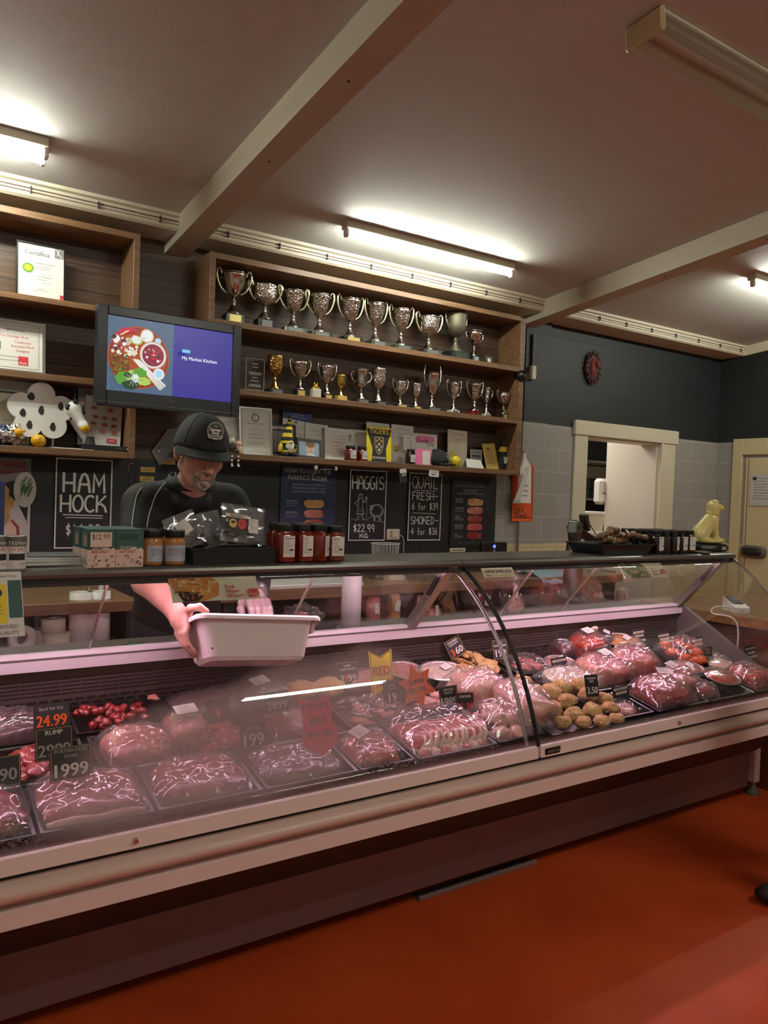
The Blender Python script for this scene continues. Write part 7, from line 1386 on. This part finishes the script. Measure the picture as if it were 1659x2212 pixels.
def oval_dish(label, x, y, m_, rim='rib_dish', rx_=.085, ry_=.07, rz=0, lab=True, n=1, dz=.006, film_=True):
    t = thing('oval_dish', label, 'dish', (x, y, deckz(y)+.006+dz), (SL+.12, 0, rz), 'oval foil dishes in the case'); b = MB(); b.lathe([(.72, 0), (.92, .032), (1.0, .034), (1.0, .037), (.9, .036), (.7, .006)], 'foil', 30, 1, 1) if 0 else None
    b.push(T(0, 0, 0, s=(rx_, ry_, 1))); b.lathe([(.74, 0), (.93, .034), (1.02, .036), (1.02, .039), (.92, .038), (.72, .006)], rim, 30); b.pop(); b.build('dish', t)
    b = MB(); b.blob((0, 0, .030), (rx_*.9, ry_*.9, .018), m_, .06, 12, int(x*10), 30, 12); b.build('food', t)
    if film_: b = MB(); b.grid(lambda u, v: (rx_*1.02*v*math.cos(2*PI*u), ry_*1.02*v*math.sin(2*PI*u), .052-.012*v**3+.002*noise.noise(Vector((u*9, v*9, x)))), 30, 6, 'cling_film'); b.build('film', t)
    if lab: sh = Sheet(.05, .032, .0008, 'white_paper', M0=T(.015, -.012, .054, R(-85), 0, .35)); sh.rect(.2, .3, .8, .4, 'ink_light'); sh.rect(.2, .6, .6, .7, 'ink_light'); sh.build('price_label', t)
    return t
oval_dish('oval foil dish of grated coleslaw pork with white label, left of the joint', 1.955, BY-.01, 'coleslaw', 'foil', .115, .075, .0, dz=.02); oval_dish('oval dish of pale meat half behind the coleslaw dish', 1.80, BY+.03, 'ham', 'foil', .09, .07, .2, False, dz=.02)
ctray('black tray of raw crumbed schnitzels at back near the joint', 2.15, BY+.02, .26, .18, .035); GS = 'crumbed schnitzels piled near the joint'
for i, (u, v, rot) in enumerate(((1010, 1412, .2), (1035, 1425, .9), (1015, 1445, .1), (1045, 1450, -.5), (1000, 1432, 1.4), (1055, 1440, .4))):
    p = deck(u, v, .06); b = MB(); b.blob((0, 0, 0), (.065, .04, .014), 'crumbed' if i % 2 else 'schnitzel', .25, 6, i+140, 24, 12); o = b.build('schnitzel'); o.location = p; o.rotation_euler = (SL+.2, .15*(-1)**i, rot); tag(o, 'crumbed schnitzel in the back pile left of the joint', 'meat', GS)
ctray('black tray of red mince patties at back behind the joint', 2.43, BY, .24, .18, .035); meatpack('red seasoned patties under film at back, behind the joint', 2.43, BY, .2, .14, .045, 'mince', 50, n=7)
oval_dish('pale oval dish with white label, back row right of the joint', 2.60, BY-.04, 'ham', 'foil', .10, .065, .1)
meatpack('glossy red marinated roast with white label at back', 2.86, BY+.03, .18, .15, .095, 'marinade_red', 51, lab=(.0, .0, .2), dz=.02); meatpack('dark wrapped roast left of the red marinated one', 2.72, BY+.06, .09, .1, .07, 'liver', 52)
oval_dish('oval foil dish of golden potato bake with two labels', 3.12, BY+.03, 'baked', 'foil', .115, .085, 0, dz=.035); oval_dish('dark oval dish behind the golden potato bake', 3.03, BY+.08, 'jerky', 'foil', .07, .05, .3, True, dz=.05)
G0 = 'orange marinated chicken pieces near the end panel'
for i, (u, v) in enumerate(((1440, 1395), (1465, 1390), (1455, 1410), (1490, 1400), (1505, 1412), (1500, 1428), (1480, 1422), (1515, 1426))):
    p = deck(u, v, .06); b = MB(); b.blob((0, 0, 0), (.038, .03, .024), 'marinade_orange', .2, 6, i+160, 18, 12); o = b.build('marinated_chicken'); o.location = p; o.rotation_euler = (SL, 0, i); tag(o, 'orange marinated chicken piece in front of end panel', 'meat', G0)
b = MB(); film(b, .26, .20, .09, 61); lay(b, 'film_wrap', 'clear film over the orange marinated chicken', 'film', 3.36, MY+.06, .03)
oval_dish('wide clear topped foil dish behind the tube reflection', 3.20, MY-.07, 'ham', 'foil', .11, .07, 0, True, dz=.02); oval_dish('deep foil dish of red sauced meat in front row at right', 3.26, FY+.02, 'marinade_red', 'foil', .10, .075, 0, False, dz=.04); oval_dish('small round foil dish behind the deep red one', 3.50, MY-.04, 'fat', 'foil', .09, .06, 0, False)
meatpack('red marinated kebab meat in front row nearest end glass', 3.47, FY+.01, .2, .17, .07, 'marinade_red', 63); meatpack('white wrapped slices at the right back corner', 3.56, MY+.02, .14, .12, .03, 'fat', 64)
meatpack('stack of vacuum packed mince slices, front row centre right', 2.80, FY, .24, .19, .085, 'mince', 65, lab=(.05, .03, -.5)); meatpack('pale packs with large white label right of mince slices', 2.97, FY+.05, .17, .16, .085, 'pork', 66, lab=(.0, .02, .2)); meatpack('pink sausages under film in the wrapped front tray', 2.50, FY, .17, .15, .03, 'pork', 67)
meatpack('small red pack with price ticket between white labels and foil dish', 3.03, FY-.02, .12, .14, .06, 'rump', 68)
# --- price tickets
def ticket(label, u, v, w_, h_, lines, rz=0, roll=0, m='ink', edge='gold_paper', dz=.06, lean=.25, name='price_ticket', fn=None, cat='price ticket'):
    # (u,v) is the photo position of the ticket's lower middle, standing dz over the deck
    p = deck(u, v, dz); sh = Sheet(w_, h_, .0015, m)
    if edge: sh.outline(.04, .03, .96, .97, edge, .0012)
    for l in lines: sh.text(l[0], l[4] if len(l) > 4 else .5, l[1], l[2], l[3], wmax=l[5] if len(l) > 5 else .84, bold=.04)
    if fn: fn(sh)
    sh.cyl((0, .003, .01), (0, .012, -dz*.7), .002, 'steel', 6)
    return one(sh, name, label, cat, p, (-lean, roll, rz), 'price tickets stuck in the meat' if cat == 'price ticket' else None)
W, Rd, Gy = 'white', 'orange_card', 'ink_light'
ticket('black ticket reading 24.99 in orange digits at left', 112, 1578, .095, .075, [('Beef Stir Fry', .18, .12, Gy), ('24.99', .62, .42, Rd)], edge=None, dz=.10)
ticket('black rump ticket reading 29.99 below the orange digits', 118, 1642, .095, .085, [('RUMP', .15, .14, W), ('2999', .68, .36, Gy)], dz=.10)
ticket('black ticket reading 19.99 over the pink striploin', 155, 1685, .105, .085, [('PORTERHOUSE', .12, .10, Gy), ('STEAK', .28, .10, Gy), ('1999', .68, .38, W)], dz=.09)
ticket('black ticket reading 9.99 at left edge behind the front tray', 8, 1700, .08, .075, [('990', .6, .4, Gy)], dz=.08)
ticket('black ticket of the fogged centre reading 1.99', 550, 1622, .085, .085, [('LAMB', .2, .12, Gy), ('199', .6, .42, W)], dz=.05, edge=None)
ticket('black ticket high in the fogged centre reading 28.99', 600, 1540, .085, .07, [('PORK', .2, .12, Gy), ('2899', .62, .38, Gy)], edge=None, dz=.07)
ticket('black ticket with a red number in the fog, left of centre', 472, 1560, .08, .07, [('9', .6, .4, Rd)], edge=None, dz=.06)
ticket('pale card lying behind the fog over the wrapped roast', 400, 1590, .08, .07, [('BEEF', .3, .2, 'ink_grey')], m='cream_paper', edge=None, dz=.05)
ticket('black lamb loin chops ticket reading 29.99', 753, 1478, .095, .082, [('LAMB', .16, .10, W), ('LOIN CHOPS', .32, .10, W), ('2', .72, .32, W, .22), ('9', .72, .32, Rd, .40), ('99', .72, .32, W, .68)], dz=.05)
ticket('tilted black schnitzel ticket reading 3.60', 992, 1418, .085, .085, [('CRUMBED', .16, .10, W), ('CUTLETS', .3, .10, W), ('3', .68, .34, Rd, .25), ('60', .68, .34, W, .66)], dz=.07, roll=R(-24))
ticket('black hamburger ticket reading 1.99, behind the glass joint', 1083, 1424, .085, .085, [('TASTY', .16, .09, W), ('HAMBURGERS', .30, .09, W), ('199', .68, .38, W)], dz=.05)
ticket('black ticket reading 19 half in the condensation', 850, 1535, .075, .105, [('LAMB', .15, .08, Gy), ('CHOPS', .26, .08, Gy), ('19', .55, .28, W), ('99', .85, .14, Gy)], dz=.05, edge=None, roll=R(2))
ticket('black ticket just below the orange star sign', 893, 1520, .075, .06, [('LEGS', .3, .2, Gy), ('1299', .68, .32, W)], dz=.05, edge=None)
ticket('black ticket reading 19.99 right of the orange star', 972, 1530, .085, .08, [('CHICKEN', .16, .10, W), ('FILLETS', .3, .10, W), ('1999', .68, .36, W)], dz=.06)
ticket('black ticket reading 10.99 in red digits', 1006, 1542, .085, .075, [('CHICKEN', .18, .12, W), ('10.99', .65, .36, 'red_ink')], dz=.06, roll=R(4), edge='red_ink')
ticket('tilted black ticket at back left of the wrapped chicken', 1022, 1500, .08, .06, [('THIGH FILLET', .3, .14, W), ('2299', .68, .30, W)], dz=.06, roll=R(-22))
ticket('black ticket over the crumbed chicken balls', 1281, 1505, .075, .085, [('CHICKEN', .16, .10, W), ('KIEV', .3, .10, W), ('3.50', .70, .30, W)], dz=.09, edge=None, roll=R(3))
def strips(*ys):
    def f(sh):
        for i, y in enumerate(ys): a = .08*(i % 2); sh.rect(.1+a, y-.07, .95-a, y+.07, 'salt_pink'); sh.scrib(.2+a, .85-a, y, 'ink_grey', .05)
    return f
for u, v, lb, ys in ((1303, 1422, 'dark ticket with three pale strips in front of red marinated roast', (.2, .5, .8)), (1383, 1390, 'dark ticket with pink strips right of the potato bake', (.2, .45, .8)), (1437, 1395, 'dark ticket with two strips behind the orange chicken', (.25, .5)), (1510, 1407, 'dark ticket with gold strips at the end panel', (.2, .5)), (1212, 1455, 'dark ticket with one strip behind the crumbed chicken', (.2,)), (1345, 1520, 'dark ticket with two long strips in front of wrapped tray', (.15, .38)), (1625, 1425, 'dark ticket with strips at the right photo edge', (.2, .5, .8))):
    ticket(lb, u, v, .095, .07, [], fn=strips(*ys), edge=None, dz=.05, roll=R(-3))
ticket('black ticket reading 5.50 right of the orange chicken', 1532, 1432, .07, .08, [('PIECES', .2, .12, 'gold_paper'), ('EACH', .38, .12, 'gold_paper'), ('5.50', .75, .28, W)], dz=.05, roll=R(4), edge=None)
ticket('black ticket reading 10 in the front row near foil dish', 1540, 1492, .06, .055, [('10', .5, .5, W)], dz=.03, edge=None)
# shaped signs
def star(cx, cy, R0, R1, n, a0=PI/2): return [(cx+(R0 if i % 2 == 0 else R1)*math.cos(a0+PI*i/n), cy+(R0 if i % 2 == 0 else R1)*math.sin(a0+PI*i/n)) for i in range(2*n)]
def shaped(name, label, pts, m, u, v, dz, texts, rim=None, roll=0, lean=.2):
    b = Sheet(.001, .001, .001, m); b.V = []; b.F = []; b.MI = []; b.SM = []; b.mats = []
    b.prism(pts, -.001, .001, m); xs = [p[0] for p in pts]; zs = [p[1] for p in pts]; b.w = max(xs)-min(xs); b.h = max(zs); b.t = .002
    if rim: b.line([(p[0]*.88/b.w+.5, 1-(p[1]*.94+b.h*.03)/b.h) for p in pts+pts[:1]], rim, .0025)
    for t_, x, y, h_, m_, wm in texts: b.text(t_, x, y, h_, m_, wmax=wm, bold=.05)
    b.cyl((0, .003, .01), (0, .012, -dz*.7), .002, 'steel', 6)
    return one(b, name, label, 'sign', at(u, v, 1.955) if name == 'special_sign' else deck(u, v, dz), (-lean if name != 'special_sign' else -.42, roll, 0))
shaped('hot_sign', 'yellow ribbon shaped red hot sign standing behind the lamb chops', [(-.05, 0), (.0, .02), (.05, 0), (.05, .17), (0, .145), (-.05, .17)], 'yellow', 828, 1505, .05, [('RED', .5, .44, .20, 'red_ink', .72), ('HOT', .55, .72, .16, 'red_ink', .6)], 'ink')
shaped('star_sign', 'bright orange six pointed star sign reading super special', [(p[0], p[1]+.075) for p in star(0, 0, .085, .046, 6, PI/2+.15)], 'star_orange', 908, 1528, .06, [('SUPER', .5, .42, .11, 'ink', .5), ('SPECIAL', .5, .60, .10, 'ink', .5)], None, R(-6))
shaped('special_sign', 'neon pink bow tie shaped sign behind the fogged glass', [(-.055, .03), (.0, .0), (.055, .03), (.065, .07), (.045, .09), (.055, .14), (.05, .175), (.0, .16), (-.055, .17), (-.045, .12), (-.05, .085), (-.06, .06)], 'neon_pink', 698, 1632, .0601, [("TODAY'S", .48, .18, .10, 'ink', .72), ('BEST', .52, .42, .11, 'ink', .6), ('SPECIAL', .5, .64, .10, 'ink', .8)], None)
b = MB(); b.blob((0, 0, .008), (.02, .016, .01), 'pork', .3, 8, 1, 12, 8); lay(b, 'meat_scrap', 'small pink scrap caught on the air grille', 'meat', at(332, 1450, 2.56).x, 2.56, .03)
pg = MB(); body_mesh(pg, [E_((0, 0, .012), (.022, .008, .010)), E_((-.022, 0, .010), (.009, .006, .007))]+[C_((x_, 0, .008), (x_, 0, 0), .003) for x_ in (-.014, -.006, .008, .016)], .003, 'cream_paper', .005); one(pg, 'animal_marker', 'tiny pale animal shaped marker on the rim at the back', 'marker', (at(1285, 1362, 2.55).x, 2.55, at(1285, 1362, 2.55).z))

# ================================================================== the butcher
man = thing('person', 'man in black cap and black polo leaning over case, holding a white tub', 'person', (1.05, 3.10, 0))
MI_ = Matrix.Translation((-1.05, -3.10, 0))
HR = (Matrix.Rotation(R(0), 3, 'Z') @ Matrix.Rotation(R(2), 3, 'Y') @ Matrix.Rotation(R(25), 3, 'X')); HO = Vector((1.008, 2.735, 1.580)); HS = 1.07
def Hp(x, y, z): return tuple(HO+HR @ (Vector((x, y, z))*HS))
def HE(x, y, z, rx, ry=None, rz=None, k=None, s=1): ry = ry or rx; rz = rz or rx; return E_(Hp(x, y, z), (rx*HS, ry*HS, rz*HS), HR, k, s)
def HCp(a, b_, ra, rb=None, k=None, s=1): return C_(Hp(*a), Hp(*b_), ra*HS, (rb if rb is not None else ra)*HS, k, s)
sk_ = [HE(0, .015, .035, .077, .096, .086), HE(0, -.03, -.035, .060, .062, .066), HE(0, -.055, -.088, .032, .026, .022), HCp((-.048, -.005, -.055), (-.018, -.06, -.092), .022, .018), HCp((.048, -.005, -.055), (.018, -.06, -.092), .022, .018),
  HE(-.040, -.055, -.022, .024, .022, .022, .015), HE(.040, -.055, -.022, .024, .022, .022, .015), HCp((-.036, -.076, .026), (.036, -.076, .026), .011, None, .012),
  HE(-.031, -.092, .008, .015, .012, .010, .010, -1), HE(.031, -.092, .008, .015, .012, .010, .010, -1), HE(-.031, -.074, .007, .0135, .012, .011, .004), HE(.031, -.074, .007, .0135, .012, .011, .004),
  HCp((0, -.088, .014), (0, -.116, -.024), .0085, .0125, .008), HE(-.013, -.103, -.029, .0085, .010, .007, .006), HE(.013, -.103, -.029, .0085, .010, .007, .006),
  HE(0, -.084, -.056, .026, .014, .018, .010), HCp((-.018, -.094, -.0525), (.018, -.094, -.0525), .0055, None, .004), HCp((-.015, -.093, -.062), (.015, -.093, -.062), .0065, None, .004), HCp((-.021, -.101, -.0575), (.021, -.101, -.0575), .0022, None, .002, -1),
  HE(-.080, .008, -.008, .009, .017, .030, .006), HE(.080, .008, -.008, .009, .017, .030, .006), HE(-.088, .004, -.004, .006, .009, .016, .004, -1), HE(.088, .004, -.004, .006, .009, .016, .004, -1), HE(-.079, .002, -.032, .008, .010, .009, .005), HE(.079, .002, -.032, .008, .010, .009, .005)]
nk = [C_((1.008, 2.775, 1.505), (1.02, 2.885, 1.41), .056, .064, .03)]
SR, SLt = Vector((.865, 2.925, 1.375)), Vector((1.20, 2.925, 1.385))
ER, WR = Vector((.790, 2.785, 1.160)), Vector((.842, 2.475, 1.040))
EL, WL = Vector((1.315, 2.86, 1.14)), Vector((1.215, 2.655, 1.055))
tor = [C_((.90, 2.95, 1.36), (1.16, 2.95, 1.37), .06), E_((1.03, 2.97, 1.25), (.15, .095, .17)), E_((1.05, 3.05, 1.05), (.14, .11, .18)), E_((1.06, 3.10, .92), (.15, .12, .12)),
  C_((.98, 3.10, .90), (.96, 3.08, .50), .085, .055), C_((.96, 3.08, .50), (.95, 3.12, .10), .055, .04), C_((1.14, 3.10, .90), (1.16, 3.08, .50), .085, .055), C_((1.16, 3.08, .50), (1.17, 3.12, .10), .055, .04),
  C_((.95, 3.13, .045), (.93, 2.98, .03), .04, .028), C_((1.17, 3.13, .045), (1.19, 2.98, .03), .04, .028)]
arm = [C_(SR, ER, .058, .048), C_(ER, ER.lerp(WR, .35), .048, .050, .02), C_(ER.lerp(WR, .35), WR, .050, .031, .02), C_(SLt, EL, .055, .046), C_(EL, WL, .046, .030)]
# right hand closed on the tub's left wall, thumb over the rim
def finger(pts, r0, r1, kk=.004): return [C_(pts[i], pts[i+1], r0+(r1-r0)*i/(len(pts)-1), r0+(r1-r0)*(i+1)/(len(pts)-1), kk) for i in range(len(pts)-1)]
hand = [C_(WR, (.842, 2.43, 1.020), .029, .033, .015), E_((.840, 2.400, 1.008), (.020, .046, .036), None, .014), C_((.846, 2.44, 1.03), (.852, 2.385, 1.045), .019, .016, .012)]
for i, (y, ln, r) in enumerate(((2.358, 1.0, .0108), (2.382, 1.08, .0110), (2.405, 1.0, .0104), (2.427, .82, .0094))):
    hand += finger([(.842, y+.004, 1.008), (.832, y-.006, .990-.004*i), (.838, y-.014, .990-.036*ln), (.857, y-.016, .990-.058*ln), (.868, y-.014, .990-.072*ln)], r*1.12, r*.82, .0035)
hand += finger([(.850, 2.400, 1.046), (.852, 2.360, 1.066), (.872, 2.338, 1.072), (.892, 2.332, 1.058)], .0145, .0105, .005)
# left hand behind the tub, fingers curled over its back rim
LH = [C_(WL, (1.185, 2.600, 1.052), .028, .032, .015), E_((1.165, 2.572, 1.046), (.044, .036, .020), None, .014)]
for i, (x, ln, r) in enumerate(((1.128, 1.0, .0105), (1.152, 1.08, .0108), (1.176, 1.0, .0104), (1.198, .84, .0094))): LH += finger([(x+.006, 2.566, 1.048), (x, 2.535, 1.046), (x-.003, 2.508, 1.026), (x-.003, 2.500, 1.002), (x-.002, 2.503, .985)], r*1.1, r*.82, .0035)
LH += finger([(1.150, 2.590, 1.045), (1.118, 2.575, 1.040), (1.104, 2.550, 1.022), (1.104, 2.535, 1.002)], .0145, .0105, .005)
b = MB(MI_); body_mesh(b, tor+arm+nk+sk_+hand+LH, .0042, 'skin', .022); b.build('body', man)
def inflate(pr, d):
    out = []
    for p in pr:
        p = list(p)
        if p[0] == 'c': p[3] += d; p[4] += d
        else: p[2] = tuple(x+d for x in p[2])
        out.append(tuple(p))
    return out
# shirt
shp_ = [C_((.875, 2.935, 1.365), (1.19, 2.935, 1.375), .082, .082, .04), C_((.93, 2.91, 1.40), (.99, 2.875, 1.435), .062, .062, .04), C_((1.12, 2.91, 1.41), (1.05, 2.875, 1.435), .062, .062, .04), E_((1.03, 2.975, 1.26), (.205, .135, .18), None, .05), E_((1.05, 3.05, 1.08), (.185, .15, .20), None, .06), E_((1.06, 3.10, .93), (.18, .15, .12), None, .05),
  C_(SR, ER.lerp(SR, .12), .078, .070, .04), C_(SLt, EL.lerp(SLt, .02), .074, .068, .04), C_(SLt.lerp(EL, .9), EL.lerp(WL, .8), .066, .044, .03),
  C_((.975, 2.825, 1.390), (1.05, 2.825, 1.390), .034, .034, .03), C_(Hp(0, -.01, -.06), (1.01, 2.795, 1.485), .056, .05, .012, -1), E_(ER-Vector((0, 0, .045)), (.06, .06, .03), None, .01, -1)]
for i in range(7):      # soft folds over the chest and the sleeve
    a = rnd.uniform(-.12, .12); shp_.append(C_((.90+.04*i, 2.86, 1.32-.01*i), (.93+.04*i+a, 2.90, 1.14), .008, .004, .02))
b = MB(MI_); body_mesh(b, shp_, .0075, 'shirt_black', .03); shirt = b.build('polo_shirt', man)
from mathutils.bvhtree import BVHTree
bv = BVHTree.FromPolygons([tuple(Vector(v)+Vector((1.05, 3.10, 0))) for v in b.V], b.F)
def onshirt(pts, fallback=2.86):
    out = []
    for u, v in pts:
        d = ray(u, v).normalized(); h = bv.ray_cast(Vector((0, 0, HC)), d)
        if h[0] is not None and h[0].y < 3.1: out.append(h[0]+h[1]*.0005 if h[1].dot(d) < 0 else h[0]-h[1]*.0005)
    return out
for pts in ([(389, 1031), (372, 1038), (356, 1045), (340, 1064), (333, 1078), (328, 1092), (321, 1115), (317, 1139)], [(352, 1018), (335, 1030), (321, 1040), (305, 1056), (296, 1070), (291, 1092), (287, 1118), (285, 1139)],
            [(481, 1020), (490, 1028), (497, 1037), (502, 1046), (506, 1054)], [(490, 1022), (500, 1024), (510, 1026), (519, 1036), (528, 1050), (535, 1066)]):
    P_l = onshirt(pts)
    if len(P_l) > 2:
        b = MB(MI_); b.tube(smooth(P_l, 3), .0022, 'piping', 6); b.build('piping', shirt)
b = MB(MI_)
cpts = [Vector((1.01+.070*math.sin(a), 2.825-.062*math.cos(a)+.03, 1.462+.016*math.cos(a+PI))) for a in [R(-150+300*i/16) for i in range(17)]]
V = []; F = []
for i, p in enumerate(cpts):
    c = Vector((1.01, 2.86, p.z)); d = (p-c); d.z = 0; d.normalize(); V += [tuple(p+d*.004+Vector((0, 0, .026))), tuple(p+d*.020+Vector((0, 0, -.016)))]
for i in range(16): F.append((2*i, 2*i+1, 2*i+3, 2*i+2))
b.add(V, F, 'shirt_black', True); o = b.build('collar', shirt, .004)
for sgn in (0, 16):
    b = MB(MI_); p = cpts[sgn]; b.tube([cpts[sgn]+Vector((0, 0, .026)), cpts[sgn]+Vector((-.004 if sgn == 0 else .004, -.004, -.02))], .002, 'piping', 6); b.build('piping', shirt)
P_l = [at(390, 985, 2.80), at(392, 1003, 2.795), at(392, 1020, 2.79), at(395, 1036, 2.785), at(396, 1048, 2.78)]; b = MB(MI_); b.tube(smooth(P_l, 3), .0024, 'piping', 6); b.build('piping', shirt)
tr = [E_((1.06, 3.10, .90), (.165, .135, .11), None, .05), C_((.98, 3.10, .90), (.96, 3.08, .50), .10, .078), C_((.96, 3.08, .50), (.95, 3.12, .08), .078, .062), C_((1.14, 3.10, .90), (1.16, 3.08, .50), .10, .078), C_((1.16, 3.08, .50), (1.17, 3.12, .08), .078, .062)]
b = MB(MI_); body_mesh(b, tr, .014, 'trouser', .03); b.build('trousers', man)
for dx in (.94, 1.18): b = MB(MI_); body_mesh(b, [C_((dx+.01*(dx > 1), 3.14, .05), (dx, 2.97, .038), .05, .040), E_((dx, 3.05, -.02), (.1, .2, .02), None, .003, -1)], .01, 'shoe', .02); b.build('shoe', man)
# beard, brows, eyes
b = MB(MI_); body_mesh(b, [HE(0, -.060, -.092, .034, .028, .024), HCp((-.030, -.072, -.066), (-.012, -.076, -.092), .012, .014, .01), HCp((.030, -.072, -.066), (.012, -.076, -.092), .012, .014, .01), HCp((-.026, -.088, -.050), (0, -.099, -.0435), .0055, .007, .006), HCp((.026, -.088, -.050), (0, -.099, -.0435), .0055, .007, .006), HCp((-.026, -.088, -.050), (-.029, -.078, -.070), .006, .009, .008), HCp((.026, -.088, -.050), (.029, -.078, -.070), .006, .009, .008), HCp((0, -.092, -.075), (0, -.085, -.095), .012, .016, .01), HCp((-.017, -.105, -.0575), (.017, -.105, -.0575), .0075, .0075, .004, -1), HE(0, -.10, -.064, .017, .012, .006, .004, -1)], .0026, 'beard', .008); b.build('beard', man)
b = MB(MI_); [b.tube([Hp(sx*.018, -.090, .030), Hp(sx*.030, -.090, .034), Hp(sx*.044, -.082, .030)], .0035, 'beard', 6) for sx in (-1, 1)]; b.build('eyebrows', man)
b = MB(MI_); [b.push(Matrix.Translation(Hp(sx*.031, -.0845, .003)) @ HR.to_4x4()).blob((0, 0, 0), (.0085, .004, .0032), 'eye_white', 0, nu=12, nv=8).blob((0, -.003, 0), (.0038, .0022, .0026), 'iris', 0, nu=10, nv=6).pop() for sx in (-1, 1)]; b.build('eyes', man)
b = MB(MI_); body_mesh(b, [HE(0, .022, .02, .0795, .096, .075), HE(0, -.06, -.02, .12, .085, .12, .002, -1), HE(0, .05, -.10, .12, .10, .055, .01, -1)], .004, 'beard', .01); b.build('hair', man)
# cap
b = MB(MI_); CapM = Matrix.Translation(HO) @ (HR @ Matrix.Rotation(R(-11), 3, 'X')).to_4x4() @ Matrix.Diagonal((HS, HS, HS, 1))
b.push(CapM)
prof = [(.0, 1.0), (.18, .985), (.42, .91), (.66, .76), (.85, .52), (.95, .28), (.985, .10), (.985, 0.0)]
V = []; F = []; n = 32
for r_, z_ in prof:
    for i in range(n):
        a = 2*PI*i/n; fr = -math.sin(a); x = .0895*r_*math.cos(a); y = .110*r_*math.sin(a)+.006; z = .018+.112*z_*(1+.05*max(0, fr)*(r_ > .3))-.012*(1-z_)*(1 if fr < 0 else 0)
        V.append((x, y-(.008*max(0, fr)*math.sin(PI*z_*.9)), z))
for j in range(len(prof)-1):
    for i in range(n): F.append((j*n+i, (j+1)*n+i, (j+1)*n+(i+1) % n, j*n+(i+1) % n))
b.add(V, F, 'cap_black', True); b.blob((0, .006, .131), (.007, .007, .004), 'cap_black', 0, nu=10, nv=6)
cap_ = b.build('cap', man, .003)
b = MB(MI_); b.push(CapM); b.grid(lambda u, v: ((.088+.004*v)*math.sin((u-.5)*PI*.92), .006-.110*math.cos((u-.5)*PI*.92)*(1+.50*v*math.cos((u-.5)*PI*.92)**.35 if abs(u-.5) < .49 else 1), .020-.020*v-.016*(2*abs(u-.5))**2*(.4+.6*v)), 22, 8, 'cap_black'); b.build('brim', cap_, .004)
BM = CapM @ T(.0, -.1105, .062, R(-14), 0, 0); sh = Sheet(.056, .058, .0015, 'cap_black', M0=MI_ @ BM); sh.V = []; sh.F = []; sh.MI = []; sh.SM = []; sh.mats = []
sh.t = .004; sh.ell(.5, .5, .5, .5, 'piping', 30); sh.ell(.5, .5, .46, .46, 'cap_black', 30); sh.ell(.5, .5, .42, .42, 'ink_grey', 30); sh.ell(.5, .5, .39, .39, 'ink', 30); sh.text('THE', .5, .24, .09, 'white', wmax=.3); sh.text('Sausage', .5, .42, .17, 'white', wmax=.66, bold=.05); sh.text('Shop', .5, .60, .17, 'white', wmax=.45, bold=.05); sh.poly([(.02, .74), (.98, .74), (.88, .95), (.12, .95)], 'piping'); sh.poly([(.14, .77), (.86, .77), (.80, .91), (.20, .91)], 'ink_grey'); sh.build('badge', cap_)
for k_ in range(6):
    a = PI*k_/3+.52; b = MB(MI_); b.push(CapM); b.tube([(.091*r_*math.cos(a), .112*r_*math.sin(a)+.006-(.008*max(0, -math.sin(a))*math.sin(PI*z_*.9)), .0195+.112*z_*(1+.05*max(0, -math.sin(a))*(r_ > .3))) for r_, z_ in prof[1:-1]], .0009, 'ink', 5); b.build('seam', cap_)
# plastic glove on the left hand
b = MB(MI_); body_mesh(b, inflate(LH, .0035)+[C_(WL, WL.lerp(EL, .3), .036, .044, .01)], .004, 'hazy_plastic', .016); b.build('plastic_glove', man)
# the tub
tb = thing('plastic_tub', 'white plastic tub held by the man inside the display case', 'tub', (0, 0, 0))
TH, tw, tbw, td, tbd = .140, .415, .345, .200, .150
org = Vector((1.070, 2.302, 1.040))            # middle of the front top edge
TM = Matrix.Translation(org) @ (Matrix.Rotation(R(4.7), 3, 'Y') @ Matrix.Rotation(R(-20), 3, 'X')).to_4x4()
tb.location = TM @ Vector((0, td/2, -TH)); tb.rotation_euler = TM.to_euler()
def rr_(w_, d_, z_, rad=.03, n=5):
    P = []
    for cx, cy, a0 in ((w_/2-rad, d_/2-rad, 0), (-w_/2+rad, d_/2-rad, 90), (-w_/2+rad, -d_/2+rad, 180), (w_/2-rad, -d_/2+rad, 270)):
        for i in range(n+1): a = R(a0+90*i/n); P.append((cx+rad*math.cos(a), cy+rad*math.sin(a), z_))
    return P
b = MB(); rings = [rr_(tbw*.94, tbd*.9, 0), rr_(tbw, tbd, .012), rr_(tw*.965, td*.94, TH-.002), rr_(tw+.022, td+.022, TH), rr_(tw+.028, td+.028, TH-.006), rr_(tw+.028, td+.028, TH-.016)]
inner = [rr_(tw*.955, td*.93, TH-.002), rr_(tbw*.985, tbd*.98, .016), rr_(tbw*.92, tbd*.88, .005)]
n = len(rings[0])
for A_, B_ in zip(rings[:-1], rings[1:]): b.add(A_+B_, [(i, (i+1) % n, (i+1) % n+n, i+n) for i in range(n)], 'tub_white', True)
for A_, B_ in zip([rings[3]]+inner[:-1], inner): b.add(A_+B_, [(i, (i+1) % n, (i+1) % n+n, i+n) for i in range(n)], 'tub_white', True)
b.add(rings[0], [tuple(range(n))[::-1]], 'tub_white'); b.add(inner[-1], [tuple(range(n))], 'tub_white'); b.build('body', tb)
b = MB(); b.push(T(tw/2+.006, 0, TH-.012)); b.extr([(-.05, .0), (.05, .0), (.035, -.03), (-.035, -.03)], 0, .012, 'tub_white') ; b.pop(); b.build('end_handle', tb)
b = MB(); b.blob((-tw*.40, -tbd/2-.010, .035), (.0035, .002, .0035), 'jerky', 0, nu=8, nv=6); b.build('speck', tb)
